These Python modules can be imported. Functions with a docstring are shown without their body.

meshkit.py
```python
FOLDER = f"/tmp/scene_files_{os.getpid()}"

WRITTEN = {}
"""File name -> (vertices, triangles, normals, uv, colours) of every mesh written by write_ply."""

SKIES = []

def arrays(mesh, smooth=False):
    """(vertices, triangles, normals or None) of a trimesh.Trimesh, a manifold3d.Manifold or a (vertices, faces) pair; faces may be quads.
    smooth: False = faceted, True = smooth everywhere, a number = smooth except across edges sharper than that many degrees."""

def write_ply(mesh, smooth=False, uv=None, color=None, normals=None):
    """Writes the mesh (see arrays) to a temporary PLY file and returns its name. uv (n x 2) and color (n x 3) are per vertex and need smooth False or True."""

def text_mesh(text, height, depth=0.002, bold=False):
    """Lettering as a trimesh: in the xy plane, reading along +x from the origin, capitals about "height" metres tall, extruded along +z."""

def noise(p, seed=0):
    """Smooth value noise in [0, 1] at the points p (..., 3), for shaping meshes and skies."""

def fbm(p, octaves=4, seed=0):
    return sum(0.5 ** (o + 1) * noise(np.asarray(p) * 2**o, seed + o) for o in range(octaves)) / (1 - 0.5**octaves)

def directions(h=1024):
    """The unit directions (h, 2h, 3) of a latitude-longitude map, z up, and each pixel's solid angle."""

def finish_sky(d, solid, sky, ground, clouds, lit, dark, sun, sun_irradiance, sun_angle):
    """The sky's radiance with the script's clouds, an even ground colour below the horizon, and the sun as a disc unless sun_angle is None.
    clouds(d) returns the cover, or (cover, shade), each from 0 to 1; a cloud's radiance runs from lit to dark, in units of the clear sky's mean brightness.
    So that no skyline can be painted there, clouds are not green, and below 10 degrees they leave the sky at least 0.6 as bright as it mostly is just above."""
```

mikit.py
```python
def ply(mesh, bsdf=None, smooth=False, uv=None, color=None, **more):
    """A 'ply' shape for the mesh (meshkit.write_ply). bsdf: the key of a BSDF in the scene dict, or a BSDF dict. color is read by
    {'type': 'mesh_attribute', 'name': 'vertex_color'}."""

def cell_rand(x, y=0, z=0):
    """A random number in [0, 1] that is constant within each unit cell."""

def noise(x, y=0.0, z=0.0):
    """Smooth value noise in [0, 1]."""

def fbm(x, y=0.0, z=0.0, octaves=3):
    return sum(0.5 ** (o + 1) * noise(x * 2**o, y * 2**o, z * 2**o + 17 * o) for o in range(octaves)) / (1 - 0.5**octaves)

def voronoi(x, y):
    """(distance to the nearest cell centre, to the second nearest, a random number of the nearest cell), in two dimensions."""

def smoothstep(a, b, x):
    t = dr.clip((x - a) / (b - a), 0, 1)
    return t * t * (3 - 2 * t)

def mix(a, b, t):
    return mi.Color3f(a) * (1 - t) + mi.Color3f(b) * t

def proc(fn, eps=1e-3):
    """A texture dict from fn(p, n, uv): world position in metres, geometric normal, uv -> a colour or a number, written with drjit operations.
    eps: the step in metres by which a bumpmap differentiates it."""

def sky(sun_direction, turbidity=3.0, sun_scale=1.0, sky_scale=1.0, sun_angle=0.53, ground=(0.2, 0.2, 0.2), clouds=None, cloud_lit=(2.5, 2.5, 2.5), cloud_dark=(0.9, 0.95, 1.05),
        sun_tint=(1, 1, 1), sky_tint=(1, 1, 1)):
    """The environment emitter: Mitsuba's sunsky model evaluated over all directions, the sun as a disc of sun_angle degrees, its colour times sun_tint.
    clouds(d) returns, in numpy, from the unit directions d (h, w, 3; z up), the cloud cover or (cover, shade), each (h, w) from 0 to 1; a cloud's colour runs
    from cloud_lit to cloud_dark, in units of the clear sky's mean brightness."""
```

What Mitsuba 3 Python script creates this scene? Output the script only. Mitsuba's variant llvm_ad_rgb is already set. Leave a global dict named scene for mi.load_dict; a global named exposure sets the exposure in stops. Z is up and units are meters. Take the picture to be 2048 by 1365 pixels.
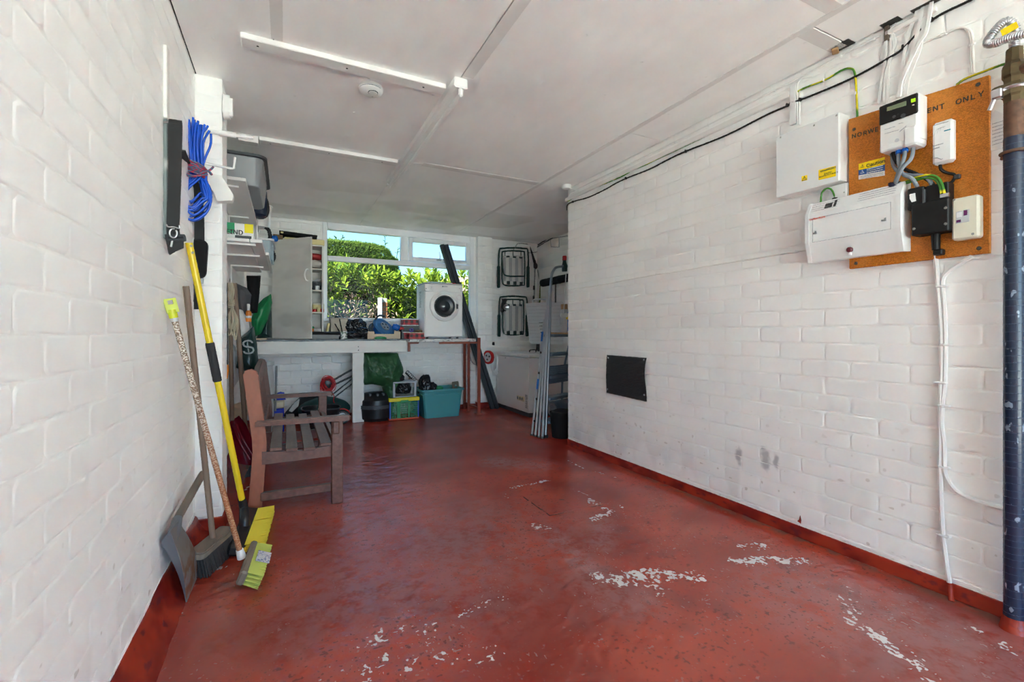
import math, random
import numpy as np, trimesh
import mitsuba as mi, drjit as dr
import mikit, meshkit
from mikit import noise, fbm, smoothstep, mix, voronoi, cell_rand
from shapely.geometry import Polygon, LineString, Point, box as sbox
from shapely.ops import unary_union
import shapely
T = mi.ScalarTransform4f
R = random.Random(7)
N = np.random.default_rng(7)
scene, labels = {}, {}

# ---------------------------------------------------------------- camera, sky, exposure
F, TH, V0, H = 905.4, 0.46353, 666.2, 1.10          # focal length and horizon of a 2048 x 1365 picture, yaw, eye height
CT, ST = math.cos(TH), math.sin(TH)
scene['camera'] = {'type': 'perspective', 'fov': 2 * math.degrees(math.atan(1024 / F)), 'fov_axis': 'x', 'near_clip': 0.02, 'far_clip': 400.0,
                   'principal_point_offset_y': (682.5 - V0) / 1365.0,
                   'to_world': T().look_at(origin=[0, 0, H], target=[ST, CT, H], up=[0, 0, 1])}
SUN = (-0.62, -0.16, 0.72)
scene['sky'] = mikit.sky(SUN, turbidity=3.2, sun_scale=1.5, sky_scale=0.55, ground=(0.4, 0.4, 0.39), sky_tint=(0.71, 1.0, 1.13), sun_tint=(0.74, 0.98, 1.12))
exposure = 5.4
GLASS_T = 0.46


def ray(u, v):
    a, b = (u - 1024) / F, (V0 - v) / F
    return np.array([a * CT + ST, CT - a * ST, b])


EYE = np.array([0, 0, H])


def on_z(u, v, z=0.0):
    d = ray(u, v)
    return EYE + d * ((z - H) / d[2])


def on_x(u, v, x):
    d = ray(u, v)
    return EYE + d * (x / d[0])


def on_y(u, v, y):
    d = ray(u, v)
    return EYE + d * (y / d[1])


# ---------------------------------------------------------------- mesh helpers
def M(v, f):
    return trimesh.Trimesh(np.asarray(v, float), np.asarray(f, int), process=False)


def join(*ms):
    ms = [m for x in ms for m in (x if isinstance(x, (list, tuple)) else [x])]
    return trimesh.util.concatenate(ms)


def box(c, s, b=0.0):
    """A box at centre c with sizes s, its edges chamfered by b."""
    c, h = np.asarray(c, float), np.asarray(s, float) / 2
    b = min(b, 0.45 * 2 * min(h))
    if b <= 0:
        m = trimesh.creation.box(2 * h)
        m.apply_translation(c)
        return m
    pts = []
    for sx in (-1, 1):
        for sy in (-1, 1):
            for sz in (-1, 1):
                sg = np.array([sx, sy, sz])
                for k in range(3):
                    p = h - b
                    p = p.copy()
                    p[k] = h[k]
                    pts.append(sg * p)
    m = trimesh.convex.convex_hull(np.array(pts))
    m.apply_translation(c)
    return m


def bb(x0, x1, y0, y1, z0, z1, b=0.0):
    return box(((x0 + x1) / 2, (y0 + y1) / 2, (z0 + z1) / 2), (abs(x1 - x0), abs(y1 - y0), abs(z1 - z0)), b)


def smooth_path(pts, n=8):
    """Catmull-Rom through the points."""
    p = np.asarray(pts, float)
    if len(p) < 3:
        return p
    q = np.vstack([2 * p[0] - p[1], p, 2 * p[-1] - p[-2]])
    out = []
    for i in range(1, len(q) - 2):
        a, b, c, d = q[i - 1], q[i], q[i + 1], q[i + 2]
        for t in np.arange(n) / n:
            out.append(0.5 * (2 * b + (c - a) * t + (2 * a - 5 * b + 4 * c - d) * t * t + (3 * b - a - 3 * c + d) * t ** 3))
    out.append(p[-1])
    return np.array(out)


def tube(pts, r, sides=10, smooth=0, caps=True):
    p = smooth_path(pts, smooth) if smooth else np.asarray(pts, float)
    r = np.broadcast_to(np.asarray(r, float), (len(p),)) if np.ndim(r) == 0 or len(np.atleast_1d(r)) == len(p) else np.interp(np.linspace(0, 1, len(p)), np.linspace(0, 1, len(r)), r)
    t = np.gradient(p, axis=0)
    t /= np.linalg.norm(t, axis=1, keepdims=True) + 1e-12
    a = np.cross(t[0], [0, 0, 1.0] if abs(t[0][2]) < 0.9 else [1.0, 0, 0])
    A = []
    for i in range(len(p)):
        a = a - t[i] * (a @ t[i])
        a = a / (np.linalg.norm(a) + 1e-12)
        A.append(a)
    A = np.array(A)
    B = np.cross(t, A)
    g = np.arange(sides) * 2 * np.pi / sides
    v = p[:, None] + r[:, None, None] * (np.cos(g)[None, :, None] * A[:, None] + np.sin(g)[None, :, None] * B[:, None])
    n = len(p)
    i, j = np.meshgrid(np.arange(n - 1), np.arange(sides), indexing='ij')
    q = np.stack([i * sides + j, i * sides + (j + 1) % sides, (i + 1) * sides + (j + 1) % sides, (i + 1) * sides + j], -1).reshape(-1, 4)
    f = np.vstack([q[:, [0, 1, 2]], q[:, [0, 2, 3]]])
    v = v.reshape(-1, 3)
    if caps:
        k = len(v)
        v = np.vstack([v, p[:1], p[-1:]])
        jj = np.arange(sides)
        f = np.vstack([f, np.stack([np.full(sides, k), (jj + 1) % sides, jj], 1),
                       np.stack([np.full(sides, k + 1), (n - 1) * sides + jj, (n - 1) * sides + (jj + 1) % sides], 1)])
    return M(v, f)


def ribbon(pts, w, th, side, smooth=0):
    """A flat strap along the points: width w along the direction side, thickness th."""
    p = smooth_path(pts, smooth) if smooth else np.asarray(pts, float)
    t = np.gradient(p, axis=0)
    t /= np.linalg.norm(t, axis=1, keepdims=True) + 1e-12
    s = np.broadcast_to(np.asarray(side, float), p.shape)
    s = s - t * (s * t).sum(1, keepdims=True)
    s /= np.linalg.norm(s, axis=1, keepdims=True) + 1e-12
    n = np.cross(t, s)
    w = np.broadcast_to(w, (len(p),))[:, None] if np.ndim(w) == 0 else np.interp(np.linspace(0, 1, len(p)), np.linspace(0, 1, len(w)), w)[:, None]
    ring = np.stack([p + s * w / 2 + n * th / 2, p - s * w / 2 + n * th / 2, p - s * w / 2 - n * th / 2, p + s * w / 2 - n * th / 2], 1)
    k = len(p)
    f = []
    for i in range(k - 1):
        for j in range(4):
            a, b = i * 4 + j, i * 4 + (j + 1) % 4
            f += [[a, b, b + 4], [a, b + 4, a + 4]]
    f += [[0, 2, 1], [0, 3, 2], [(k - 1) * 4, (k - 1) * 4 + 1, (k - 1) * 4 + 2], [(k - 1) * 4, (k - 1) * 4 + 2, (k - 1) * 4 + 3]]
    m = M(ring.reshape(-1, 3), f)
    m.fix_normals()
    return m


def lathe(prof, n=24, origin=(0, 0, 0), axis=(0, 0, 1)):
    """Profile (r, h) turned about the axis."""
    prof = np.asarray(prof, float)
    g = np.arange(n) * 2 * np.pi / n
    v = np.stack([prof[:, 0][:, None] * np.cos(g), prof[:, 0][:, None] * np.sin(g), np.repeat(prof[:, 1][:, None], n, 1)], -1).reshape(-1, 3)
    i, j = np.meshgrid(np.arange(len(prof) - 1), np.arange(n), indexing='ij')
    q = np.stack([i * n + j, i * n + (j + 1) % n, (i + 1) * n + (j + 1) % n, (i + 1) * n + j], -1).reshape(-1, 4)
    f = np.vstack([q[:, [0, 1, 2]], q[:, [0, 2, 3]]])
    m = M(v, f)
    z = np.asarray(axis, float) / np.linalg.norm(axis)
    x = np.cross([0, 1, 0] if abs(z[1]) < 0.9 else [1, 0, 0], z)
    x /= np.linalg.norm(x)
    return place(m, origin, x, np.cross(z, x), z)


def place(m, o, x, y=None, z=None):
    """The mesh carried from its own axes to the origin o and the axes x, y, z."""
    m = m.copy()
    x = np.asarray(x, float) / np.linalg.norm(x)
    if z is None:
        z = np.cross(x, y)
    z = np.asarray(z, float) / np.linalg.norm(z)
    y = np.cross(z, x)
    A = np.eye(4)
    A[:3, 0], A[:3, 1], A[:3, 2], A[:3, 3] = x, y, z, o
    m.apply_transform(A)
    return m


def extrude(poly, h, b=0.0):
    """Polygon in xy extruded along z from 0 to h, the upper edge bevelled by b."""
    polys = [p for p in getattr(poly, 'geoms', [poly]) if not p.is_empty]
    b = min(b, h * 0.5)
    out = []
    for p in polys:
        if b <= 0:
            out.append(trimesh.creation.extrude_polygon(p, h, engine='earcut'))
        else:
            out.append(trimesh.creation.extrude_polygon(p, h - b, engine='earcut'))
            q = p.buffer(-b * 0.9, join_style=2)
            for g in getattr(q, 'geoms', [q]):
                if g.is_empty:
                    continue
                m = trimesh.creation.extrude_polygon(g, b, engine='earcut')
                m.apply_translation([0, 0, h - b])
                out.append(m)
    return join(out)


def rrect(w, h, r, n=5):
    return sbox(-w / 2 + r, -h / 2 + r, w / 2 - r, h / 2 - r).buffer(r, quad_segs=n)


def rbox(w, d, h, r=0.02, b=0.004, taper=0.0):
    """A box standing on z = 0 with rounded upright edges; taper narrows it towards the bottom."""
    p = np.array(rrect(w, d, r).exterior.coords)[:-1]
    rings = []
    for z, s in ((0, -b), (b, 0), (h - b, 0), (h, -b)):
        k = 1 - taper * (1 - z / h)
        q = p * k
        q = q + np.sign(q) * s
        rings.append(np.column_stack([q, np.full(len(q), z)]))
    n = len(p)
    v = np.vstack(rings + [[[0, 0, 0]], [[0, 0, h]]])
    f = []
    for i in range(3):
        for j in range(n):
            a, c = i * n + j, i * n + (j + 1) % n
            f += [[a, c, c + n], [a, c + n, a + n]]
    for j in range(n):
        f += [[4 * n, (j + 1) % n, j], [4 * n + 1, 3 * n + j, 3 * n + (j + 1) % n]]
    m = M(v, f)
    m.fix_normals()
    return m


def bag(c, s, seed=0, amp=0.25, freq=6.0, sub=4, flat=True, sharp=1.0):
    """A crumpled lump: an icosphere pushed about by ridged noise."""
    m = trimesh.creation.icosphere(subdivisions=sub)
    v = m.vertices.copy()
    n1 = meshkit.fbm(v * freq * 0.35 + 11, 3, seed)
    n2 = 1 - np.abs(2 * meshkit.fbm(v * freq * 0.6 + 5, 3, seed + 9) - 1)
    v = v * (1 + amp * (n1 - 0.5) * 2 + sharp * amp * 0.7 * (n2 - 0.75))[:, None]
    if flat:
        v[:, 2] = np.maximum(v[:, 2], -0.72)
    v = v * np.asarray(s) / 2
    m = M(v, m.faces)
    m.apply_translation(c)
    return m


# ---------------------------------------------------------------- scene helpers
def numbered(name):
    if name not in scene and name not in labels and not any(k.startswith(name + '__') for k in scene):
        return name
    i = 1
    while True:
        k = f'{name}_{i:03d}'
        if k not in labels and k not in scene:
            return k
        i += 1


def thing(name, label, cat, group=None, kind=None):
    key = numbered(name)
    labels[key] = {'label': label, 'category': cat}
    if group:
        labels[key]['group'] = group
    if kind:
        labels[key]['kind'] = kind
    return key


def solo(name, label, cat, mesh, mat, smooth=35, group=None, kind=None):
    key = thing(name, label, cat, group, kind)
    scene[key] = mikit.ply(mesh, mat, smooth)
    return key


def part(parent, name, mesh, mat, smooth=35, label=None, kind=None):
    base = parent + '__' + name
    key, i = base, 1
    while key in scene or key in labels:
        key = f'{base}_{i:03d}'
        i += 1
    scene[key] = mesh if isinstance(mesh, dict) else mikit.ply(mesh, mat, smooth)
    if label or kind:
        labels[key] = {}
        if label:
            labels[key]['label'] = label
        if kind:
            labels[key]['kind'] = kind
    return key


def struct(name, mesh, mat, smooth=False, label=None):
    scene[name] = mikit.ply(mesh, mat, smooth)
    labels[name] = {'kind': 'structure', 'label': label or name.replace('_', ' '), 'category': name.split('_')[0]}
    return name


def mat(name, color, rough=0.5, metal=0.0, spec=0.5, bump=None, scale=1.0, coat=0.0, eps=1e-3, **more):
    col = mikit.proc(color) if callable(color) else {'type': 'rgb', 'value': list(color)}
    b = {'type': 'principled', 'base_color': col, 'roughness': rough if not callable(rough) else mikit.proc(rough), 'metallic': metal, 'specular': spec, **more}
    if coat:
        b['clearcoat'] = coat
        b['clearcoat_gloss'] = 0.85
    if bump:
        b = {'type': 'bumpmap', 'arbitrary': mikit.proc(bump, eps), 'scale': scale, 'bsdf': b}
    scene[name] = {'type': 'twosided', 'bsdf': b}
    return name


def srgb(r, g, b):
    return tuple(((c / 255 + 0.055) / 1.055) ** 2.4 if c > 10 else c / 255 / 12.92 for c in (r, g, b))

# ---------------------------------------------------------------- the room's main planes (metres; x to the right, y into the garage)
XL, XR, XA = -0.441, 2.472, 3.54        # left wall, right wall, right wall of the alcove
YF, YP, YE, YB = -3.4, 2.957, 3.72, 6.2  # doorway, front of the left pier, end of the right wall, back wall
ZC = 2.505                                # ceiling
XP = -0.311                               # inner face of the left pier


# ---------------------------------------------------------------- materials of the room
MARKS = []
for u0_, v0_, ry_, rz_ in ((1478, 912, 0.030, 0.075), (1530, 918, 0.040, 0.085), (1553, 924, 0.022, 0.055)):
    q_ = on_x(u0_, v0_, XR)
    MARKS.append((float(q_[1]), float(q_[2]), ry_, rz_))


def paint_col(p, n, uv):
    a = noise(p.x * 1.6, p.y * 1.6, p.z * 1.6)
    b = fbm(p.x * 9 + 3, p.y * 9, p.z * 3.5, 2)
    c = mix((0.835, 0.825, 0.80), (0.88, 0.87, 0.85), smoothstep(0.2, 0.8, a)) * (0.965 + 0.06 * b)
    d = fbm(p.x * 30, p.y * 30, p.z * 30, 2)
    c = mix(c, (0.36, 0.30, 0.24), 0.5 * smoothstep(0.78, 0.84, d) * smoothstep(0.9, 0.1, p.z))
    c = mix(c, (0.50, 0.49, 0.47), 0.35 * smoothstep(0.55, 0.0, p.z) * smoothstep(0.45, 0.62, b))
    n1 = d
    for my, mz, ry, rz in MARKS:                                    # rubbed grey marks on the right wall
        d = dr.sqrt(dr.square((p.y - my) / ry) + dr.square((p.z - mz) / rz))
        c = mix(c, (0.30, 0.30, 0.31), 0.75 * smoothstep(1.0, 0.3, d + 0.9 * (n1 - 0.5)) * dr.select(p.x > 2.3, mi.Float(1), mi.Float(0)))
    return c


def paint_bump(p, n, uv):
    # brush strokes run along the wall, with fine pits of the brick under the paint
    return 0.4 * noise(p.x * 34, p.y * 34, p.z * 240) + 0.9 * fbm(p.x * 70 + 5, p.y * 70, p.z * 70, 2)


mat('mat_wall_paint', paint_col, 0.45, spec=0.35, bump=paint_bump, scale=0.0032)


def mortar_bump(p, n, uv):
    return noise(p.x * 110 + 5, p.y * 110, p.z * 110)


mat('mat_joint_paint', (0.85, 0.84, 0.815), 0.5, spec=0.3, bump=mortar_bump, scale=0.006)


def ceil_col(p, n, uv):
    a = noise(p.x * 1.6, p.y * 1.6, 0.3)
    c = mix((0.85, 0.84, 0.82), (0.885, 0.875, 0.86), smoothstep(0.3, 0.7, a))
    w = smoothstep(0.47, 0.6, fbm(p.x * 1.7 + 9, p.y * 2.6, 0.1, 2)) * smoothstep(3.9, 5.2, p.y)   # damp stains over the window
    return mix(c, (0.55, 0.53, 0.48), 0.35 * w) * (0.98 + 0.04 * noise(p.x * 18, p.y * 7))


mat('mat_ceiling', ceil_col, 0.38, spec=0.4, bump=lambda p, n, uv: noise(p.x * 2.2, p.y * 1.6, 0.5) * 5 + noise(p.x * 6, p.y * 5, 0.9) * 1.2, scale=0.004)
mat('mat_white_wood', (0.76, 0.745, 0.72), 0.4, spec=0.4, bump=lambda p, n, uv: fbm(p.x * 14, p.y * 14, p.z * 14, 3), scale=0.002)
mat('mat_dark_gap', (0.03, 0.028, 0.025), 0.9)
mat('mat_nail', (0.82, 0.81, 0.79), 0.4)

# places where the red floor paint is worn to the concrete: (from, to, radius, strength) traced on the floor
WORN = []


def worn(u0, v0, u1, v1, r, s, kind=0):
    a, b = on_z(u0, v0), on_z(u1, v1)
    WORN.append((a[0], a[1], b[0], b[1], r, s, kind))


worn(1025, 976, 1095, 961, 0.016, 0.95)
worn(1005, 986, 1018, 1000, 0.012, 0.7)
worn(1050, 1020, 1062, 1032, 0.014, 0.7)
worn(1128, 917, 1160, 934, 0.014, 0.75)
worn(1165, 936, 1236, 957, 0.012, 0.72)
worn(1138, 976, 1172, 990, 0.014, 0.72)
worn(1175, 1000, 1222, 1023, 0.026, 0.92)
worn(1222, 1023, 1188, 1040, 0.024, 0.98)
worn(1240, 1010, 1252, 1026, 0.018, 0.68)
worn(1070, 1049, 1092, 1059, 0.026, 1.0)
worn(1190, 1157, 1220, 1152, 0.036, 0.98)
worn(1230, 1158, 1300, 1150, 0.045, 1.05)
worn(1300, 1150, 1388, 1152, 0.045, 0.92)
worn(1318, 1190, 1325, 1188, 0.02, 0.85)
worn(1295, 1170, 1320, 1172, 0.025, 0.75)
worn(1485, 1093, 1525, 1091, 0.03, 0.95)
worn(1470, 1123, 1600, 1118, 0.034, 0.95)
worn(1600, 1122, 1690, 1150, 0.02, 0.62)
worn(1690, 1180, 1705, 1240, 0.035, 0.76)
worn(1720, 1255, 1790, 1290, 0.04, 0.80)
worn(1780, 1290, 1850, 1350, 0.04, 0.85)
worn(1950, 1260, 2040, 1310, 0.035, 0.74)
worn(915, 1226, 1005, 1196, 0.018, 0.78)
worn(760, 1275, 850, 1262, 0.06, 0.66)
worn(740, 1330, 800, 1325, 0.06, 0.70)
worn(640, 1350, 760, 1360, 0.05, 0.6)
worn(860, 1320, 1000, 1300, 0.05, 0.58)
worn(400, 1175, 460, 1150, 0.03, 0.62)
worn(340, 1240, 380, 1215, 0.04, 0.60)
worn(480, 985, 520, 960, 0.025, 0.66)
worn(430, 1138, 445, 1134, 0.02, 0.8)
# softer grey drag marks, worn thin but not through
worn(1092, 1060, 1180, 1142, 0.05, 0.72, 1)
worn(1200, 1045, 1205, 1090, 0.05, 0.55, 1)
worn(1200, 1165, 1260, 1200, 0.10, 0.5, 1)
worn(1000, 925, 1080, 930, 0.10, 0.5, 1)
worn(760, 1180, 1000, 1080, 0.35, 0.42, 1)
worn(700, 980, 800, 1090, 0.30, 0.40, 1)
worn(1650, 1200, 1980, 1320, 0.22, 0.5, 1)


def floor_mask(p):
    n1 = fbm(p.x * 23, p.y * 23, 0.2, 2)
    n3 = fbm(p.x * 85 + 3, p.y * 85, 1.7, 2)
    chip, soft = mi.Float(0), mi.Float(0)
    wx, wy = p.x + 0.03 * (n1 - 0.5), p.y + 0.03 * (n3 - 0.5)
    for ax, ay, bx, by, r, s, kind in WORN:
        dx, dy = bx - ax, by - ay
        k = 1.0 / (dx * dx + dy * dy + 1e-9)
        t = dr.clip((wx - ax) * (dx * k) + (wy - ay) * (dy * k), 0, 1)
        d2 = dr.square(wx - ax - t * dx) + dr.square(wy - ay - t * dy)
        g = s * dr.maximum(0.0, 1.0 - d2 * (1.0 / (4.6 * r * r)))
        if kind:
            soft = dr.maximum(soft, g)
        else:
            chip = dr.maximum(chip, g)
    m = smoothstep(0.50, 0.60, chip * (0.56 + 1.7 * (n3 - 0.5) + 0.9 * (n1 - 0.5)))
    return m, soft, n1, n3


def floor_col(p, n, uv):
    m, soft, n1, n3 = floor_mask(p)
    a = fbm(p.x * 2.6, p.y * 2.6, 0.9, 2)
    b = noise(p.x * 9 + 3, p.y * 9, 0.4)
    c = mix((0.215, 0.024, 0.014), (0.335, 0.047, 0.027), smoothstep(0.25, 0.75, a))
    c = mix(c, (0.18, 0.042, 0.038), 0.6 * smoothstep(0.6, 0.85, b))
    c = mix(c, (0.27, 0.15, 0.155), soft * smoothstep(0.3, 0.7, 0.6 * n1 + 0.5 * (1 - n3)))
    c = mix(c, (0.085, 0.025, 0.02), 0.6 * smoothstep(0.36, 0.26, n3) * smoothstep(0.40, 0.6, a))
    fine = smoothstep(0.68, 0.76, n3) * smoothstep(0.35, 0.7, b) * smoothstep(3.2, 1.6, p.y)
    c = mix(c, (0.30, 0.25, 0.25), 0.55 * fine)
    dirt = smoothstep(0.09, 0.02, XR - p.x) * smoothstep(0.35, 0.6, n1) * smoothstep(3.4, 2.2, p.y)
    c = mix(c, (0.13, 0.10, 0.075), 0.7 * dirt)
    return mix(c, mix((0.44, 0.43, 0.45), (0.60, 0.58, 0.57), n1), m)


def floor_bump(p, n, uv):
    return fbm(p.x * 45, p.y * 80, 0.4, 2)


def floor_rough(p, n, uv):
    return 0.14 + 0.15 * noise(p.x * 7, p.y * 7, 2.2)


mat('mat_floor', floor_col, floor_rough, spec=0.75, coat=0.6, bump=floor_bump, scale=0.0042, eps=2e-3)


def red_col(p, n, uv):
    a = fbm(p.x * 9, p.y * 9, p.z * 9, 3)
    c = mix((0.17, 0.014, 0.010), (0.30, 0.030, 0.014), smoothstep(0.3, 0.7, a))
    return mix(c, (0.10, 0.02, 0.03), 0.7 * smoothstep(0.6, 0.72, fbm(p.x * 20 + 7, p.y * 20, p.z * 30, 3)))


mat('mat_red_paint', red_col, 0.3, spec=0.5, bump=lambda p, n, uv: fbm(p.x * 60, p.y * 60, p.z * 60, 3), scale=0.004)


def concrete_col(p, n, uv):
    a = fbm(p.x * 3, p.y * 3, p.z * 3, 4)
    return mix((0.52, 0.52, 0.50), (0.60, 0.60, 0.58), a)


mat('mat_concrete', concrete_col, 0.85, spec=0.2)
mat('mat_soil', lambda p, n, uv: mix((0.05, 0.07, 0.02), (0.12, 0.14, 0.05), fbm(p.x * 5, p.y * 5, p.z * 5, 4)), 0.95, spec=0.1)
mat('mat_upvc', (0.80, 0.81, 0.82), 0.25, spec=0.5)
mat('mat_screw', (0.35, 0.34, 0.32), 0.35, metal=0.9)
mat('mat_black_screw', (0.05, 0.045, 0.04), 0.5)

# ---------------------------------------------------------------- floor, ceiling, walls
gx_, gy_ = np.arange(-0.46, 2.4901, 0.0125), np.arange(0.7, 6.2101, 0.0125)
GX, GY_ = np.meshgrid(gx_, gy_, indexing='ij')
gp0 = np.column_stack([GX.ravel(), GY_.ravel(), np.zeros(GX.size)])
patch = np.clip((meshkit.fbm(gp0 * 2.2 + 3, 2, 5) - 0.35) / 0.3, 0, 1)
hz_ = 0.0065 * (meshkit.fbm(gp0 * [13, 24, 1], 2, 1) - 0.5) + 0.0050 * (0.35 + patch) * (meshkit.fbm(gp0 * [30, 52, 1], 2, 2) - 0.5)
gi, gj = np.meshgrid(np.arange(len(gx_) - 1), np.arange(len(gy_) - 1), indexing='ij')
a_ = (gi * len(gy_) + gj).ravel()
quads = np.stack([a_, a_ + len(gy_), a_ + len(gy_) + 1, a_ + 1], 1)
floor_top = M(np.column_stack([gp0[:, :2], hz_]), np.vstack([quads[:, [0, 1, 2]], quads[:, [0, 2, 3]]]))
struct('floor', join(floor_top, bb(XL - 0.2, XA + 0.2, YF, YB + 0.2, -0.12, -0.004), bb(XL - 0.2, XA + 0.2, YF, 0.7, -0.004, 0.0), bb(2.49, XA + 0.2, 0.7, YB + 0.2, -0.004, 0.0)), 'mat_floor', 40, label='red painted concrete floor, scuffed to white in places')
struct('ground', join(bb(-14, 16, -16, YF, -0.14, -0.012), ), 'mat_concrete', label='grey concrete drive in front of the garage')
struct('ground_garden', bb(-25, 30, YB + 0.2, 60, -0.2, -0.02), 'mat_soil', label='garden ground behind the garage')

W = 0.12
gap = 0.0
struct('wall_left', join(bb(XL - W, XL, YF, YB + W, 0, ZC + 0.1)), 'mat_joint_paint', label='white painted brick wall on the left')
struct('wall_pier', join(bb(XL, XP - 0.004, YP + 0.004, YP + 0.225, 0, ZC)), 'mat_joint_paint', label='white painted brick pier on the left wall')
struct('wall_right', join(bb(XR, XR + W, YF, YE - 0.004, 0, ZC + 0.1)), 'mat_joint_paint', label='white painted brick wall on the right')
struct('wall_alcove', join(bb(XR + W, XA + W, YE - W, YE, 0, ZC + 0.1)), 'mat_joint_paint', label='return wall of the alcove')
struct('wall_alcove_side', join(bb(XA, XA + W, YE, YB + W, 0, ZC + 0.1)), 'mat_joint_paint', label='white painted side wall of the alcove')
WX0, WX1, WZ0 = 0.417, 2.478, 1.262                    # window opening, to the ceiling
struct('wall_back', join(bb(XL, WX0, YB, YB + 0.2, 0, ZC + 0.1), bb(WX0, WX1, YB, YB + 0.2, 0, WZ0), bb(WX1, XA, YB, YB + 0.2, 0, ZC + 0.1)), 'mat_joint_paint',
       label='white painted brick back wall around the window')
BPX0, BPX1, BPY = 2.497, 2.725, 6.10
struct('wall_back_pier', join(bb(BPX0 + 0.004, BPX1 - 0.004, BPY + 0.004, YB, 0, ZC)), 'mat_joint_paint', label='white painted pier right of the window')
struct('wall_front', join(bb(XL - W, XR + W, YF - 0.1, YF, 2.2, ZC + 0.1)), 'mat_joint_paint', label='lintel over the garage doorway')
struct('roof', bb(XL - 0.35, XA + 0.35, YF - 0.3, YB + 0.4, ZC + 0.1, ZC + 0.24), 'mat_concrete', label='flat garage roof')

# ceiling: sheets with open joints between them, strips over some joints
struct('ceiling', bb(XL - 0.02, XA + 0.02, YF, YB + 0.02, ZC + 0.012, ZC + 0.1), 'mat_dark_gap', label='white ceiling of painted sheets')
xs = [XL + 0.004, -0.053, 0.862, 2.152, XA]
rows = {0: [YF, 1.24, 2.49, 3.70, 4.92, YB], 1: [YF, 1.24, 2.49, 3.70, 4.92, YB], 2: [YF, 3.70, YB], 3: [YF, 1.24, 2.47, 3.70, 4.92, YB]}
rows[0] = [YF, 2.52, 3.70, 6.19]
rows[1] = [YF, 2.49, 3.70, 6.19]
rows[2] = [YF, 3.705, 6.19]
rows[3] = [YF, 1.24, 2.475, 3.70, 6.19]
for i in range(4):
    for j in range(len(rows[i]) - 1):
        x0, x1, y0, y1 = xs[i], xs[i + 1], rows[i][j], rows[i][j + 1]
        if i == 0 and y0 > 2.4:
            continue
        if i == 1 and y0 > 2.4:
            x0 = xs[0]
        if i == 3 and y0 < 3.6:
            x1 = XR - 0.005
        g = 0.0028
        part('ceiling', 'panel', bb(x0 + g, x1 - g, y0 + g, y1 - g, ZC, ZC + 0.014, 0.002), 'mat_ceiling', False)
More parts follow.
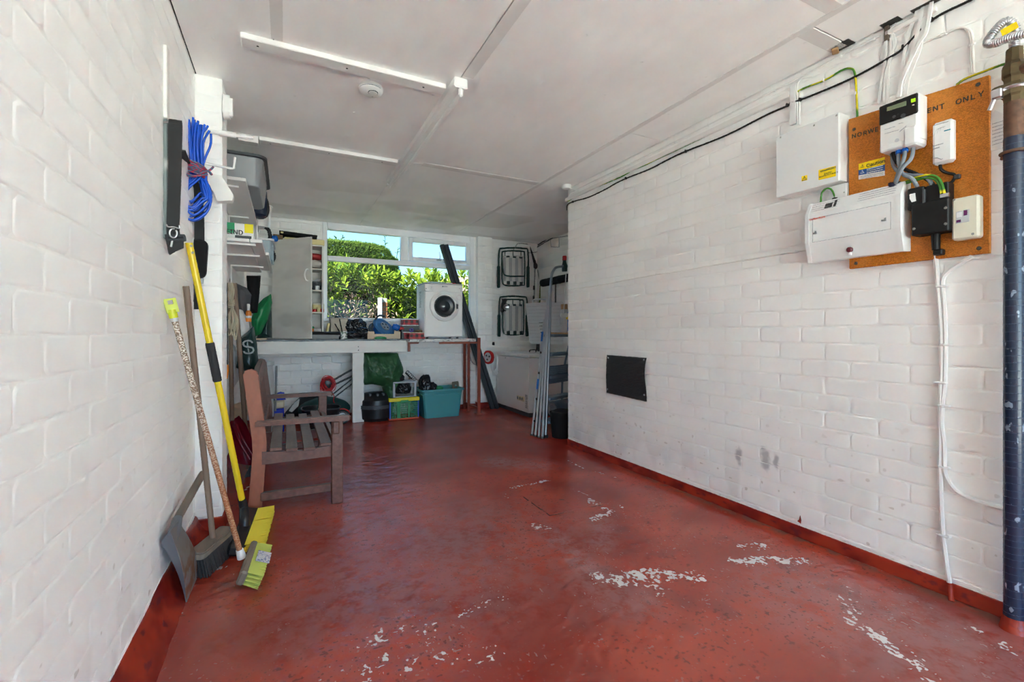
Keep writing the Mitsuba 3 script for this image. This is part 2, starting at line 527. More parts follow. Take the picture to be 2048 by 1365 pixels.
# strips that close the long joints: flat, a little proud
mat('mat_ceiling_strip', (0.70, 0.68, 0.66), 0.45, spec=0.35)
part('ceiling', 'joint_strip', bb(0.862, 0.925, YF, 2.33, ZC - 0.0035, ZC + 0.002), 'mat_ceiling_strip', False)
part('ceiling', 'joint_strip', bb(2.13, 2.165, YF, 5.0, ZC - 0.004, ZC + 0.002), 'mat_ceiling_strip', False)
part('ceiling', 'joint_strip', bb(0.858, 0.878, 4.45, 6.18, ZC - 0.003, ZC + 0.002), 'mat_ceiling', False)
part('ceiling', 'joint_strip', bb(-0.062, -0.012, YF, 2.44, ZC - 0.003, ZC + 0.002), 'mat_ceiling_strip', False)
part('ceiling', 'joint_strip', bb(1.02, 2.12, 3.66, 3.74, ZC - 0.003, ZC + 0.002), 'mat_ceiling_strip', False)
part('ceiling', 'joint_strip', bb(2.17, 2.45, 1.245, 1.315, ZC - 0.0012, ZC + 0.002), 'mat_ceiling_strip', False)
part('ceiling', 'joint_strip', bb(1.93, 2.13, 1.10, 1.165, ZC - 0.0012, ZC + 0.002), 'mat_ceiling_strip', False)
nails = []
for i in range(2, 5):
    for k in range(0):
        pass
for cx in (-0.30, 0.02, 0.40, 0.80):
    for cy in np.arange(2.6, 6.1, 0.42):
        nails.append((cx + R.uniform(-.03, .03), cy + R.uniform(-.05, .05)))
for cx in (0.93, 1.30, 1.68, 2.08, 2.22, 2.42):
    for cy in np.arange(0.5, 6.1, 0.42):
        nails.append((cx + R.uniform(-.03, .03), cy + R.uniform(-.05, .05)))
heads = [place(lathe([(0.0, -0.003), (0.006, -0.002), (0.009, 0.001)], 8), (x, y, ZC), (1, 0, 0), z=(0, 0, 1)) for x, y in nails]
part('ceiling', 'nail_heads', join(heads), 'mat_nail', True, kind='stuff')
# a broken corner of the ceiling by the right wall, and the two holes the cables go up through
part('ceiling', 'hole', bb(2.40, 2.465, 1.215, 1.30, ZC - 0.0012, ZC + 0.001), 'mat_dark_gap', False, label='broken ceiling corner')
part('ceiling', 'hole', bb(2.425, 2.47, 1.03, 1.10, ZC - 0.0012, ZC + 0.001), 'mat_dark_gap', False)
part('ceiling', 'hole', bb(2.435, 2.47, 0.90, 0.99, ZC - 0.0012, ZC + 0.001), 'mat_dark_gap', False)
mat('mat_raw_wood', (0.42, 0.24, 0.11), 0.7)
part('ceiling', 'splinter', place(box((0, 0, 0), (0.05, 0.028, 0.012), 0.003), (2.435, 1.29, ZC - 0.008), (0.9, 0.4, 0), z=(0, 0, 1)), 'mat_raw_wood', False, label='bare broken wood')

# ---------------------------------------------------------------- bricks, each one a part of its wall
BL, BH, JT = 0.2362, 0.0872, 0.009


def brick_mesh(seed, d=0.0052):
    r = random.Random(seed)
    l, h = (BL - JT) / 2, (BH - JT) / 2
    def ring(ins, z, jit):
        c = [(r.uniform(0.007, 0.02), r.uniform(0.006, 0.016)) for _ in range(4)]
        pts = []
        for (sx, sz), (cx, cz) in zip(((1, 1), (-1, 1), (-1, -1), (1, -1)), c):
            a, b = (sx * (l - ins), sz * (h - ins - cz)), (sx * (l - ins - cx), sz * (h - ins))
            pts += [a, b] if sx * sz > 0 else [b, a]
        return [(x + r.uniform(-jit, jit), z * (1 + r.uniform(-.1, .1)), y + r.uniform(-jit, jit)) for x, y in pts]
    v = ring(-0.0025, 0.0, 0.0) + ring(0.001, d * 0.75, 0.0012) + ring(0.0055, d, 0.001)
    f = []
    for k in range(2):
        for j in range(8):
            a, b = k * 8 + j, k * 8 + (j + 1) % 8
            f += [[a, b, b + 8], [a, b + 8, a + 8]]
    f += [[16, 16 + j, 17 + j] for j in range(1, 7)]
    m = M(v, f)
    if m.face_normals[-1][1] < 0:
        m.invert()
    return m


BRICKS = [brick_mesh(s) for s in range(10)]
BRICK_DICTS = [mikit.ply(b, 'mat_wall_paint', True) for b in BRICKS]


def brick_face(wall, o, ud, nd, u0, u1, z0, z1, phase, zoff=0.0, holes=(), most=300, name='brick', seed=1, relief=0.48):
    """Courses of bricks on a wall face: o the point where u = 0, ud the way the courses run, nd the way the wall looks."""
    r = random.Random(seed)
    o, ud, nd = np.array(o, float), np.array(ud, float), np.array(nd, float)
    todo = []
    k = 0
    z = zoff
    while z < z1 - 0.012:
        za, zb = max(z, z0), min(z + BH, z1)
        if zb - za > 0.02:
            s = u0 + ((phase + (BL / 2 if k % 2 else 0) - u0) % BL) - BL
            while s < u1 - 0.02:
                a, b = max(s, u0), min(s + BL, u1)
                spans = [(a, b)]
                for hu0, hu1, hz0, hz1 in holes:
                    if za < hz1 - 0.01 and zb > hz0 + 0.01:
                        spans = [q for (p0, p1) in spans for q in ((p0, min(p1, hu0)), (max(p0, hu1), p1)) if q[1] - q[0] > 0.03]
                for a2, b2 in spans:
                    if b2 - a2 > 0.03:
                        todo.append((a2, b2, za, zb))
                s += BL
        z += BH
        k += 1
    out = []
    for a, b, za, zb in todo:
        c = o + ud * (a + b) / 2
        c[2] = (za + zb) / 2
        sx, sz = (b - a - JT) / (BL - JT), (zb - za - JT) / (BH - JT)
        d = np.linalg.norm(c - EYE)
        fwd = (c - EYE) @ np.array([ST, CT, 0])
        out.append((d if fwd > 0.25 else 50 + d, c, sx, max(sz, 0.15)))
    out.sort(key=lambda t: t[0])
    rest = []
    for i, (d, c, sx, sz) in enumerate(out):
        A = np.eye(4)
        flip = 1 if np.cross(ud, nd)[2] > 0 else -1
        A[:3, 0], A[:3, 1], A[:3, 2], A[:3, 3] = ud * sx * flip, nd * r.uniform(0.75, 1.2) * relief, np.array([0, 0, sz]), c
        j = r.randrange(len(BRICKS))
        if i < most and d < 45:
            part(wall, name, {**BRICK_DICTS[j], 'to_world': T(A)}, None)
        else:
            m = BRICKS[j].copy()
            m.apply_transform(A)
            rest.append(m)
    if rest:
        part(wall, name + 'work', join(rest), 'mat_wall_paint', True, kind='stuff')


brick_face('wall_right', (XR, 0, 0), (0, 1, 0), (-1, 0, 0), YF, YE, 0.062, ZC, 1.951, 0.0, seed=2)
brick_face('wall_left', (XL, 0, 0), (0, 1, 0), (1, 0, 0), YF, YP, 0.11, ZC, 1.132 - BL, 0.05, seed=3, relief=0.42)
brick_face('wall_left', (XL, 0, 0), (0, 1, 0), (1, 0, 0), YP + 0.225, YB, 0.05, ZC, 1.132 - BL, 0.05, seed=4, most=0)
brick_face('wall_back', (0, YB, 0), (1, 0, 0), (0, -1, 0), XL, XA, 0.06, ZC, 0.05, 0.02, holes=[(WX0, WX1, WZ0, 3), (BPX0, BPX1, 0, 3)], seed=5, relief=0.6)
brick_face('wall_back_pier', (0, BPY + 0.004, 0), (1, 0, 0), (0, -1, 0), BPX0, BPX1, 0.06, ZC, BPX0, 0.02, seed=6)
brick_face('wall_back_pier', (BPX0 + 0.004, 0, 0), (0, 1, 0), (-1, 0, 0), BPY, YB, 0.06, ZC, BPY, 0.02, seed=7)
brick_face('wall_alcove_side', (XA, 0, 0), (0, 1, 0), (-1, 0, 0), YE, YB, 0.06, ZC, 0.1, 0.0, seed=8)
brick_face('wall_pier', (0, YP + 0.004, 0), (1, 0, 0), (0, -1, 0), XL, XP, 0.09, ZC, XL, 0.05, seed=9, relief=0.3)
brick_face('wall_pier', (XP - 0.004, 0, 0), (0, 1, 0), (1, 0, 0), YP + 0.004, YP + 0.222, 0.09, ZC, YP, 0.05, seed=10, relief=0.4)
brick_face('wall_right', (0, YE - 0.004, 0), (1, 0, 0), (0, 1, 0), XR, XR + W, 0.06, ZC, XR, 0.0, seed=11, most=0)

# red skirting painted round the foot of the walls; on the left an uneven cement fillet
struct('baseboard_right', bb(XR - 0.006, XR + 0.002, YF, YE + 0.004, 0, 0.062, 0.002), 'mat_red_paint', label='red painted strip along the foot of the right wall')
struct('baseboard_back', join(bb(XL, XA, YB - 0.008, YB + 0.002, 0, 0.062, 0.002), bb(BPX0 - 0.002, BPX1 + 0.004, BPY - 0.006, YB, 0, 0.085, 0.002)), 'mat_red_paint', label='red painted strip along the foot of the back wall')


def fillet(y0, y1, n, hh, ww, face, seed):
    ys = np.linspace(y0, y1, n)
    prof = np.array([(0.0, 1.0), (0.10, 0.97), (0.28, 0.62), (0.55, 0.26), (1.0, 0.0), (1.0, -0.05), (0.0, -0.05)])
    v = []
    for i, y in enumerate(ys):
        q = meshkit.fbm(np.array([[y * 5, k * 0.7, seed] for k in range(len(prof))]), 3, seed)
        h = hh * (0.72 + 0.56 * meshkit.fbm(np.array([[y * 6.0, 0.3, 1.0]]), 3, seed)[0])
        for k, (a, b) in enumerate(prof):
            s = 0.012 * (q[k] - 0.5) if 0 < k < 4 else 0
            v.append((face + a * ww + 0.002 + s, y, max(b * h + s, -0.004)))
    m = len(prof)
    f = []
    for i in range(n - 1):
        for k in range(m):
            a, b = i * m + k, i * m + (k + 1) % m
            f += [[a, b, b + m], [a, b + m, a + m]]
    mm = M(v, f)
    mm.fix_normals()
    return mm


struct('baseboard_left', join(fillet(YF, YP, 90, 0.115, 0.075, XL, 3), fillet(YP + 0.2, YB, 30, 0.07, 0.05, XL, 4)), 'mat_red_paint', 30, label='red painted cement fillet along the foot of the left wall')
struct('baseboard_pier', join(bb(XL, XP + 0.006, YP - 0.008, YP + 0.23, 0, 0.085, 0.004)), 'mat_red_paint', label='red painted foot of the left pier')

# the square access cover let into the floor
c0, c1 = on_z(1045.1, 992.9), on_z(1099.5, 1031.7)
cw = float(np.linalg.norm(c1 - c0))
cu = (c1 - c0) / cw
cv = np.array([-cu[1], cu[0], 0]) if (np.array([-cu[1], cu[0], 0]) @ np.array([1, 0, 0])) > 0 else np.array([cu[1], -cu[0], 0])
cc = (c0 + c1) / 2 + cv * cw * 0.55
part('floor', 'access_cover', place(box((0, 0, 0), (cw, cw * 1.1, 0.006), 0.0015), cc + np.array([0, 0, 0.0005]), cu, cv), 'mat_floor', False, label='square cover with a finger hole')
part('floor', 'cover_joint', place(join(box((0, -cw * 0.555, 0), (cw + 0.004, 0.004, 0.0022)), box((0, cw * 0.555, 0), (cw, 0.002, 0.0022)), box((cw / 2 + 0.001, 0, 0), (0.0025, cw * 1.1, 0.0022)), box((-cw / 2 - 0.002, 0, 0), (0.005, cw * 1.1, 0.0022))), cc, cu, cv), 'mat_dark_gap', False)
part('floor', 'finger_hole', place(box((0, 0, 0), (0.028, 0.010, 0.0012), 0.0), cc + np.array([0, 0, 0.0038]), (ST * 0 + CT, -ST, 0), z=(0, 0, 1)), 'mat_dark_gap', False)

# ---------------------------------------------------------------- window
scene['mat_pane'] = {'type': 'thindielectric', 'specular_transmittance': {'type': 'rgb', 'value': [GLASS_T * 0.97, GLASS_T, GLASS_T * 1.0]}, 'specular_reflectance': {'type': 'rgb', 'value': [0.15, 0.15, 0.15]}}
wy0, wy1 = YB - 0.012, YB + 0.06
fx = [WX0, 0.473, 1.402, 1.500, 2.408, WX1]
fz = [WZ0, 1.297, 2.019, 2.086, 2.415, ZC]


def bar(x0, x1, z0, z1, y0=wy0, y1=wy1, b=0.006):
    return bb(x0, x1, y0, y1, z0, z1, b)


struct('window_1', join(bar(fx[0], fx[1], fz[0], ZC + 0.05), bar(fx[4], fx[5], fz[0], ZC + 0.05), bar(fx[1], fx[4], fz[4], ZC + 0.05), bar(fx[1], fx[4], fz[0], fz[1])), 'mat_upvc', label='white plastic window frame')
part('window_1', 'transom', bar(fx[1], fx[4], fz[2], fz[3]), 'mat_upvc', False)
part('window_1', 'mullion', bar(fx[2], fx[3], fz[3], fz[4]), 'mat_upvc', False)
part('window_1', 'sill', bb(WX0 - 0.005, WX1 + 0.005, wy0 - 0.02, wy0 + 0.01, WZ0 - 0.012, WZ0 + 0.018, 0.006), 'mat_upvc', False)
part('window_1', 'pane', bb(fx[1] - .01, fx[2] + .01, YB + 0.03, YB + 0.03, fz[3] - .01, fz[4] + .01) if False else M([[fx[1], YB + .03, fz[3]], [fx[2], YB + .03, fz[3]], [fx[2], YB + .03, fz[4]], [fx[1], YB + .03, fz[4]]], [[0, 1, 2], [0, 2, 3]]), 'mat_pane', False)
part('window_1', 'pane', M([[fx[1], YB + .03, fz[1]], [fx[4], YB + .03, fz[1]], [fx[4], YB + .03, fz[2]], [fx[1], YB + .03, fz[2]]], [[0, 1, 2], [0, 2, 3]]), 'mat_pane', False)
sx0, sx1, sz0, sz1, sw = 1.505, 2.404, 2.09, 2.412, 0.058
part('window_1', 'opening_sash', join(*[bb(a, b, wy0 - 0.016, wy0 + 0.045, c, d, 0.006) for a, b, c, d in ((sx0, sx0 + sw, sz0, sz1), (sx1 - sw, sx1, sz0, sz1), (sx0 + sw, sx1 - sw, sz1 - sw, sz1), (sx0 + sw, sx1 - sw, sz0, sz0 + sw))]), 'mat_upvc', False, label='top hung opening light')
part('window_1', 'opening_sash__pane', M([[sx0 + sw, YB + .01, sz0 + sw], [sx1 - sw, YB + .01, sz0 + sw], [sx1 - sw, YB + .01, sz1 - sw], [sx0 + sw, YB + .01, sz1 - sw]], [[0, 1, 2], [0, 2, 3]]), 'mat_pane', False)
hc = on_y(878, 518, wy0 - 0.02)
part('window_1', 'opening_sash__handle', join(box(hc + [0, 0, -0.012], (0.06, 0.02, 0.022), 0.004), tube([hc + [0, -0.018, -0.01], hc + [0.006, -0.03, 0.02], hc + [-0.004, -0.03, 0.10]], 0.007, 8)), 'mat_handle_grey', 30) if False else None
mat('mat_grey_metal', (0.42, 0.43, 0.44), 0.35, metal=0.8)
part('window_1', 'opening_sash__handle', join(box(hc + [0, 0.002, -0.018], (0.07, 0.02, 0.024), 0.004), tube([hc + [0.004, -0.012, -0.015], hc + [0.008, -0.03, 0.015], hc + [-0.004, -0.032, 0.09]], 0.007, 8)), 'mat_grey_metal', 30)

# ---------------------------------------------------------------- garden beyond the window
def leaf_mat(name, c, t=0.6):
    scene[name] = {'type': 'principledthin', 'base_color': {'type': 'rgb', 'value': list(c)}, 'roughness': 0.35, 'diff_trans': t, 'spec_trans': 0.0, 'eta': 1.4}


leaf_mat('mat_laurel_leaf', (0.235, 0.30, 0.035), 0.75)
leaf_mat('mat_laurel_leaf_dark', (0.085, 0.15, 0.028), 0.5)
leaf_mat('mat_conifer', (0.155, 0.215, 0.045), 0.5)
mat('mat_dry_leaf', (0.20, 0.125, 0.10), 0.9, spec=0.05)
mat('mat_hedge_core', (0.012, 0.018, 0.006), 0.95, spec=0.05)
mat('mat_twig', (0.09, 0.06, 0.04), 0.8)


def leaf_mesh(l=0.13, w=0.05, fold=0.25, droop=0.15):
    v = [(0, 0, 0), (0.35 * l, -w / 2, fold * w / 2), (0.4 * l, 0, -0.02 * l), (0.35 * l, w / 2, fold * w / 2), (0.75 * l, -w * 0.36, fold * w * 0.4 - droop * l * 0.4), (0.8 * l, 0, -droop * l * 0.5), (0.75 * l, w * 0.36, fold * w * 0.4 - droop * l * 0.4), (l, 0, -droop * l)]
    f = [(0, 1, 2), (0, 2, 3), (1, 4, 5), (1, 5, 2), (2, 5, 6), (2, 6, 3), (4, 7, 5), (5, 7, 6)]
    return M(v, f)


def frame_mats(pos, dirs, up=None, scale=1.0, rng=N):
    n = len(pos)
    x = dirs / (np.linalg.norm(dirs, axis=1, keepdims=True) + 1e-9)
    u = np.tile([0, 0, 1.0], (n, 1)) if up is None else up
    u = u + rng.normal(0, 0.25, (n, 3))
    y = np.cross(u, x)
    y /= np.linalg.norm(y, axis=1, keepdims=True) + 1e-9
    z = np.cross(x, y)
    s = np.broadcast_to(scale, (n,))[:, None]
    A = np.tile(np.eye(4), (n, 1, 1))
    A[:, :3, 0], A[:, :3, 1], A[:, :3, 2], A[:, :3, 3] = x * s, y * s, z * s, pos
    return A


def scatter(mesh, A):
    v, f = np.asarray(mesh.vertices), np.asarray(mesh.faces)
    vs = np.einsum('kij,nj->kni', A[:, :3, :3], v) + A[:, None, :3, 3]
    fs = f[None] + (np.arange(len(A)) * len(v))[:, None, None]
    return M(vs.reshape(-1, 3), fs.reshape(-1, 3))


# laurel hedge: shoots with whorls of long glossy leaves
def laurel(x0, x1, yf, top, seed, n_shoots, dry=False):
    rng = np.random.default_rng(seed)
    pos, dirs, sc, bright = [], [], [], []
    shoots = []
    for _ in range(n_shoots):
        x = rng.uniform(x0, x1)
        zt = top(x)
        z = zt * (1 - rng.uniform(0, 1) ** 1.4 * 0.93)
        y = yf + 0.20 * math.sin(x * 3.1 + z * 2.3) + rng.normal(0, 0.10) + 0.16 * max(0, z - 0.8 * zt) + 0.30 * rng.uniform(0, 1) ** 2
        tip = np.array([x, y, z])
        d = np.array([rng.normal(-0.15, 0.35), -0.55 + rng.normal(0, 0.3), 0.85])
        d /= np.linalg.norm(d)
        L = rng.uniform(0.14, 0.30)
        shoots.append((tip - d * L, tip))
        k = rng.integers(6, 11)
        ph = rng.uniform(0, 6.28)
        a = np.cross(d, [0, 0, 1.0]); a /= np.linalg.norm(a); b = np.cross(d, a)
        for j in range(k):
            t = j / k
            g = ph + j * 2.4
            o = (math.cos(g) * a + math.sin(g) * b)
            dd = o * (1.05 - 0.75 * t) + d * (0.35 + 0.75 * t)
            pos.append(tip - d * L * (1 - t)); dirs.append(dd); sc.append(rng.uniform(0.75, 1.25)); bright.append(rng.uniform())
    return np.array(pos), np.array(dirs), np.array(sc), np.array(bright), shoots


lk = thing('laurel_hedge', 'glossy light green laurel hedge close outside the window', 'hedge')
top_of = lambda x: 2.21 + 0.10 * math.sin(x * 2.2) - 0.05 * math.sin(x * 5.0) + 0.09 * max(0, x - 2.0)
pos, dirs, sc, br, shoots = laurel(-0.6, 4.6, 7.75, top_of, 5, 1100)
order = np.argsort(pos[:, 1] - 0.15 * pos[:, 2])
LM = leaf_mesh()
AA = frame_mats(pos, dirs, scale=sc)
LD = [mikit.ply(leaf_mesh(0.13, 0.05, f, d), m, False) for f, d, m in ((0.25, 0.15, 'mat_laurel_leaf'), (0.4, 0.25, 'mat_laurel_leaf'), (0.15, 0.1, 'mat_laurel_leaf'))]
front = [i for i in order if 0.6 < pos[i, 0] < 2.6 * pos[i, 1] / 6.2 and pos[i, 2] > 1.05][:290]
for i in front:
    part(lk, 'leaf', {**LD[i % 3], 'to_world': T(AA[i])}, None)
restset = np.array(sorted(set(range(len(pos))) - set(front)))
br2 = br[restset]
part(lk, 'leaves', scatter(LM, AA[restset[br2 < 0.62]]), 'mat_laurel_leaf', False, kind='stuff')
part(lk, 'leaves', scatter(LM, AA[restset[br2 >= 0.62]]), 'mat_laurel_leaf_dark', False, kind='stuff')
part(lk, 'twigs', join(*[tube([a, b], 0.004, 4, caps=False) for a, b in shoots[::2]]), 'mat_twig', False, kind='stuff')
core = trimesh.creation.icosphere(subdivisions=4)
cv_ = core.vertices.copy()
cv_ = cv_ * (1 + 0.25 * (meshkit.fbm(cv_ * 4, 3, 2) - 0.5))[:, None]
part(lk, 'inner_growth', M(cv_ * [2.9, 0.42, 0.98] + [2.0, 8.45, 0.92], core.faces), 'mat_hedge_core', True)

# dry brown twigs low in the hedge at the left
dk = thing('dry_shrub', 'pale brown dried twiggy shrub low in front of the laurel', 'shrub')
rng = np.random.default_rng(8)
dp = np.column_stack([rng.normal(1.0, 0.30, 800), rng.normal(7.60, 0.12, 800), rng.normal(1.32, 0.20, 800)])
dp = dp[(dp[:, 2] > 0.9) & (dp[:, 2] < 1.75)]
part(dk, 'leaves', scatter(leaf_mesh(0.06, 0.018, 0.2, 0.3), frame_mats(dp, rng.normal(0, 1, (len(dp), 3)), scale=rng.uniform(0.7, 1.5, len(dp)))), 'mat_dry_leaf', False, kind='stuff')
part(dk, 'twigs', join(*[tube([(rng.normal(1.0, 0.08), 7.6, 0.0), (rng.normal(1.0, 0.15), 7.56, 0.8), (rng.normal(1.0, 0.34), rng.normal(7.5, .06), rng.uniform(1.1, 1.7))], 0.005, 4, 3, False) for _ in range(14)]), 'mat_twig', False, kind='stuff')

# clipped conifer hedge behind: a block with rounded shoulders, set with thousands of small sprays
ck = thing('conifer_hedge', 'tall clipped dark green conifer hedge with a fuzzy top behind the laurel', 'hedge')
cx0, cx1, cy0, cy1, chh = -3.2, 1.98, 8.9, 10.3, 2.82


def hedge_surface(n, rng):
    q = rng.normal(0, 1, (n, 3))
    q /= np.linalg.norm(q, axis=1, keepdims=True)
    q = np.sign(q) * np.abs(q) ** 0.42
    q /= np.max(np.abs(q), axis=1, keepdims=True) ** 0.45
    b = 1 + 0.07 * (meshkit.fbm(q * 4, 3, 3) - 0.5) * 2
    p = q * b[:, None] * [(cx1 - cx0) / 2, (cy1 - cy0) / 2, chh / 2 / 1.0]
    return p + [(cx0 + cx1) / 2, (cy0 + cy1) / 2, chh / 2], q


rng = np.random.default_rng(12)
hp, hq = hedge_surface(110000, rng)
keep = (hp[:, 1] < 9.9) & (hp[:, 2] > 0.9) & (hp[:, 0] > -1.5)
hp, hq = hp[keep], hq[keep]
spray = M([(0, 0, 0), (0.035, -0.013, 0.004), (0.085, -0.008, -0.004), (0.11, 0, -0.01), (0.085, 0.010, -0.004), (0.035, 0.013, 0.004)], [(0, 1, 5), (1, 2, 5), (2, 4, 5), (2, 3, 4)])
hd = hq * [0.6, 0.6, 0.5] + rng.normal(0, 0.45, hq.shape) + [0, 0, 0.5]
part(ck, 'foliage', scatter(spray, frame_mats(hp, hd, scale=rng.uniform(0.5, 0.95, len(hp)))), 'mat_conifer', False, kind='stuff')
cm = trimesh.creation.icosphere(subdivisions=4)
qv = cm.vertices.copy()
qv = np.sign(qv) * np.abs(qv) ** 0.42
qv /= np.max(np.abs(qv), axis=1, keepdims=True) ** 0.45
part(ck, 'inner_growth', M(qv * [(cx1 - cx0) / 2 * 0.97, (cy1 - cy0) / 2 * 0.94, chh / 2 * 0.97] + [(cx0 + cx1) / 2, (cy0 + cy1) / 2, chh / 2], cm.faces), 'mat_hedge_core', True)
# thin shoots above the hedge
for i, (u, v, du) in enumerate(((672, 474, -6), (686, 470, 8), (770, 472, -2), (796, 497, 1))):
    p1 = on_y(u, v, 9.3)
    p0 = np.array([p1[0] - du * 0.01, 9.4, 2.6])
    k = 7
    ss = np.linspace(0.5, 1, k)[:, None] * (p1 - p0) + p0
    mm = join(tube([p0, p1], 0.006, 5), scatter(leaf_mesh(0.07, 0.03), frame_mats(ss, rng.normal(0, 1, (k, 3)) + [0, 0, 0.6])))
    part(ck, 'shoot', mm, 'mat_laurel_leaf_dark', False)

# garden pier: brick with a white post beside it, just outside
gk = thing('garden_pier', 'slim red brick pier seen through the middle of the window', 'pier')
g0, g1 = on_y(764.5, 610, 7.1), on_y(772, 610, 7.1)
mat('mat_brick_red', lambda p, n, uv: mix((0.30, 0.10, 0.05), (0.42, 0.17, 0.09), noise(p.x * 9, p.y * 9, dr.floor(p.z / 0.075) * 3.1)), 0.85, spec=0.1)
mat('mat_mortar', (0.42, 0.40, 0.37), 0.9)
gx, gz = (g0[0] + g1[0]) / 2, on_y(768, 596, 7.1)[2]
part(gk, 'core', bb(gx - 0.045, gx + 0.045, 7.105, 7.21, 0, gz - 0.004), 'mat_mortar', False)
for k in range(8, int(gz / 0.075)):
    part(gk, 'brick', bb(gx - 0.052, gx + 0.052, 7.098, 7.215, k * 0.075 + 0.005, (k + 1) * 0.075 - 0.005, 0.004), 'mat_brick_red', False)
w0 = on_y(760.5, 610, 7.1)
solo('garden_post', 'white post standing against the red brick pier outside', 'post', bb(w0[0] - 0.028, w0[0] + 0.028, 7.08, 7.16, -0.03, gz, 0.006), 'mat_upvc', False)

# house far behind the hedge, its tiled roof just over the laurel at the right
hk = thing('house', 'distant house with a red tiled roof over the hedge', 'house')
mat('mat_roof_tile', (0.40, 0.20, 0.16), 0.8)
mat('mat_render', (0.55, 0.53, 0.50), 0.9)
ha = on_y(925, 543, 30)
part(hk, 'wall', bb(ha[0] - 0.4, ha[0] + 8, 29.5, 36, -0.1, ha[2] - 1.6), 'mat_render', False)
part(hk, 'roof', place(extrude(Polygon([(-0.6, -1.75), (7.1, -1.75), (3.25, 0.0)]), 9.4), (ha[0] - 0.3, 29.2, ha[2]), (0, 1, 0), z=(1, 0, 0)), 'mat_roof_tile', False)
part(hk, 'chimney', bb(ha[0] + 5.5, ha[0] + 6.3, 32, 32.8, ha[2] - 1.0, ha[2] + 1.0), 'mat_brick_red', False)

# ---------------------------------------------------------------- workbench and table under the window
mat('mat_white_timber', lambda p, n, uv: mix((0.74, 0.72, 0.68), (0.80, 0.785, 0.75), fbm(p.x * 3, p.y * 20, p.z * 20, 3)), 0.45, spec=0.35, bump=lambda p, n, uv: fbm(p.x * 4, p.y * 40, p.z * 40, 3), scale=0.002)
mat('mat_slate_vinyl', lambda p, n, uv: mix((0.035, 0.045, 0.06), (0.16, 0.18, 0.20), smoothstep(0.35, 0.75, fbm(p.x * 22, p.y * 22, p.z * 60, 3))), 0.35)
mat('mat_red_steel', lambda p, n, uv: mix((0.20, 0.035, 0.02), (0.27, 0.055, 0.03), fbm(p.x * 20, p.y * 20, p.z * 20, 3)), 0.45)


def marble_col(p, n, uv):
    w = dr.abs(fbm(p.x * 13, p.y * 13, p.z * 30, 4) - 0.5)
    c = mix((0.62, 0.61, 0.59), (0.75, 0.74, 0.72), fbm(p.x * 8 + 4, p.y * 8, 0.2, 3))
    return mix((0.16, 0.16, 0.16), c, smoothstep(0.0, 0.06, w))


mat('mat_marble', marble_col, 0.2)
mat('mat_black_plastic', (0.014, 0.014, 0.016), 0.32)
mat('mat_black_matt', (0.012, 0.012, 0.013), 0.8, spec=0.2)
mat('mat_black_bag', (0.010, 0.010, 0.012), 0.22, spec=0.6)
mat('mat_white_plastic', (0.78, 0.77, 0.75), 0.3)
mat('mat_white_enamel', (0.80, 0.79, 0.775), 0.28, coat=0.4)
mat('mat_dark_grey', (0.05, 0.055, 0.06), 0.4)
mat('mat_mid_grey', (0.22, 0.23, 0.24), 0.45)
mat('mat_light_grey', (0.50, 0.51, 0.52), 0.4)
mat('mat_steel', (0.60, 0.61, 0.63), 0.28, metal=1.0)
mat('mat_red_plastic', (0.45, 0.02, 0.02), 0.35)
mat('mat_blue_plastic', (0.012, 0.12, 0.48), 0.35)
mat('mat_yellow_plastic', (0.72, 0.52, 0.02), 0.35)
mat('mat_green_plastic', (0.02, 0.26, 0.09), 0.35)
mat('mat_orange_plastic', (0.70, 0.20, 0.02), 0.4)
mat('mat_cream_plastic', (0.68, 0.62, 0.46), 0.4)
mat('mat_card', (0.60, 0.46, 0.31), 0.85, spec=0.1)
mat('mat_glass_dark', (0.02, 0.024, 0.028), 0.06, coat=1.0)
mat('mat_ink', (0.02, 0.02, 0.02), 0.6)

BZ, BY = 1.022, 5.78                       # bench top height, bench front
wb = thing('workbench', 'long white painted workbench with a deep front board below the window', 'workbench')
bx0, bx1 = -0.42, 1.381
part(wb, 'front_board', bb(on_y(513, 690, BY)[0], bx1, BY, BY + 0.03, 0.856, 1.004, 0.004), 'mat_white_timber', False)
bt = part(wb, 'top', bb(bx0, bx1, BY + 0.002, YB - 0.02, 1.004, BZ - 0.003, 0.002), 'mat_slate_vinyl', False, label='dark worn vinyl covered top')
e = [bx0, -0.05, 0.32, 0.63, 0.95, 1.12, 1.30, bx1 + 0.004]
for a, b in zip(e, e[1:]):
    part(wb, 'edging', bb(a + 0.002, b - 0.002, BY - 0.005, BY + 0.03, 1.004, BZ, 0.002), 'mat_slate_vinyl', False)
pc = on_z(715.5, 844)
part(wb, 'post', bb(pc[0] - 0.068, pc[0] + 0.068, BY + 0.032, BY + 0.10, 0, 1.0, 0.003), 'mat_white_timber', False)
part(wb, 'rail', bb(bx0, bx1, YB - 0.06, YB - 0.02, 0.92, 1.004, 0.003), 'mat_white_timber', False)
for v in (694, 701):
    q = on_y(717, v - 8 + 8, BY - 0.001)
    part(wb, 'bolt', lathe([(0, 0), (0.006, 0), (0.006, 0.003), (0, 0.003)], 8, q + [0, 0.002, 0], (0, -1, 0)), 'mat_black_screw', False)

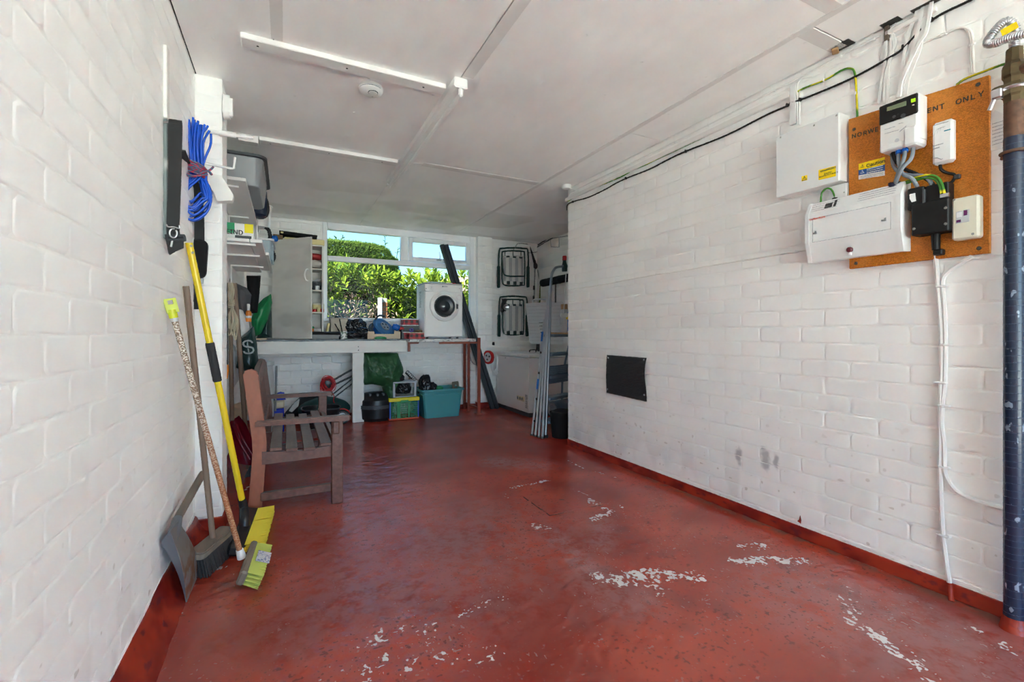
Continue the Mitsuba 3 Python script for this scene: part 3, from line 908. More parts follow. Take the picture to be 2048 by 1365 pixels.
tb = thing('side_table', 'marble patterned table top on a red angle iron frame beside the workbench', 'table')
TY = 5.65
tx0, tx1 = bx1 + 0.012, on_y(952, 685, TY)[0]
part(tb, 'top', bb(tx0, tx1, TY, YB - 0.02, BZ - 0.04, BZ, 0.004), 'mat_marble', False)
LGX = on_z(954.5, 830)[0]
for y in (TY + 0.02, 5.98, 6.14):
    part(tb, 'leg', join(bb(LGX - 0.02, LGX + 0.02, y - 0.02, y - 0.014, 0, BZ - 0.002), bb(LGX + 0.014, LGX + 0.02, y - 0.02, y + 0.02, 0, BZ - 0.002)) if y > 5.7 else join(bb(LGX + 0.0, LGX + 0.045, y - 0.03, y - 0.023, 0.0, BZ + 0.012), bb(LGX + 0.038, LGX + 0.045, y - 0.03, y + 0.015, 0.0, BZ + 0.012)), 'mat_red_steel', False)
part(tb, 'foot_rail', bb(LGX - 0.004, LGX + 0.03, TY, 6.12, 0.085, 0.10), 'mat_red_steel', False)
part(tb, 'foot_plate', bb(LGX - 0.02, LGX + 0.06, TY - 0.03, TY + 0.05, 0, 0.02), 'mat_red_steel', False)
part(tb, 'front_rail', bb(on_y(878, 690, TY + .02)[0], LGX + 0.01, TY + 0.01, TY + 0.02, BZ - 0.066, BZ - 0.04), 'mat_red_steel', False)
part(tb, 'bracket', join(bb(tx0, tx0 + 0.03, TY + 0.10, TY + 0.12, 0.86, BZ - 0.04), bb(tx0, tx0 + 0.14, TY + 0.10, TY + 0.12, BZ - 0.062, BZ - 0.04)), 'mat_red_steel', False)

# compact tumble dryer on the table
dk_ = thing('tumble_dryer', 'compact white tumble dryer with a round glass door on the marble table', 'dryer')
DY = 5.70
dx0, dx1 = on_y(849, 620, DY)[0], on_y(925.5, 620, DY)[0]
dz0, dz1 = BZ + 0.022, on_y(887, 569, DY)[2]
dw, dh = dx1 - dx0, dz1 - dz0
dcx = (dx0 + dx1) / 2
part(dk_, 'body', bb(dx0, dx1, DY, DY + 0.40, dz0, dz1, 0.012), 'mat_white_enamel', False)
part(dk_, 'control_panel', bb(dx0 + 0.002, dx1 - 0.002, DY - 0.006, DY + 0.01, dz1 - 0.105, dz1 - 0.002, 0.005), 'mat_white_enamel', False)
part(dk_, 'lid', bb(dx0 - 0.006, dx1 + 0.004, DY - 0.01, DY + 0.41, dz1, dz1 + 0.014, 0.005), 'mat_light_grey', False)
kn = (dx0 + 0.085, DY - 0.006, dz1 - 0.055)
part(dk_, 'timer_knob', lathe([(0.036, 0), (0.034, 0.006), (0.020, 0.007), (0.018, 0.020), (0.0, 0.021)], 24, kn, (0, -1, 0)), 'mat_white_plastic', 40)
part(dk_, 'timer_knob__pointer', box((kn[0], kn[1] - 0.0215, kn[2] + 0.008), (0.003, 0.002, 0.018)), 'mat_mid_grey', False)
part(dk_, 'badge', join(box((dcx + 0.01, DY - 0.0065, dz1 - 0.03), (0.07, 0.002, 0.016), 0.0005)), 'mat_light_grey', False)
part(dk_, 'badge__emblem', lathe([(0.008, 0), (0.008, 0.002), (0, 0.002)], 12, (dcx - 0.02, DY - 0.007, dz1 - 0.03), (0, -1, 0)), 'mat_dark_grey', False)
part(dk_, 'print_mark', join(box((dx1 - 0.035, DY - 0.0065, dz1 - 0.048), (0.055, 0.001, 0.004)), box((dx1 - 0.028, DY - 0.0065, dz1 - 0.066), (0.022, 0.001, 0.004)), box((dx1 - 0.028, DY - 0.0065, dz1 - 0.084), (0.018, 0.001, 0.004)), box((dx0 + 0.02, DY - 0.0065, dz1 - 0.066), (0.016, 0.001, 0.012))), 'mat_mid_grey', False)
dc = (dcx + 0.005, DY - 0.001, (on_y(887, 613, DY)[2]))
Rr = 0.195 * dw / 0.51
part(dk_, 'door', lathe([(Rr, 0), (Rr, 0.012), (Rr - 0.012, 0.024), (Rr * 0.78, 0.03), (Rr * 0.72, 0.022), (Rr * 0.70, 0.012)], 48, dc, (0, -1, 0)), 'mat_white_enamel', 40)
part(dk_, 'door__gasket', lathe([(Rr * 0.71, 0.012), (Rr * 0.69, 0.024), (Rr * 0.66, 0.014), (Rr * 0.63, 0.022), (Rr * 0.59, 0.012)], 48, dc, (0, -1, 0)), 'mat_dark_grey', 30)
part(dk_, 'door__ring', lathe([(Rr * 0.665, 0.018), (Rr * 0.655, 0.025), (Rr * 0.645, 0.018)], 48, dc, (0, -1, 0)), 'mat_steel', 40)
part(dk_, 'door__glass', lathe([(Rr * 0.60, 0.012), (Rr * 0.57, 0.02), (Rr * 0.40, 0.008), (Rr * 0.38, -0.004 + 0.012), (Rr * 0.28, 0.026), (0, 0.034)], 48, dc, (0, -1, 0)), 'mat_glass_dark', 40)
part(dk_, 'door__handle', box((dc[0] + Rr * 0.83, DY - 0.03, dc[2]), (0.026, 0.016, 0.065), 0.004), 'mat_dark_grey', False)
part(dk_, 'sticker', lathe([(0.036, 0), (0.036, 0.0012), (0.031, 0.0013), (0.0, 0.0012)], 24, (dx1 - 0.045, DY - 0.0005, dz1 - 0.165), (0, -1, 0)), 'mat_sticker_pink', False) if False else None
mat('mat_pale_pink', (0.62, 0.42, 0.44), 0.5)
part(dk_, 'sticker', lathe([(0.034, 0.0), (0.034, 0.0015), (0.030, 0.0015), (0.030, 0.0)], 24, (dx1 - 0.052, DY - 0.0005, dz1 - 0.165), (0, -1, 0)), 'mat_pale_pink', False)
for k in range(12):
    part(dk_, 'vent_slot', bb(dx0 - 0.0015, dx0 + 0.002, DY + 0.16, DY + 0.26, dz1 - 0.10 - k * 0.018, dz1 - 0.094 - k * 0.018), 'mat_mid_grey', False)
for x in (dx0 + 0.05, dx1 - 0.06):
    for y in (DY + 0.05, DY + 0.35):
        part(dk_, 'foot', lathe([(0.014, 0), (0.014, 0.014), (0.02, 0.022)], 12, (x, y, BZ)), 'mat_black_plastic', 30)
bk0 = on_y(857, 568, DY + 0.1)
mat('mat_teal_print', (0.03, 0.22, 0.30), 0.5)
bkt = thing('booklet', 'thin pale and teal booklet lying on the dryer', 'booklet')
zz = dz1 + 0.014
part(bkt, 'cover', bb(bk0[0], bk0[0] + 0.21, DY + 0.06, DY + 0.30, zz, zz + 0.022, 0.002), 'mat_light_grey', False)
part(bkt, 'spine', bb(bk0[0] + 0.005, bk0[0] + 0.212, DY + 0.055, DY + 0.0595, zz + 0.002, zz + 0.013), 'mat_teal_print', False)
rp = on_y(905, 566, DY + 0.1)
pk = thing('packet', 'small white packet with a red end lying on the dryer', 'packet')
part(pk, 'sleeve', bb(rp[0] - 0.10, rp[0] - 0.02, DY + 0.05, DY + 0.13, zz, zz + 0.015, 0.003), 'mat_white_plastic', False)
part(pk, 'end', bb(rp[0] - 0.019, rp[0] + 0.03, DY + 0.055, DY + 0.125, zz, zz + 0.017, 0.004), 'mat_red_plastic', False)

# lengths of black downpipe leaning behind the dryer
mat('mat_pipe_black', (0.020, 0.026, 0.034), 0.3)
for i, off in enumerate((0.0, 0.062)):
    a, b = on_y(985 + 9 * i, 818, 5.98), on_y(883.5 + 8 * i, 490, 6.13)
    a[2] = 0.0
    ax = (b - a) / np.linalg.norm(b - a)
    sec = rrect(0.058, 0.058, 0.010).difference(rrect(0.052, 0.052, 0.008))
    m = place(extrude(sec, float(np.linalg.norm(b - a))), a, np.cross([0, 1, 0], ax), z=ax)
    solo('downpipe', 'long black square downpipe leaning behind the dryer, %s of the pair' % ('left hand one', 'right hand one')[i], 'pipe', m, 'mat_pipe_black', 30, 'black downpipes')

# ---------------------------------------------------------------- cabinet with its door open
cb = thing('wall_cabinet', 'tall narrow white cabinet with its door ajar left of the window', 'cabinet')
CY = 5.90
mat('mat_lime_wood', lambda p, n, uv: mix((0.60, 0.57, 0.53), (0.72, 0.69, 0.65), fbm(p.x * 4, p.y * 4, p.z * 14, 4)) * (1.0 - 0.18 * smoothstep(0.5, 0.75, fbm(p.x * 3 + 2, p.y * 3, p.z * 4, 3))), 0.5)
mat('mat_shelf_edge', (0.60, 0.56, 0.48), 0.5)
cx_0, cx_1 = -0.135, on_y(647, 560, CY)[0]
cz1 = on_y(632, 490, CY)[2]
tk = 0.018
part(cb, 'side_panel', bb(cx_0, cx_0 + tk, CY, YB - 0.012, BZ, cz1, 0.001), 'mat_lime_wood', False)
part(cb, 'side_panel', bb(cx_1 - tk, cx_1, CY, YB - 0.012, BZ, cz1, 0.001), 'mat_lime_wood', False)
part(cb, 'back_panel', bb(cx_0, cx_1, YB - 0.016, YB - 0.010, BZ, cz1), 'mat_lime_wood', False)
part(cb, 'top_panel', bb(cx_0, cx_1, CY, YB - 0.012, cz1 - tk, cz1, 0.001), 'mat_lime_wood', False)
part(cb, 'base_panel', bb(cx_0, cx_1, CY + 0.01, YB - 0.012, BZ, BZ + 0.03, 0.001), 'mat_lime_wood', False)
shz = [on_y(632, v, CY)[2] for v in (537, 580, 624)]
for z in shz:
    part(cb, 'shelf', bb(cx_0 + tk, cx_1 - tk, CY + 0.004, YB - 0.016, z - 0.018, z, 0.001), 'mat_shelf_edge', False)
hx, hy = cx_0, CY - 0.004
phi = math.radians(47)
dvec = np.array([math.cos(phi), -math.sin(phi), 0])
dn = np.array([-math.sin(phi), -math.cos(phi), 0])          # towards the camera
dW = 0.575
dzb, dzt = BZ + 0.012, cz1 + 0.01
part(cb, 'door', place(box((dW / 2, 0, (dzb + dzt) / 2), (dW, 0.018, dzt - dzb), 0.002), (hx, hy, 0), dvec, z=(0, 0, 1)), 'mat_lime_wood', False)
hb = np.array([hx, hy, 0]) + dvec * (dW - 0.045) + dn * 0.009
hz = on_y(606, 550, hb[1])[2]
part(cb, 'door__handle', tube([hb + [0, 0, hz - 0.065], hb + dn * 0.026 - dvec * 0.004 + [0, 0, hz - 0.05], hb + dn * 0.034 - dvec * 0.014 + [0, 0, hz], hb + dn * 0.026 - dvec * 0.004 + [0, 0, hz + 0.05], hb + [0, 0, hz + 0.065]], 0.008, 8, 6), 'mat_white_plastic', 40)
# things on and in the cabinet
mat('mat_pale_yellow', (0.72, 0.62, 0.30), 0.6)
yb = thing('cardboard_box', 'pale yellow flat box on top of the cabinet', 'box')
part(yb, 'body', bb(cx_0 + 0.12, cx_1 + 0.01, CY - 0.01, YB - 0.03, cz1 + 0.001, cz1 + 0.062, 0.003), 'mat_pale_yellow', False)
mat('mat_brown_card', (0.19, 0.12, 0.06), 0.8)
solo('wooden_block', 'small brown block at the left end of the cabinet top', 'block', bb(cx_0 + 0.005, cx_0 + 0.105, CY - 0.0, CY + 0.18, cz1 + 0.001, cz1 + 0.085, 0.004), 'mat_brown_card', False)
fo = thing('folder', 'worn black ring folder lying on top of the cabinet', 'folder')
fz_ = cz1 + 0.064
fm = lambda z0, z1, w, tilt: place(box((0, 0, (z0 + z1) / 2), (w, 0.23, z1 - z0), 0.003), (cx_0 + 0.27, CY + 0.12, fz_ + 0.022), (math.cos(tilt), 0, -math.sin(tilt)), (0, 1, 0))
part(fo, 'lower_cover', fm(0.0, 0.008, 0.40, 0.05), 'mat_black_matt', False)
part(fo, 'papers', fm(0.009, 0.030, 0.38, 0.05), 'mat_pale_yellow', False)
part(fo, 'upper_cover', fm(0.031, 0.040, 0.41, 0.05), 'mat_black_matt', False)
part(fo, 'spine', fm(0.0, 0.04, 0.30, 0.05) if False else place(box((0.02, -0.12, 0.02), (0.36, 0.008, 0.036), 0.003), (cx_0 + 0.27, CY + 0.12, fz_ + 0.022), (math.cos(0.05), 0, -math.sin(0.05)), (0, 1, 0)), 'mat_black_matt', False)
cmx = (on_y(619, 560, CY)[0] + cx_1 - tk) / 2
mat('mat_red_cloth', (0.42, 0.035, 0.035), 0.6)
mat('mat_beige_cloth', (0.52, 0.48, 0.43), 0.8)
solo('cloth', 'folded beige cloth on the top shelf of the cabinet', 'cloth', bag((cmx, CY + 0.10, shz[0] + 0.055), (0.17, 0.20, 0.115), 31, 0.1, 5, 3), 'mat_beige_cloth', True)
solo('cloth_bundle', 'red folded bundle on the beige cloth in the cabinet', 'cloth', bag((cmx, CY + 0.10, shz[0] + 0.15), (0.175, 0.18, 0.085), 32, 0.1, 5, 3), 'mat_red_cloth', True)
bw = thing('basket', 'dark wire basket of white odds and ends on a cabinet shelf', 'basket')
part(bw, 'bowl', lathe([(0.05, 0), (0.085, 0.06), (0.092, 0.10), (0.086, 0.10), (0.05, 0.008)], 20, (cmx, CY + 0.11, shz[1])), 'mat_dark_grey', 40)
for i in range(6):
    part(bw, 'peg', place(box((0, 0, 0), (0.10, 0.016, 0.012), 0.003), (cmx + R.uniform(-.02, .03), CY + 0.07 + 0.012 * i, shz[1] + 0.10 + 0.006 * i), (math.cos(0.5), 0.2, math.sin(0.5)), (0, 1, 0.1)), 'mat_light_grey', False)
solo('tin', 'small white pot in front of the basket in the cabinet', 'pot', lathe([(0.024, 0), (0.026, 0.05), (0.022, 0.05), (0.0, 0.05)], 14, (cmx + 0.02, CY + 0.03, shz[1])), 'mat_white_plastic', 40)
solo('tin', 'black pot at the left of the basket in the cabinet', 'pot', lathe([(0.022, 0), (0.024, 0.05), (0.02, 0.052), (0, 0.052)], 14, (cmx - 0.05, CY + 0.035, shz[1])), 'mat_black_plastic', 40)
yt = thing('tin', 'round cream biscuit tin on a cabinet shelf', 'tin')
part(yt, 'body', lathe([(0, 0), (0.075, 0), (0.075, 0.09), (0, 0.09)], 24, (cmx + 0.03, CY + 0.16, shz[2])), 'mat_pale_yellow', 40)
part(yt, 'lid', lathe([(0.077, 0.088), (0.077, 0.104), (0, 0.104)], 24, (cmx + 0.03, CY + 0.16, shz[2])), 'mat_cream_plastic', 40)
for i, (dx, m, h, lab) in enumerate(((-0.045, 'mat_red_plastic', 0.030, 'small red lidded pot at the left of a cabinet shelf'), (-0.005, 'mat_red_plastic', 0.028, 'small red lidded pot in the middle of a cabinet shelf'), (0.035, 'mat_pale_yellow', 0.055, 'small yellow pot on a cabinet shelf'), (0.075, 'mat_red_plastic', 0.035, 'small red pot at the right end of a cabinet shelf'))):
    solo('pot', lab, 'pot', lathe([(0.02, 0), (0.021, h), (0.018, h + 0.004), (0, h + 0.004)], 14, (cmx + dx, CY + 0.04, shz[2])), m, 40)
solo('bottle', 'dark topped bottle lying left on a cabinet shelf', 'bottle', lathe([(0.03, 0), (0.03, 0.10), (0.014, 0.13), (0.014, 0.15), (0, 0.15)], 16, (cmx - 0.065, CY + 0.09, shz[2])), 'mat_dark_grey', 40)
oc = thing('can', 'orange and green paint can at the foot of the cabinet', 'can')
part(oc, 'body', lathe([(0.032, 0.0), (0.032, 0.10), (0, 0.10)], 20, (cmx - 0.05, CY + 0.05, BZ + 0.03)), 'mat_orange_plastic', 40)
part(oc, 'lid', lathe([(0.034, 0.10), (0.034, 0.125), (0, 0.125)], 20, (cmx - 0.05, CY + 0.05, BZ + 0.03)), 'mat_green_plastic', 40)
tu = thing('tub', 'pale round tub at the foot of the cabinet', 'tub')
part(tu, 'body', lathe([(0.055, 0), (0.08, 0.10), (0.075, 0.10), (0.05, 0.01), (0, 0.01)], 24, (cmx + 0.03, CY + 0.17, BZ + 0.03)), 'mat_white_plastic', 40)

# ---------------------------------------------------------------- on the workbench
def bx(u, y):
    return on_y(u, 670, y)[0]


ro = thing('bin_bag_roll', 'shiny black roll of bin bags lying in front of the cabinet', 'roll')
ry = 5.83
part(ro, 'roll', lathe([(0, 0), (0.044, 0.0), (0.046, 0.01), (0.046, 0.32), (0.044, 0.33), (0, 0.33)], 20, (bx(620, ry), ry, BZ + 0.046), (1, 0, 0)), 'mat_black_bag', 30)
part(ro, 'loose_edge', ribbon([(bx(650, ry), ry - 0.045, BZ + 0.05), (bx(650, ry), ry - 0.047, BZ + 0.03), (bx(650, ry), ry - 0.05, BZ + 0.004)], 0.30, 0.002, (1, 0, 0)), 'mat_black_bag', False)
po = thing('planter', 'square beige stoneware planter at the back of the workbench', 'planter')
py = 6.03
part(po, 'pot', place(rbox(0.205, 0.17, on_y(676, 637, py)[2] - BZ, 0.012, 0.003, 0.12), (bx(677, py), py, BZ), (1, 0, 0), z=(0, 0, 1)), 'mat_stoneware', 30) if False else None
mat('mat_stoneware', lambda p, n, uv: mix((0.42, 0.36, 0.29), (0.56, 0.50, 0.42), fbm(p.x * 16, p.y * 16, p.z * 16, 4)), 0.8, spec=0.2)
part(po, 'pot', place(rbox(0.205, 0.17, on_y(676, 637, py)[2] - BZ, 0.012, 0.003, 0.12), (bx(677, py), py, BZ), (1, 0, 0), z=(0, 0, 1)), 'mat_stoneware', 30)
part(po, 'rim', place(rbox(0.212, 0.178, 0.02, 0.014, 0.003), (bx(677, py), py, on_y(676, 637, py)[2] - 0.016), (1, 0, 0), z=(0, 0, 1)), 'mat_stoneware', 30)
solo('clip', 'small black clip on the window sill over the planter', 'clip', bag((bx(673, 6.15), 6.165, WZ0 + 0.033), (0.05, 0.03, 0.035), 4, 0.3, 6, 2), 'mat_black_plastic', True)
bo = thing('book', 'yellow book standing tilted beside the cabinet', 'book')
part(bo, 'cover', place(box((0, 0, 0.10), (0.022, 0.15, 0.20), 0.002), (bx(650, 6.05), 6.05, BZ), (math.cos(0.22), 0, -math.sin(0.22)), (0, 1, 0)), 'mat_pale_yellow', False)
my = 5.84
mx = bx(687, my)
mg = thing('mug', 'white patterned mug holding two black pens on the workbench', 'mug')
mat('mat_mug', lambda p, n, uv: mix((0.16, 0.20, 0.14), (0.74, 0.73, 0.69), smoothstep(0.40, 0.48, fbm(p.x * 70, p.y * 70, p.z * 70, 2))), 0.2)
part(mg, 'cup', lathe([(0, 0.0), (0.043, 0.0), (0.046, 0.006), (0.047, 0.098), (0.043, 0.098), (0.042, 0.01), (0, 0.01)], 28, (mx, my, BZ)), 'mat_mug', 40)
part(mg, 'handle', tube([(mx + 0.045, my, BZ + 0.08), (mx + 0.072, my, BZ + 0.075), (mx + 0.078, my, BZ + 0.05), (mx + 0.066, my, BZ + 0.027), (mx + 0.044, my, BZ + 0.024)], 0.007, 8, 6), 'mat_white_plastic', 40)
for i, (u, v) in enumerate(((670, 648), (679, 639))):
    t = on_y(u, v, my + 0.01)
    solo('pen', 'black pen standing in the mug, %s' % ('leaning left', 'nearly upright')[i], 'pen', tube([(mx + (-0.005, 0.0)[i], my + 0.005, BZ + 0.013), t], 0.006, 8), 'mat_black_plastic', 30, 'pens in the mug')
# black bags in a heap
for i, (u, v, w, h, sd) in enumerate(((699, 655, 0.15, 0.16, 1), (716, 655, 0.20, 0.17, 2), (724, 666, 0.16, 0.11, 3), (707, 671, 0.20, 0.08, 6))):
    yb_ = (6.0, 5.98, 5.86, 5.85)[i]
    c = on_y(u, v, yb_)
    solo('bin_bag', ('crumpled black bin bag behind the mug on the workbench', 'crumpled black bin bag, biggest of the heap on the workbench', 'small shiny black bag against the wooden tray', 'flat dark bag right beside the mug')[i], 'bag', bag((c[0], yb_, max(c[2], BZ + h * 0.4)), (w, 0.14, h * 1.25), sd, 0.30, 7, 4), 'mat_black_bag', True, 'black bags on the workbench')
# tray with a cable reel
ty0, tx_0, tx_1 = 5.80, bx(735, 5.8), bx(801, 5.8)
tr = thing('tray', 'shallow pale wooden tray with cut out sides on the workbench', 'tray')
mat('mat_pale_wood', (0.62, 0.50, 0.36), 0.7)
th_ = 0.095
fr = sbox(0, 0, tx_1 - tx_0, th_).difference(sbox((tx_1 - tx_0) * 0.2, th_ * 0.66, (tx_1 - tx_0) * 0.8, th_ + 1))
for y in (ty0, ty0 + 0.26):
    part(tr, 'side', place(extrude(fr, 0.008), (tx_0, y + 0.008, BZ + 0.001), (1, 0, 0), (0, 0, 1)), 'mat_pale_wood', False)
for x in (tx_0, tx_1 - 0.008):
    part(tr, 'end', bb(x, x + 0.008, ty0 + 0.008, ty0 + 0.252, BZ + 0.001, BZ + th_), 'mat_pale_wood', False)
part(tr, 'base', bb(tx_0, tx_1, ty0, ty0 + 0.26, BZ + 0.001, BZ + 0.008), 'mat_pale_wood', False)
cr = thing('cable_reel', 'blue extension cable reel lying tilted in the wooden tray', 'cable reel')
mat('mat_reel_blue', (0.035, 0.13, 0.30), 0.35)
rc = on_y(767, 656, 5.93)
rax = np.array([0.45, -0.62, 0.64])
part(cr, 'flange', lathe([(0.155, 0), (0.155, 0.012), (0.13, 0.02), (0.10, 0.012), (0.06, 0.03), (0, 0.03)], 32, rc, rax), 'mat_reel_blue', 30)
rb = rc - rax / np.linalg.norm(rax) * 0.10
part(cr, 'flange', lathe([(0.155, 0), (0.155, 0.012), (0.03, 0.012)], 32, rb, rax), 'mat_dark_grey', 30)
part(cr, 'hub_face', lathe([(0.065, 0.03), (0.062, 0.038), (0, 0.038)], 24, rc, rax), 'mat_mid_grey', 30)
part(cr, 'drum', lathe([(0.09, 0.01), (0.09, 0.10)], 24, rb, rax), 'mat_blue_plastic', 30)
for a in range(4):
    ax_ = np.cross(rax, [0, 0, 1]); ax_ /= np.linalg.norm(ax_); bx_ = np.cross(rax / np.linalg.norm(rax), ax_)
    o = rc + (ax_ * math.cos(a * 1.57 + .7) + bx_ * math.sin(a * 1.57 + .7)) * 0.038 + rax / np.linalg.norm(rax) * 0.039
    part(cr, 'socket', lathe([(0.012, 0), (0.012, 0.002), (0, 0.002)], 10, o, rax), 'mat_black_plastic', False)
fa = rc - np.array([0.10, 0, -0.02])
part(cr, 'stand', tube([rb + [-0.13, -0.02, -0.06], rb + [-0.10, -0.03, 0.07], rc + [-0.07, -0.0, 0.145], rc + [0.02, 0.03, 0.15]], 0.012, 8, 5), 'mat_dark_grey', 40)
sc1 = on_y(762, 678, 5.775)
gb = thing('glove', 'small green crumpled strap lying on the bench edge by the tray', 'strap')
part(gb, 'strap', bag((sc1[0], 5.792, BZ + 0.012), (0.14, 0.03, 0.04), 8, 0.3, 8, 3), 'mat_green_plastic', True)
sd_ = thing('screwdriver', 'blue and red handled tool sticking out beside the tray', 'tool')
h0, h1 = on_y(792, 655, 5.95), on_y(806, 659, 5.90)
part(sd_, 'knob', lathe([(0, -0.05), (0.03, -0.045), (0.043, -0.01), (0.04, 0.03), (0.02, 0.05), (0, 0.05)], 18, h0, (1, -0.2, -0.3)), 'mat_blue_plastic', 40)
part(sd_, 'collar', lathe([(0.018, 0), (0.026, 0.012), (0.026, 0.05), (0.018, 0.06), (0, 0.06)], 16, h0 + np.array([0.04, -0.005, -0.012]), (1, -0.2, -0.3)), 'mat_red_plastic', 40)
solo('box', 'tall narrow black box between the tray and the tartan boxes', 'box', bb(bx(802, 5.9), bx(808, 5.9), 5.88, 5.98, BZ, BZ + 0.12, 0.003), 'mat_black_plastic', False)


def tartan_col(p, n, uv):
    a = smoothstep(0.45, 0.55, dr.abs(2 * (p.x * 14 - dr.floor(p.x * 14)) - 1))
    b = smoothstep(0.45, 0.55, dr.abs(2 * (p.z * 16 - dr.floor(p.z * 16)) - 1))
    c = smoothstep(0.45, 0.55, dr.abs(2 * (p.y * 14 - dr.floor(p.y * 14)) - 1))
    k = dr.select(dr.abs(n.y) > 0.5, (a + b) * 0.5, dr.select(dr.abs(n.x) > 0.5, (c + b) * 0.5, (a + c) * 0.5))
    return mix((0.52, 0.03, 0.035), (0.03, 0.012, 0.015), k)


mat('mat_tartan', tartan_col, 0.5)


def lidbox(name, label, x0, x1, y0, y1, z0, z1, m, lid):
    k = thing(name, label, 'box', 'tartan boxes')
    part(k, 'body', bb(x0, x1, y0, y1, z0, z1, 0.002), m, False)
    part(k, 'lid', bb(x0 - 0.003, x1 + 0.003, y0 - 0.003, y1 + 0.003, z1, z1 + 0.012, 0.002), lid, False)
    return k


g1 = lidbox('gift_box', 'plain dark grey box with a white lid under the top tartan box', bx(803, 6.0), bx(839, 6.0), 5.97, 6.14, BZ, on_y(820, 652, 5.97)[2], 'mat_dark_grey', 'mat_white_plastic')
z_ = on_y(820, 652, 5.97)[2] + 0.013
g2 = lidbox('gift_box', 'red tartan box stacked on the dark grey box beside the dryer', bx(806, 6.0), bx(836, 6.0), 5.98, 6.13, z_, on_y(820, 640, 5.97)[2], 'mat_tartan', 'mat_white_plastic')
g3 = lidbox('gift_box', 'red tartan box at the front edge of the table', bx(819, 5.72), bx(850, 5.72), 5.72, 5.86, BZ, on_y(835, 667, 5.72)[2], 'mat_tartan', 'mat_pale_wood')
g4 = lidbox('gift_box', 'dark red tartan box left behind the front tartan box', bx(806, 5.88), bx(820, 5.88), 5.88, 5.955, BZ, on_y(812, 666, 5.88)[2], 'mat_tartan', 'mat_white_plastic')
fz2 = on_y(835, 667, 5.72)[2] + 0.013
mat('mat_purple', (0.06, 0.04, 0.30), 0.5)
solo('ball_of_tape', 'small purple roll of tape on the front tartan box', 'tape', lathe([(0.012, -0.014), (0.026, -0.014), (0.026, 0.014), (0.012, 0.014), (0.012, -0.014)], 20, (bx(823, 5.78), 5.79, fz2 + 0.027), (0, -1, 0.1)), 'mat_purple', 40)
solo('brush', 'small brown brush lying on the front tartan box', 'brush', bag((bx(838, 5.78), 5.79, fz2 + 0.015), (0.10, 0.05, 0.035), 12, 0.15, 5, 3), 'mat_brown_card', True)

# ---------------------------------------------------------------- left wall: brooms, shovel, strap, cable
def pv(p):
    p = np.asarray(p, float) - EYE
    return V0 - F * p[2] / (p[0] * ST + p[1] * CT)


def along(a, b, v):
    """The point of the segment a-b that stands at the height v of the picture."""
    lo, hi = 0.0, 1.0
    for _ in range(40):
        m = (lo + hi) / 2
        if (pv(a + (b - a) * m) - v) * (pv(b) - pv(a)) < 0:
            lo = m
        else:
            hi = m
    return a + (b - a) * lo


def bristles(a, b, d, ln, n, rows, rowv, r=0.0022, fan=0.12, seed=1, skip=()):
    """Tapered bristles set along a-b in rows, pointing along d."""
    rng = np.random.default_rng(seed)
    d = np.asarray(d, float) / np.linalg.norm(d)
    out = []
    e = (b - a) / np.linalg.norm(b - a)
    q = np.cross(d, e)
    for k in range(rows):
        for i in range(n):
            t = (i + 0.5) / n
            if any(s0 < t < s1 for s0, s1 in skip):
                continue
            p = a + (b - a) * t + np.asarray(rowv) * (k / max(rows - 1, 1) - 0.5)
            dd = d + e * ((t - 0.5) * 2 * fan + rng.normal(0, 0.014)) + q * ((k / max(rows - 1, 1) - 0.5) * fan + rng.normal(0, 0.02))
            l = ln * rng.uniform(0.975, 1.02)
            out.append(tube([p, p + dd * l * 0.6, p + dd * l], [r, r, r * 0.7], 4))
    return join(out)


mat('mat_yellow_paint', (0.78, 0.56, 0.012), 0.3, coat=0.5)
mat('mat_bristle_yellow', (0.72, 0.60, 0.045), 0.6)
mat('mat_bristle_lime', (0.42, 0.46, 0.085), 0.7)
mat('mat_bristle_black', (0.035, 0.032, 0.032), 0.6)
mat('mat_rubber', (0.022, 0.022, 0.024), 0.75)
mat('mat_lime', (0.50, 0.55, 0.02), 0.4)


def mottle(p, n, uv):
    k = smoothstep(0.47, 0.55, fbm(p.x * 210, p.y * 210, p.z * 210, 2))
    rust = smoothstep(1.0, 0.35, p.z)
    return mix(mix((0.20, 0.13, 0.085), (0.30, 0.10, 0.035), rust), mix((0.62, 0.56, 0.48), (0.42, 0.22, 0.12), rust), k)


mat('mat_mottled_metal', mottle, 0.5)
mat('mat_old_wood', lambda p, n, uv: mix((0.13, 0.085, 0.06), (0.25, 0.175, 0.125), fbm(p.x * 30, p.y * 30, p.z * 4, 4)), 0.6)
mat('mat_grey_wood', lambda p, n, uv: mix((0.11, 0.088, 0.068), (0.23, 0.19, 0.15), fbm(p.x * 40, p.y * 9, p.z * 30, 4)), 0.75)
mat('mat_rusty_steel', lambda p, n, uv: mix((0.21, 0.205, 0.205), (0.19, 0.10, 0.06), smoothstep(0.36, 0.60, fbm(p.x * 22, p.y * 22, p.z * 22, 4)) * smoothstep(0.27, 0.10, p.z)), 0.45, metal=0.35)
mat('mat_blued_steel', (0.17, 0.19, 0.215), 0.4, metal=0.4)

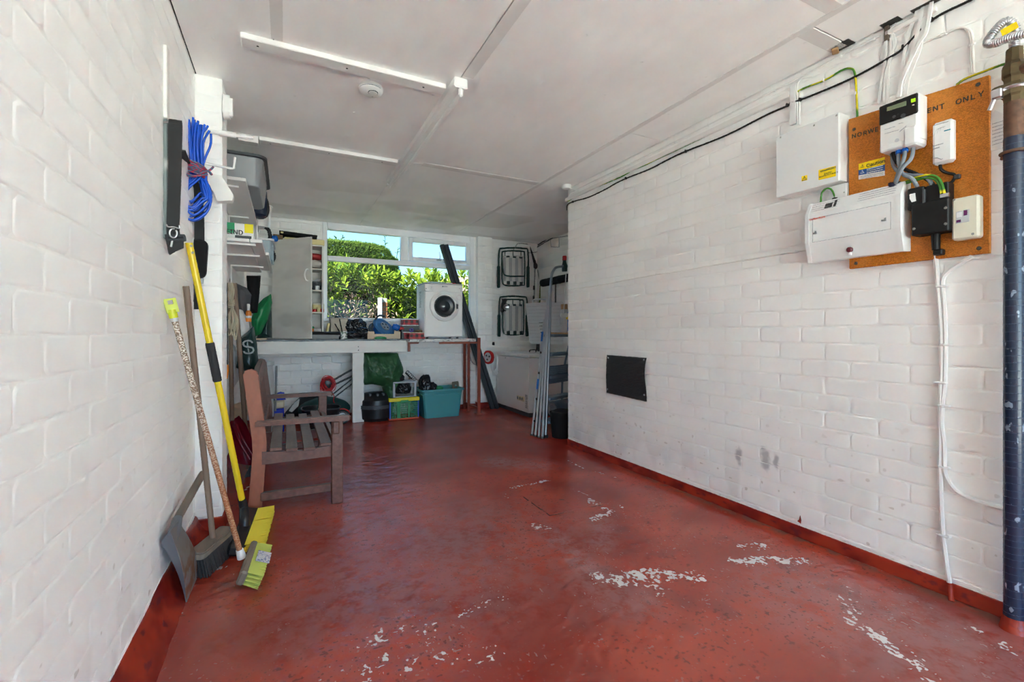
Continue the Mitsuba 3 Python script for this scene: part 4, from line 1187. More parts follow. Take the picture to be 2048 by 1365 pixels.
# yellow broom
br = thing('snow_broom', 'tall yellow handled broom with yellow bristles leaning on the left wall', 'broom')
ya = on_x(378, 486, -0.425)
yh_n, yh_f = on_z(471, 1104, 0.035), on_z(503, 1024, 0.035)
yb2 = (yh_n + yh_f) / 2 + np.array([-0.01, 0.06, 0.115])
g0_, g1_ = along(ya, yb2, 686), along(ya, yb2, 763)
part(br, 'pole', tube([ya, yb2], 0.0158, 16), 'mat_yellow_paint', 40)
part(br, 'grip', tube([g0_, g0_ + (g1_ - g0_) * 0.03, g0_ + (g1_ - g0_) * 0.97, g1_], [0.0185, 0.0205, 0.0205, 0.0185], 16), 'mat_rubber', 40)
for f_ in (0.012, 0.035):
    q = ya + (yb2 - ya) * f_
    part(br, 'rivet', lathe([(0.006, 0), (0.006, 0.003), (0, 0.003)], 8, q + np.array([0.008, -0.0135, 0]), (0.5, -0.85, 0)), 'mat_screw', False)
ax = (yb2 - ya) / np.linalg.norm(yb2 - ya)
part(br, 'socket', tube([yb2 - ax * 0.035, yb2 + ax * 0.02, (yh_n + yh_f) / 2 + [0, 0.01, 0.06], (yh_n + yh_f) / 2 + [0, 0, 0.02]], [0.020, 0.022, 0.026, 0.03], 12, 4), 'mat_black_plastic', 40)
he = (yh_f - yh_n) / np.linalg.norm(yh_f - yh_n)
hs = np.cross(he, [0, 0, 1.0])
hl = float(np.linalg.norm(yh_f - yh_n))
part(br, 'head', place(box((0, 0, 0), (hl, 0.075, 0.055), 0.012), (yh_n + yh_f) / 2, he, z=(0.25, 0, 1)), 'mat_black_plastic', False)
part(br, 'bristles', bristles(yh_n + he * 0.02 + hs * 0.035, yh_f - he * 0.01 + hs * 0.035, hs + np.array([0, 0, 0.02]), 0.088, 90, 4, np.array([0, 0, 0.035]), 0.003, 0.03, 3, [(0.60, 0.622)]), 'mat_bristle_yellow', False)
part(br, 'squeegee_tab', box(yh_n + he * 0.17 - hs * 0.045, (0.035, 0.03, 0.045), 0.008), 'mat_yellow_plastic', False)
part(br, 'squeegee_tab', box(yh_n + he * 0.03 + hs * 0.0 + [0.02, -0.02, 0.0], (0.05, 0.02, 0.018), 0.005), 'mat_yellow_plastic', False)

# broom with a mottled metal handle and green hanging cap
b2 = thing('yard_broom', 'narrow broom with a mottled rusty handle and lime green hanging cap', 'broom')
sa = on_x(337, 598, -0.425)
n2, f2 = on_z(484, 1166, 0.045), on_z(505, 1104, 0.055)
m2 = n2 * 0.38 + f2 * 0.62
sb = m2 + np.array([-0.035, 0.0, 0.06])
t1 = along(sa, sb, 634)
ax = (sb - sa) / np.linalg.norm(sb - sa)
part(b2, 'handle', tube([t1, sb], 0.0115, 14), 'mat_mottled_metal', 40)
capw = extrude(sbox(-0.019, -0.055, 0.019, 0.0).difference(rrect(0.022, 0.026, 0.004).buffer(0) if False else sbox(-0.011, -0.024, 0.011, -0.004)).buffer(0.002), 0.020, 0.003)
cx_ = np.cross([0.25, -1, 0], ax)
part(b2, 'hanging_cap', join(place(capw, sa + np.array([0, 0.01, 0]), cx_, z=np.cross(cx_, -ax)), tube([t1 + ax * 0.005, sa + ax * 0.045], [0.0155, 0.0165], 14)), 'mat_lime', 30)
part(b2, 'collar', tube([t1 - ax * 0.002, t1 + ax * 0.02], 0.0135, 14), 'mat_light_grey', 40)
e2 = (f2 - n2) / np.linalg.norm(f2 - n2)
s2 = np.cross(e2, [0, 0, 1.0])
dn2 = s2 * 0.80 + np.array([0, 0, -0.34])
l2 = float(np.linalg.norm(f2 - n2)) + 0.02
part(b2, 'head', place(box((0, 0, 0), (l2, 0.062, 0.03), 0.008), (n2 + f2) / 2 + [0, 0, 0.02], e2, z=-dn2), 'mat_grey_wood', False)
part(b2, 'ferrule', tube([sb - ax * 0.008, sb + ax * 0.035], [0.015, 0.019], 14), 'mat_white_plastic', 40)
dn2u = dn2 / np.linalg.norm(dn2)
part(b2, 'bristles', bristles(n2 + dn2u * 0.012 + [0, 0, 0.02], f2 + dn2u * 0.012 + [0, 0, 0.02], dn2, 0.066, 54, 4, np.cross(dn2u, e2) * 0.05, 0.003, 0.10, 5), 'mat_bristle_lime', False)
lab = (n2 + f2) / 2 + dn2u * 0.055 + np.array([0, 0, 0.02])
up2 = np.cross(e2, dn2u)
up2 = up2 * (1 if up2[2] > 0 else -1)
part(b2, 'label', place(box((0, 0, 0), (0.085, 0.058, 0.0015)), lab + up2 * 0.0335, e2, z=up2), 'mat_label_paper', False) if False else None
mat('mat_label_paper', lambda p, n, uv: mix((0.25, 0.27, 0.40), (0.62, 0.60, 0.63), smoothstep(0.35, 0.5, fbm(p.x * 160, p.y * 160, p.z * 160, 2))), 0.6)
part(b2, 'label', place(box((0, 0, 0), (0.095, 0.058, 0.0015)), lab + up2 * 0.036, e2, z=up2), 'mat_label_paper', False, label='faded white paper label')

# old broom with black bristles
b3 = thing('sweeping_broom', 'wooden broom with black bristles standing against the pier', 'broom')
n3_, f3_ = on_z(390, 1112, 0.105), on_z(452, 1060, 0.105)
ca = on_x(372, 573, -0.42)
e3 = (f3_ - n3_) / np.linalg.norm(f3_ - n3_)
mid3 = n3_ * 0.45 + f3_ * 0.55
part(b3, 'handle', tube([ca, mid3 + [0, 0, 0.005]], [0.0135, 0.0125], 14), 'mat_old_wood', 40)
s3 = np.cross(e3, [0, 0, 1.0])
part(b3, 'head', place(extrude(rrect(float(np.linalg.norm(f3_ - n3_)) + 0.02, 0.075, 0.02), 0.03, 0.006), (n3_ + f3_) / 2 + [0, 0, -0.015], e3, z=(0.12, 0, 1)), 'mat_grey_wood', 30)
part(b3, 'bristles', bristles(n3_ + [0, 0, -0.012], f3_ + [0, 0, -0.012], s3 * 0.22 + np.array([0, 0, -1.0]), 0.092, 46, 6, s3 * 0.062, 0.0026, 0.12, 6), 'mat_bristle_black', False)

# coal shovel
sh = thing('coal_shovel', 'rusty flat steel shovel with a short wooden handle leaning low on the left wall', 'shovel')
Tt, Rr_ = on_z(374, 1205, 0.002), on_z(401, 1141, 0.002)
Aa, Bb = on_x(341, 1062, -0.392), on_x(361, 1049, -0.392)
Af = on_x(324, 1084, -0.428)
nx = 9
grid = []
for i in range(nx):
    s = i / (nx - 1)
    for j in range(nx):
        t = j / (nx - 1)
        p = (Tt * (1 - t) + Rr_ * t) * (1 - s) + (Aa * (1 - t) + Bb * t) * s
        p = p + np.array([0.018, 0, 0.0]) * math.sin(math.pi * s) * 0.6
        grid.append(p)
ff = []
for i in range(nx - 1):
    for j in range(nx - 1):
        a = i * nx + j
        ff += [[a, a + 1, a + nx + 1], [a, a + nx + 1, a + nx]]
th3 = np.array([-0.002, -0.0015, 0.0])
gv = np.array(grid)
rim = [i for i in range(nx)] + [i * nx + nx - 1 for i in range(1, nx)] + [(nx - 1) * nx + i for i in range(nx - 2, -1, -1)] + [i * nx for i in range(nx - 2, 0, -1)]
k = len(gv)
sf = []
for i in range(len(rim)):
    a, b = rim[i], rim[(i + 1) % len(rim)]
    sf += [[a, a + k, b + k], [a, b + k, b]]
part(sh, 'blade', M(np.vstack([gv, gv + th3]), ff + [[c + k, b + k, a + k] for a, b, c in ff] + sf), 'mat_rusty_steel', 30)
edge = gv[[i * nx for i in range(nx)]]
fl = np.array([e_ + (Af - Aa) * (i / (nx - 1)) * 1.0 + np.array([-0.004, 0, 0]) for i, e_ in enumerate(edge)])
fv = np.vstack([edge, fl, edge + [0, 0.002, 0], fl + [0, 0.002, 0]])
f_ = []
for i in range(nx - 1):
    for o, p_ in ((0, nx), (2 * nx, 3 * nx)):
        f_ += [[o + i, o + i + 1, p_ + i + 1], [o + i, p_ + i + 1, p_ + i]]
part(sh, 'side_flange', M(fv, f_), 'mat_blued_steel', False)
so0, so1 = (Aa + Bb) / 2 * 0.6 + Af * 0.4 + np.array([0.0, -0.02, -0.035]), on_x(355, 1038, -0.405)
hd1 = on_x(406, 947, -0.372)
back = np.array([Aa * 0.98 + Bb * 0.02, Bb, (Aa + Bb) / 2 + [-0.03, 0, 0.0], Af])
part(sh, 'back_plate', M(np.vstack([Aa, Bb, Af, Af + (Bb - Aa) * 0.9, so1 + [-.008, 0, 0.0], so1 + [.012, 0.01, 0.0]]), [[0, 1, 5], [0, 5, 4], [2, 0, 4], [1, 3, 5], [2, 4, 5], [2, 5, 3]]), 'mat_blued_steel', False)
part(sh, 'socket', tube([so0, (so0 + so1) / 2 + [0.004, 0, 0], so1], [0.026, 0.021, 0.0175], 14, 4), 'mat_blued_steel', 40)
part(sh, 'handle', tube([so1 - (hd1 - so1) * 0.05, so1 + (hd1 - so1) * 0.5, hd1 - (hd1 - so1) * 0.015, hd1], [0.0155, 0.0165, 0.0165, 0.013], 14), 'mat_grey_wood', 40)

# steel channel on the wall, webbing strap with a pad, coil of blue cable
mat('mat_green_grey', lambda p, n, uv: mix((0.21, 0.25, 0.25), (0.55, 0.55, 0.53), smoothstep(0.5, 0.64, fbm(p.x * 20, p.y * 20, p.z * 9, 3))), 0.5)
ch = thing('wall_channel', 'upright steel strip on the left wall, white above and grey green below', 'channel')
s0, s1, s2_ = on_x(333, 92, XL + 0.012), on_x(333, 238, XL + 0.012), on_x(333, 478, XL + 0.012)
part(ch, 'painted_strip', bb(XL + 0.002, XL + 0.016, s0[1] - 0.012, s0[1] + 0.035, s1[2], s0[2], 0.003), 'mat_white_timber', False)
part(ch, 'bare_strip', bb(XL + 0.002, XL + 0.016, s0[1] - 0.006, s0[1] + 0.05, s2_[2], s1[2] - 0.002, 0.003), 'mat_green_grey', False)
mat('mat_webbing', (0.016, 0.016, 0.017), 0.75, bump=lambda p, n, uv: noise(p.x * 700, p.y * 700, p.z * 380), scale=0.0008)
st = thing('webbing_strap', 'wide black webbing strap with buckle and shoulder pad hanging on the left wall', 'strap')
xw = XL + 0.045
wq = lambda u, v, x=xw, dy=0.0: on_x(u, v, x) + np.array([0, dy, 0])
ys_ = on_x(350, 300, xw)[1]
wy = lambda u, v, dy=0.0: on_y(u, v, ys_ + dy)
wdt = float(np.linalg.norm(wy(337, 300) - wy(365, 300)))
part(st, 'webbing', ribbon([wy(351, 246, 0.05), wy(351, 241, 0.02), wy(351, 246, -0.004), wy(350.5, 262), wy(350, 330), wy(348, 400), wy(346, 455), wy(348, 480)], [wdt * 0.9, wdt * 0.92, wdt * 0.95, wdt, wdt * 0.93, wdt * 0.9, wdt * 0.92, wdt * 0.92], 0.006, (1, 0, 0), 5), 'mat_webbing', 30)
pxm = lambda d: d * 1.0 / F * (np.array([0, ys_, 0]) @ np.array([ST, CT, 0]) + xw * ST)
part(st, 'webbing_end', place(extrude(Polygon([(pxm(-14), pxm(12)), (pxm(17), pxm(12)), (pxm(17), pxm(-12)), (pxm(4), pxm(-20)), (pxm(-6), pxm(-28)), (pxm(-8), pxm(-24))]), 0.006, 0.001), wy(347, 483, -0.004), (1, 0, 0), z=(0, -1, 0)), 'mat_webbing', False)
part(st, 'buckle', place(extrude(rrect(pxm(32), pxm(14), 0.006).difference(rrect(pxm(24), pxm(3), 0.002)), 0.012, 0.003), wy(353, 477, -0.006), (1, 0, 0.12), z=(0, -1, 0)), 'mat_black_plastic', False)
hk0 = wy(347, 455, -0.016)
ring = [hk0 + np.array([pxm(6) * math.cos(a), -0.004, -pxm(12) + pxm(9) * math.sin(a)]) for a in np.linspace(1.2, 1.2 + 5.9, 18)]
part(st, 'snap_hook', join(tube([hk0 + [-pxm(12), 0, pxm(4)], hk0 + [-pxm(8), 0, 0], hk0 + [0, 0, pxm(1)], hk0 + [pxm(9), 0, pxm(-1)], hk0 + [pxm(9.5), 0, pxm(5)]], 0.0035, 8, 4), tube(ring, 0.0035, 8)), 'mat_steel', 40)
part(st, 'pull_tab', tube([wy(345, 480, -.014), wy(342, 494, -.014)], 0.0035, 6), 'mat_light_grey', 30)
part(st, 'hanger', tube([wy(351, 243, 0.02), [XL + 0.004, ys_ + 0.02, wy(351, 243)[2] - 0.004]], 0.005, 6), 'mat_screw', 30)
yq = YP - 0.035
pd = lambda u, v: on_y(u, v, yq)
sw_ = float(np.linalg.norm(pd(388, 440) - pd(408, 440)))
part(st, 'webbing', ribbon([wq(358, 300, xw), on_y(372, 330, 2.80), pd(392, 380), pd(398, 430), pd(399, 484)], sw_, 0.005, (1, 0.0, 0), 5), 'mat_webbing', 30)
a0, a1 = pd(399, 481), pd(394, 556)
pl = float(np.linalg.norm(a0 - a1))
part(st, 'shoulder_pad', place(extrude(rrect(pl, sw_ * 1.75, 0.03), 0.016, 0.006), (a0 + a1) / 2 + [0, 0.008, 0], a1 - a0, z=(0, -1, 0)), 'mat_black_matt', 30)
part(st, 'shoulder_pad__piping', tube([(a0 + a1) / 2 + (a1 - a0) / pl * x + np.cross((a1 - a0) / pl, [0, -1, 0]) * y + [0, -0.006, 0] for x, y in np.array(rrect(pl, sw_ * 1.75, 0.03).exterior.coords)[::1]], 0.004, 6), 'mat_black_plastic', 30)
part(st, 'webbing', ribbon([pd(391, 550), pd(390, 580), pd(390, 619)], sw_ * 0.75, 0.005, (1, 0, 0), 4), 'mat_webbing', 30)
part(st, 'clip', box(pd(404, 562), (0.014, 0.014, 0.03), 0.003), 'mat_steel', False)

co = thing('cable_coil', 'coil of bright blue cable tied round the middle hanging by the pier', 'cable')
mat('mat_cable_blue', (0.006, 0.085, 0.56), 0.3, coat=0.3)
yc = 2.84
def cp(u, v, dy=0.0):
    return on_y(u, v, yc + dy)


cab = []
rr = 0.0054
rg = random.Random(5)
tie = (392, 345)
for i in range(13):
    f_ = i / 12
    utop = 372 + 40 * f_ + rg.uniform(-3, 3)
    vt = 236 + 26 * abs(f_ - 0.3) + rg.uniform(-3, 8)
    ut = 378 + 28 * f_
    dy = -0.03 * (i % 3)
    ul, ur = 359 + 3 * (i % 4) + rg.uniform(-1, 1), 421 - 3.0 * (i % 5) + rg.uniform(-1.5, 1.5)
    vb = 436 - 9 * (i % 5) + rg.uniform(-2, 3)
    um = 386 + rg.uniform(-6, 6)
    pts = [cp(utop + 6 * (f_ - .3), vt, dy - 0.004), cp(ut - 2 + (utop - ut) * 0.35, 285, dy - 0.008), cp(ut, 325, dy), cp(ut - 1, 352, dy),
           cp(ul + 9, 378, dy - 0.01), cp(ul, 405, dy - 0.012), cp(ul + 6, vb - 6, dy - 0.012), cp(um, vb + 4, dy - 0.008), cp(ur - 8, vb - 14, dy - 0.004), cp(ur, 395, dy), cp(ur - 7, 368, dy + 0.004), cp(ut + 8, 348, dy + 0.008)]
    cab.append(tube(pts, rr, 8, 5))
for (u0_, v0_, u1_, v1_, dy) in ((374, 241, 384, 300, -.05), (388, 240, 389, 300, -.045), (346, 240, 376, 262, -.02), (402, 250, 385, 310, -.055), (416, 252, 400, 270, -.04)):
    cab.append(tube([cp(u0_, v0_, dy), cp((u0_ + u1_) / 2 + 2, (v0_ + v1_) / 2, dy - .004), cp(u1_, v1_, dy), cp(392, 345, dy + .01)], rr, 8, 5))
cab.append(tube([cp(422, 268, -.03), cp(421, 290, -.03), cp(411, 315, -.03), cp(400, 348, -.03)], rr, 8, 5))
cab.append(tube([cp(366, 286, .03), cp(374, 302, .0), cp(384, 330, -.01)], rr, 8, 4))
part(co, 'cable', join(cab), 'mat_cable_blue', True)


def cord_col(p, n, uv):
    s = p.x * 90 + p.z * 140 + p.y * 60
    k = s - dr.floor(s)
    w = noise(p.x * 150, p.y * 150, p.z * 150)
    return dr.select(w > 0.52, mi.Color3f(0.36, 0.03, 0.07), dr.select(k > 0.5, mi.Color3f(0.02, 0.16, 0.28), mi.Color3f(0.15, 0.10, 0.16)))


mat('mat_paracord', cord_col, 0.6)
tc = cp(391, 343, -0.03)
wr = []
for i in range(6):
    zz_ = tc[2] + 0.026 - 0.0105 * i
    wr.append(tube([tc * [1, 1, 0] + np.array([0.046 * math.cos(a), 0.062 * math.sin(a), zz_ - 0.012 * math.cos(a) - 0.004 * math.sin(a)]) for a in np.linspace(0, 2 * math.pi, 25)], 0.0055, 8))
wr.append(tube([cp(374, 351, -.11), cp(392, 353, -.12), cp(406, 345, -.12), cp(419, 341, -.11), cp(427, 334, -.10)], 0.005, 8, 4))
wr.append(tube([cp(372, 348, -.11), cp(390, 352, -.125), cp(414, 350, -.11)], 0.005, 8, 4))
wr.append(tube([cp(417, 342, -.11), cp(424, 350, -.11)], 0.006, 8))
part(co, 'tie_cord', join(wr), 'mat_paracord', True, label='red and blue braided cord tied round the coil')
solo('hook', 'small steel hook above the blue cable coil', 'hook', join(tube([on_y(390, 246, YP + 0.0), on_y(390, 246, YP - 0.13), on_y(390, 240, YP - 0.15)], 0.004, 6)), 'mat_screw', 30)

# conduits and fittings on the pier
cd = thing('conduit', 'white cable conduit running along the pier to the ceiling strip', 'conduit')
k0, k1, k2 = on_y(400, 259, YP - 0.02), on_y(440, 266, YP - 0.02), on_y(482, 272, YP - 0.02)
part(cd, 'tube', tube([k0, k1, k2 + [0.06, 0.0, 0]], 0.010, 10), 'mat_white_plastic', 40)
part(cd, 'coupling', tube([k1 - [0.005, 0, 0], k1 + [0.075, 0, 0]], 0.0155, 12), 'mat_white_plastic', 40)
part(cd, 'coupling', tube([k2 - [0.0, 0, 0], k2 + [0.025, 0, 0]], 0.014, 12), 'mat_white_plastic', 40)
el = thing('conduit', 'thin white painted pipe bent upward beside the grey basin', 'pipe')
e0, e1, e2_ = on_y(410, 327, YP - 0.012), on_y(469, 338, YP - 0.012), on_y(470, 315, YP - 0.012)
part(el, 'pipe', tube([e0, e1 - [0.012, 0, 0], e1 - [0.003, 0, -0.003], e2_], 0.0065, 10), 'mat_white_plastic', 40)
jb = thing('junction_box', 'white oval junction box at the top of the left pier', 'junction box')
jc = on_x(455, 215, XP + 0.02)
part(jb, 'cover', place(extrude(rrect(0.075, 0.13, 0.034), 0.045, 0.014), (XP + 0.001, jc[1], jc[2]), (0, 1, 0), (0, 0, 1)), 'mat_white_plastic', 40)
part(jb, 'base', place(extrude(rrect(0.082, 0.137, 0.036), 0.008), (XP + 0.0005, jc[1], jc[2]), (0, 1, 0), (0, 0, 1)), 'mat_white_plastic', 40)
wk = thing('shelf_block', 'white painted wooden block fixed low on the pier under the pipe', 'block')
bq = on_y(441, 375, YP - 0.02)
part(wk, 'block', place(extrude(Polygon([(-0.075, 0.0), (-0.03, 0.06), (0.02, 0.055), (0.075, -0.04), (0.07, -0.075), (0.0, -0.085), (-0.02, -0.03)]), 0.06, 0.004), bq + [-0.012, 0.02, 0.0], (1, 0, 0), z=(0, -1, 0)), 'mat_white_timber', False)

# ---------------------------------------------------------------- ceiling fittings
for i, (y, xa, xb, lab) in enumerate(((2.49, -0.19, 0.81, 'white ceiling batten nearest the door, left of the lamp'), (3.735, -0.17, 0.815, 'white ceiling batten further in, meeting the far end of the lamp'))):
    k = thing('ceiling_batten', lab, 'batten', 'ceiling battens')
    part(k, 'strip', bb(xa, xb, y - 0.042, y + 0.042, ZC - 0.028, ZC - 0.0005, 0.003), 'mat_white_wood', False)
    for x in np.linspace(xa + 0.07, xb - 0.12, 3):
        part(k, 'screw', lathe([(0.006, 0), (0.005, 0.0015), (0, 0.0015)], 8, (x, y, ZC - 0.028), (0, 0, -1)), 'mat_black_screw', False)
sb_ = thing('ceiling_box', 'short white trunking piece joining the pier conduit to the batten', 'trunking')
part(sb_, 'body', bb(-0.30, -0.175, 3.70, 3.77, ZC - 0.05, ZC - 0.0005, 0.003), 'mat_white_wood', False)
lt = thing('batten_lamp', 'long white fluorescent batten lamp on the ceiling, switched off', 'lamp')
ly0, ly1, lx = 2.36, 4.20, 0.862
prof = Polygon([(-0.036, 0.0), (-0.036, -0.035), (-0.022, -0.052), (0.022, -0.052), (0.036, -0.035), (0.036, 0.0)])
part(lt, 'body', place(extrude(prof, ly1 - ly0), (lx, ly1, ZC - 0.0005), (1, 0, 0), z=(0, -1, 0)), 'mat_white_enamel', 20)
part(lt, 'end_cap', bb(lx - 0.039, lx + 0.039, ly0 - 0.014, ly0 + 0.004, ZC - 0.058, ZC - 0.001, 0.006), 'mat_white_plastic', False)
part(lt, 'end_cap', bb(lx - 0.039, lx + 0.039, ly1 - 0.004, ly1 + 0.014, ZC - 0.058, ZC - 0.001, 0.006), 'mat_white_plastic', False)
for y in (ly0 - 0.004, ly1 + 0.004):
    part(lt, 'lamp_holder', bb(lx - 0.014, lx + 0.014, y - 0.010, y + 0.010, ZC - 0.105, ZC - 0.056, 0.009), 'mat_white_plastic', False)
part(lt, 'tube', tube([(lx, ly0 + 0.006, ZC - 0.088), (lx, ly1 - 0.006, ZC - 0.088)], 0.013, 16), 'mat_lamp_tube', 40) if False else None
mat('mat_lamp_tube', (0.82, 0.82, 0.80), 0.15)
part(lt, 'tube', tube([(lx, ly0 + 0.006, ZC - 0.088), (lx, ly1 - 0.006, ZC - 0.088)], 0.013, 16), 'mat_lamp_tube', 40)
sm = thing('smoke_detector', 'round white smoke detector on the ceiling', 'smoke detector')
dcn = on_z(742, 178, ZC - 0.01)
sx_, sy_ = float(dcn[0]), float(dcn[1])
part(sm, 'base', lathe([(0.0, 0.0), (0.066, 0.0), (0.068, -0.012), (0.060, -0.014), (0, -0.014)], 40, (sx_, sy_, ZC - 0.0005)), 'mat_white_plastic', 40)
part(sm, 'vent_ring', lathe([(0.060, -0.013), (0.060, -0.02), (0, -0.02)], 40, (sx_, sy_, ZC)), 'mat_mid_grey', 40)
part(sm, 'cover', lathe([(0.062, -0.018), (0.066, -0.022), (0.062, -0.030), (0.045, -0.038), (0.0, -0.040)], 40, (sx_, sy_, ZC)), 'mat_white_plastic', 50)
part(sm, 'button', lathe([(0.025, -0.0385), (0.025, -0.0425), (0.022, -0.0435), (0, -0.0435)], 30, (sx_ + 0.008, sy_ - 0.02, ZC)), 'mat_white_plastic', 40)
part(sm, 'button__rim', lathe([(0.027, -0.0375), (0.027, -0.0415), (0.0252, -0.0415)], 30, (sx_ + 0.008, sy_ - 0.02, ZC)), 'mat_dark_grey', 40)
part(sm, 'indicator', lathe([(0.004, -0.036), (0.003, -0.039), (0, -0.039)], 10, (sx_ + 0.012, sy_ + 0.028, ZC)), 'mat_dark_grey', 40)
hr = thing('ceiling_rose', 'small white round ceiling rose at the top corner of the right wall', 'ceiling rose')
rq = on_z(1133, 375, ZC - 0.02)
part(hr, 'body', lathe([(0, 0), (0.045, 0), (0.045, -0.02), (0.035, -0.034), (0, -0.036)], 24, (rq[0], rq[1], ZC - 0.0005)), 'mat_white_plastic', 40)
part(hr, 'flex', tube([(rq[0] + .02, rq[1] - .01, ZC - .03), (rq[0] + .05, rq[1] - .05, ZC - .045), (XR - .006, rq[1] - .09, ZC - .07)], 0.004, 6, 4), 'mat_white_plastic', 40)

# ---------------------------------------------------------------- hardwood bench on the left
def wood_red(p, n, uv):
    g = 0.5 * fbm(p.x * 60, p.y * 9, p.z * 60, 3) + 0.5 * fbm(p.x * 45, p.y * 45, p.z * 12, 3)
    c = mix((0.10, 0.040, 0.027), (0.155, 0.064, 0.045), smoothstep(0.2, 0.8, g))
    top = smoothstep(0.6, 0.95, dr.abs(n.z))
    return mix(c, mix((0.135, 0.115, 0.105), (0.21, 0.185, 0.17), g), 0.8 * top)      # weathered grey where rain has stood on it


mat('mat_bench_wood', wood_red, 0.42, spec=0.45, bump=lambda p, n, uv: fbm(p.x * 60, p.y * 20, p.z * 60, 3), scale=0.0015)
mat('mat_bench_end', lambda p, n, uv: mix((0.21, 0.062, 0.030), (0.34, 0.115, 0.060), fbm(p.x * 30, p.y * 30, p.z * 14, 4)), 0.5, bump=lambda p, n, uv: fbm(p.x * 60, p.y * 60, p.z * 30, 3), scale=0.0015)
gb_ = thing('garden_bench', 'weathered reddish hardwood bench with slatted seat standing by the left wall', 'bench')
fx_, bx_2, y0_, y1_ = 0.298, -0.168, 3.13, 4.42
post_poly = Polygon([(-0.038, 0), (0.036, 0), (0.064, 0.40), (0.060, 0.47), (0.018, 0.84), (0.006, 0.868), (-0.02, 0.88), (-0.05, 0.872), (-0.062, 0.845), (-0.016, 0.46), (-0.012, 0.38)])
for y in (y0_ + 0.02, y1_):
    part(gb_, 'back_post', place(extrude(post_poly, 0.05, 0.004), (bx_2, y + 0.05, 0), (1, 0, 0), (0, 0, 1)), 'mat_bench_end' if y < 3.5 else 'mat_bench_wood', False)
for y in (y0_ - 0.02, y1_ - 0.02):
    part(gb_, 'front_leg', bb(fx_ - 0.034, fx_ + 0.034, y, y + 0.055, 0, 0.535, 0.004), 'mat_bench_wood', False)
arm_poly = Polygon([(-0.235, -0.030), (0.26, -0.036), (0.30, -0.034), (0.312, -0.012), (0.305, 0.02), (0.27, 0.032), (-0.235, 0.030)])
for y in (y0_ + 0.01, y1_ + 0.005):
    part(gb_, 'arm', place(extrude(arm_poly, 0.032, 0.008), (0.072, y + 0.005, 0.533), (1, 0.0 if y > 4 else -0.06, 0), z=(0, 0, 1)), 'mat_bench_wood', False)
part(gb_, 'arm_bracket', bb(fx_ - 0.03, fx_ + 0.012, y0_ - 0.034, y0_ - 0.018, 0.45, 0.533, 0.012), 'mat_bench_wood', False)
slx = [(-0.054, 896, 552), (0.034, 897, 585), (0.134, 895, 620), (0.231, 886, 652)]
for x, v, u in slx:
    z = on_y(u, v, y0_)[2]
    part(gb_, 'seat_slat', bb(x - 0.034, x + 0.034, y0_ - 0.006, y1_ + 0.05, z - 0.020, z, 0.003), 'mat_bench_wood', False)
zs = [on_y(u, v, y0_)[2] for x, v, u in slx]
rail_poly = Polygon([(-0.13, zs[0] - 0.021), (slx[1][0], zs[1] - 0.022), (slx[2][0], zs[2] - 0.022), (0.265, zs[3] - 0.018), (0.265, zs[3] - 0.095), (-0.13, zs[0] - 0.10)])
for y in (y0_ + 0.045, y1_ + 0.03, (y0_ + y1_) / 2):
    part(gb_, 'seat_rail', place(extrude(rail_poly, 0.03, 0.002), (0, y, 0), (1, 0, 0), (0, 0, 1)), 'mat_bench_wood', False)
part(gb_, 'front_rail', bb(fx_ - 0.018, fx_ + 0.014, y0_ + 0.035, y1_ - 0.02, zs[3] - 0.085, zs[3] - 0.005, 0.003), 'mat_bench_wood', False)
for y in (y0_ + 0.0, y1_):
    part(gb_, 'stretcher', bb(bx_2 + 0.03, fx_ - 0.033, y + 0.005, y + 0.045, 0.075, 0.125, 0.005), 'mat_bench_wood', False)
part(gb_, 'top_rail', place(extrude(Polygon([(0, 0), (1.26, 0), (1.26, 0.07), (1.0, 0.10), (0.63, 0.115), (0.26, 0.10), (0, 0.07)]), 0.032, 0.004), (bx_2 - 0.004, y0_ + 0.06, 0.775), (0, 1, 0), (-0.11, 0, 0.995)), 'mat_bench_wood', False)
part(gb_, 'lower_back_rail', bb(bx_2 + 0.012, bx_2 + 0.045, y0_ + 0.05, y1_ + 0.01, 0.43, 0.49, 0.003), 'mat_bench_wood', False)
for i in range(9):
    y = y0_ + 0.14 + i * 0.135
    part(gb_, 'back_slat', ribbon([(bx_2 + 0.022, y, 0.48), (bx_2 - 0.012, y, 0.78)], 0.055, 0.016, (0, 1, 0)), 'mat_bench_wood', False)

# ---------------------------------------------------------------- shelves on the left wall behind the pier
sf1 = thing('wall_shelf', 'upper white shelf behind the pier carrying the grey basin', 'shelf', 'shelves behind the pier')
S1Z, S1X, S1Y0, S1Y1 = 2.10, -0.235, 3.46, 5.16
mat('mat_shelf_white', (0.68, 0.665, 0.645), 0.35)
part(sf1, 'board', bb(XL + 0.008, S1X, S1Y0, S1Y1, S1Z, S1Z + 0.022, 0.002), 'mat_shelf_white', False)
for y in (S1Y0 + 0.12, S1Y1 - 0.65):
    part(sf1, 'bracket', join(bb(XL + 0.008, S1X - 0.05, y, y + 0.025, S1Z - 0.012, S1Z - 0.0005, 0.002), bb(XL + 0.006, XL + 0.016, y, y + 0.025, S1Z - 0.16, S1Z, 0.002)), 'mat_white_plastic', False)
sf2 = thing('wall_shelf', 'lower white shelf behind the pier carrying the green and yellow box', 'shelf', 'shelves behind the pier')
S2Z, S2Y0, S2Y1 = 1.700, 3.45, 5.15
part(sf2, 'board', bb(XL + 0.008, -0.215, S2Y0, S2Y1, S2Z, S2Z + 0.022, 0.002), 'mat_shelf_white', False)
part(sf2, 'board', bb(-0.211, -0.140, S2Y0, S2Y1 - 0.2, S2Z, S2Z + 0.022, 0.002), 'mat_shelf_white', False)
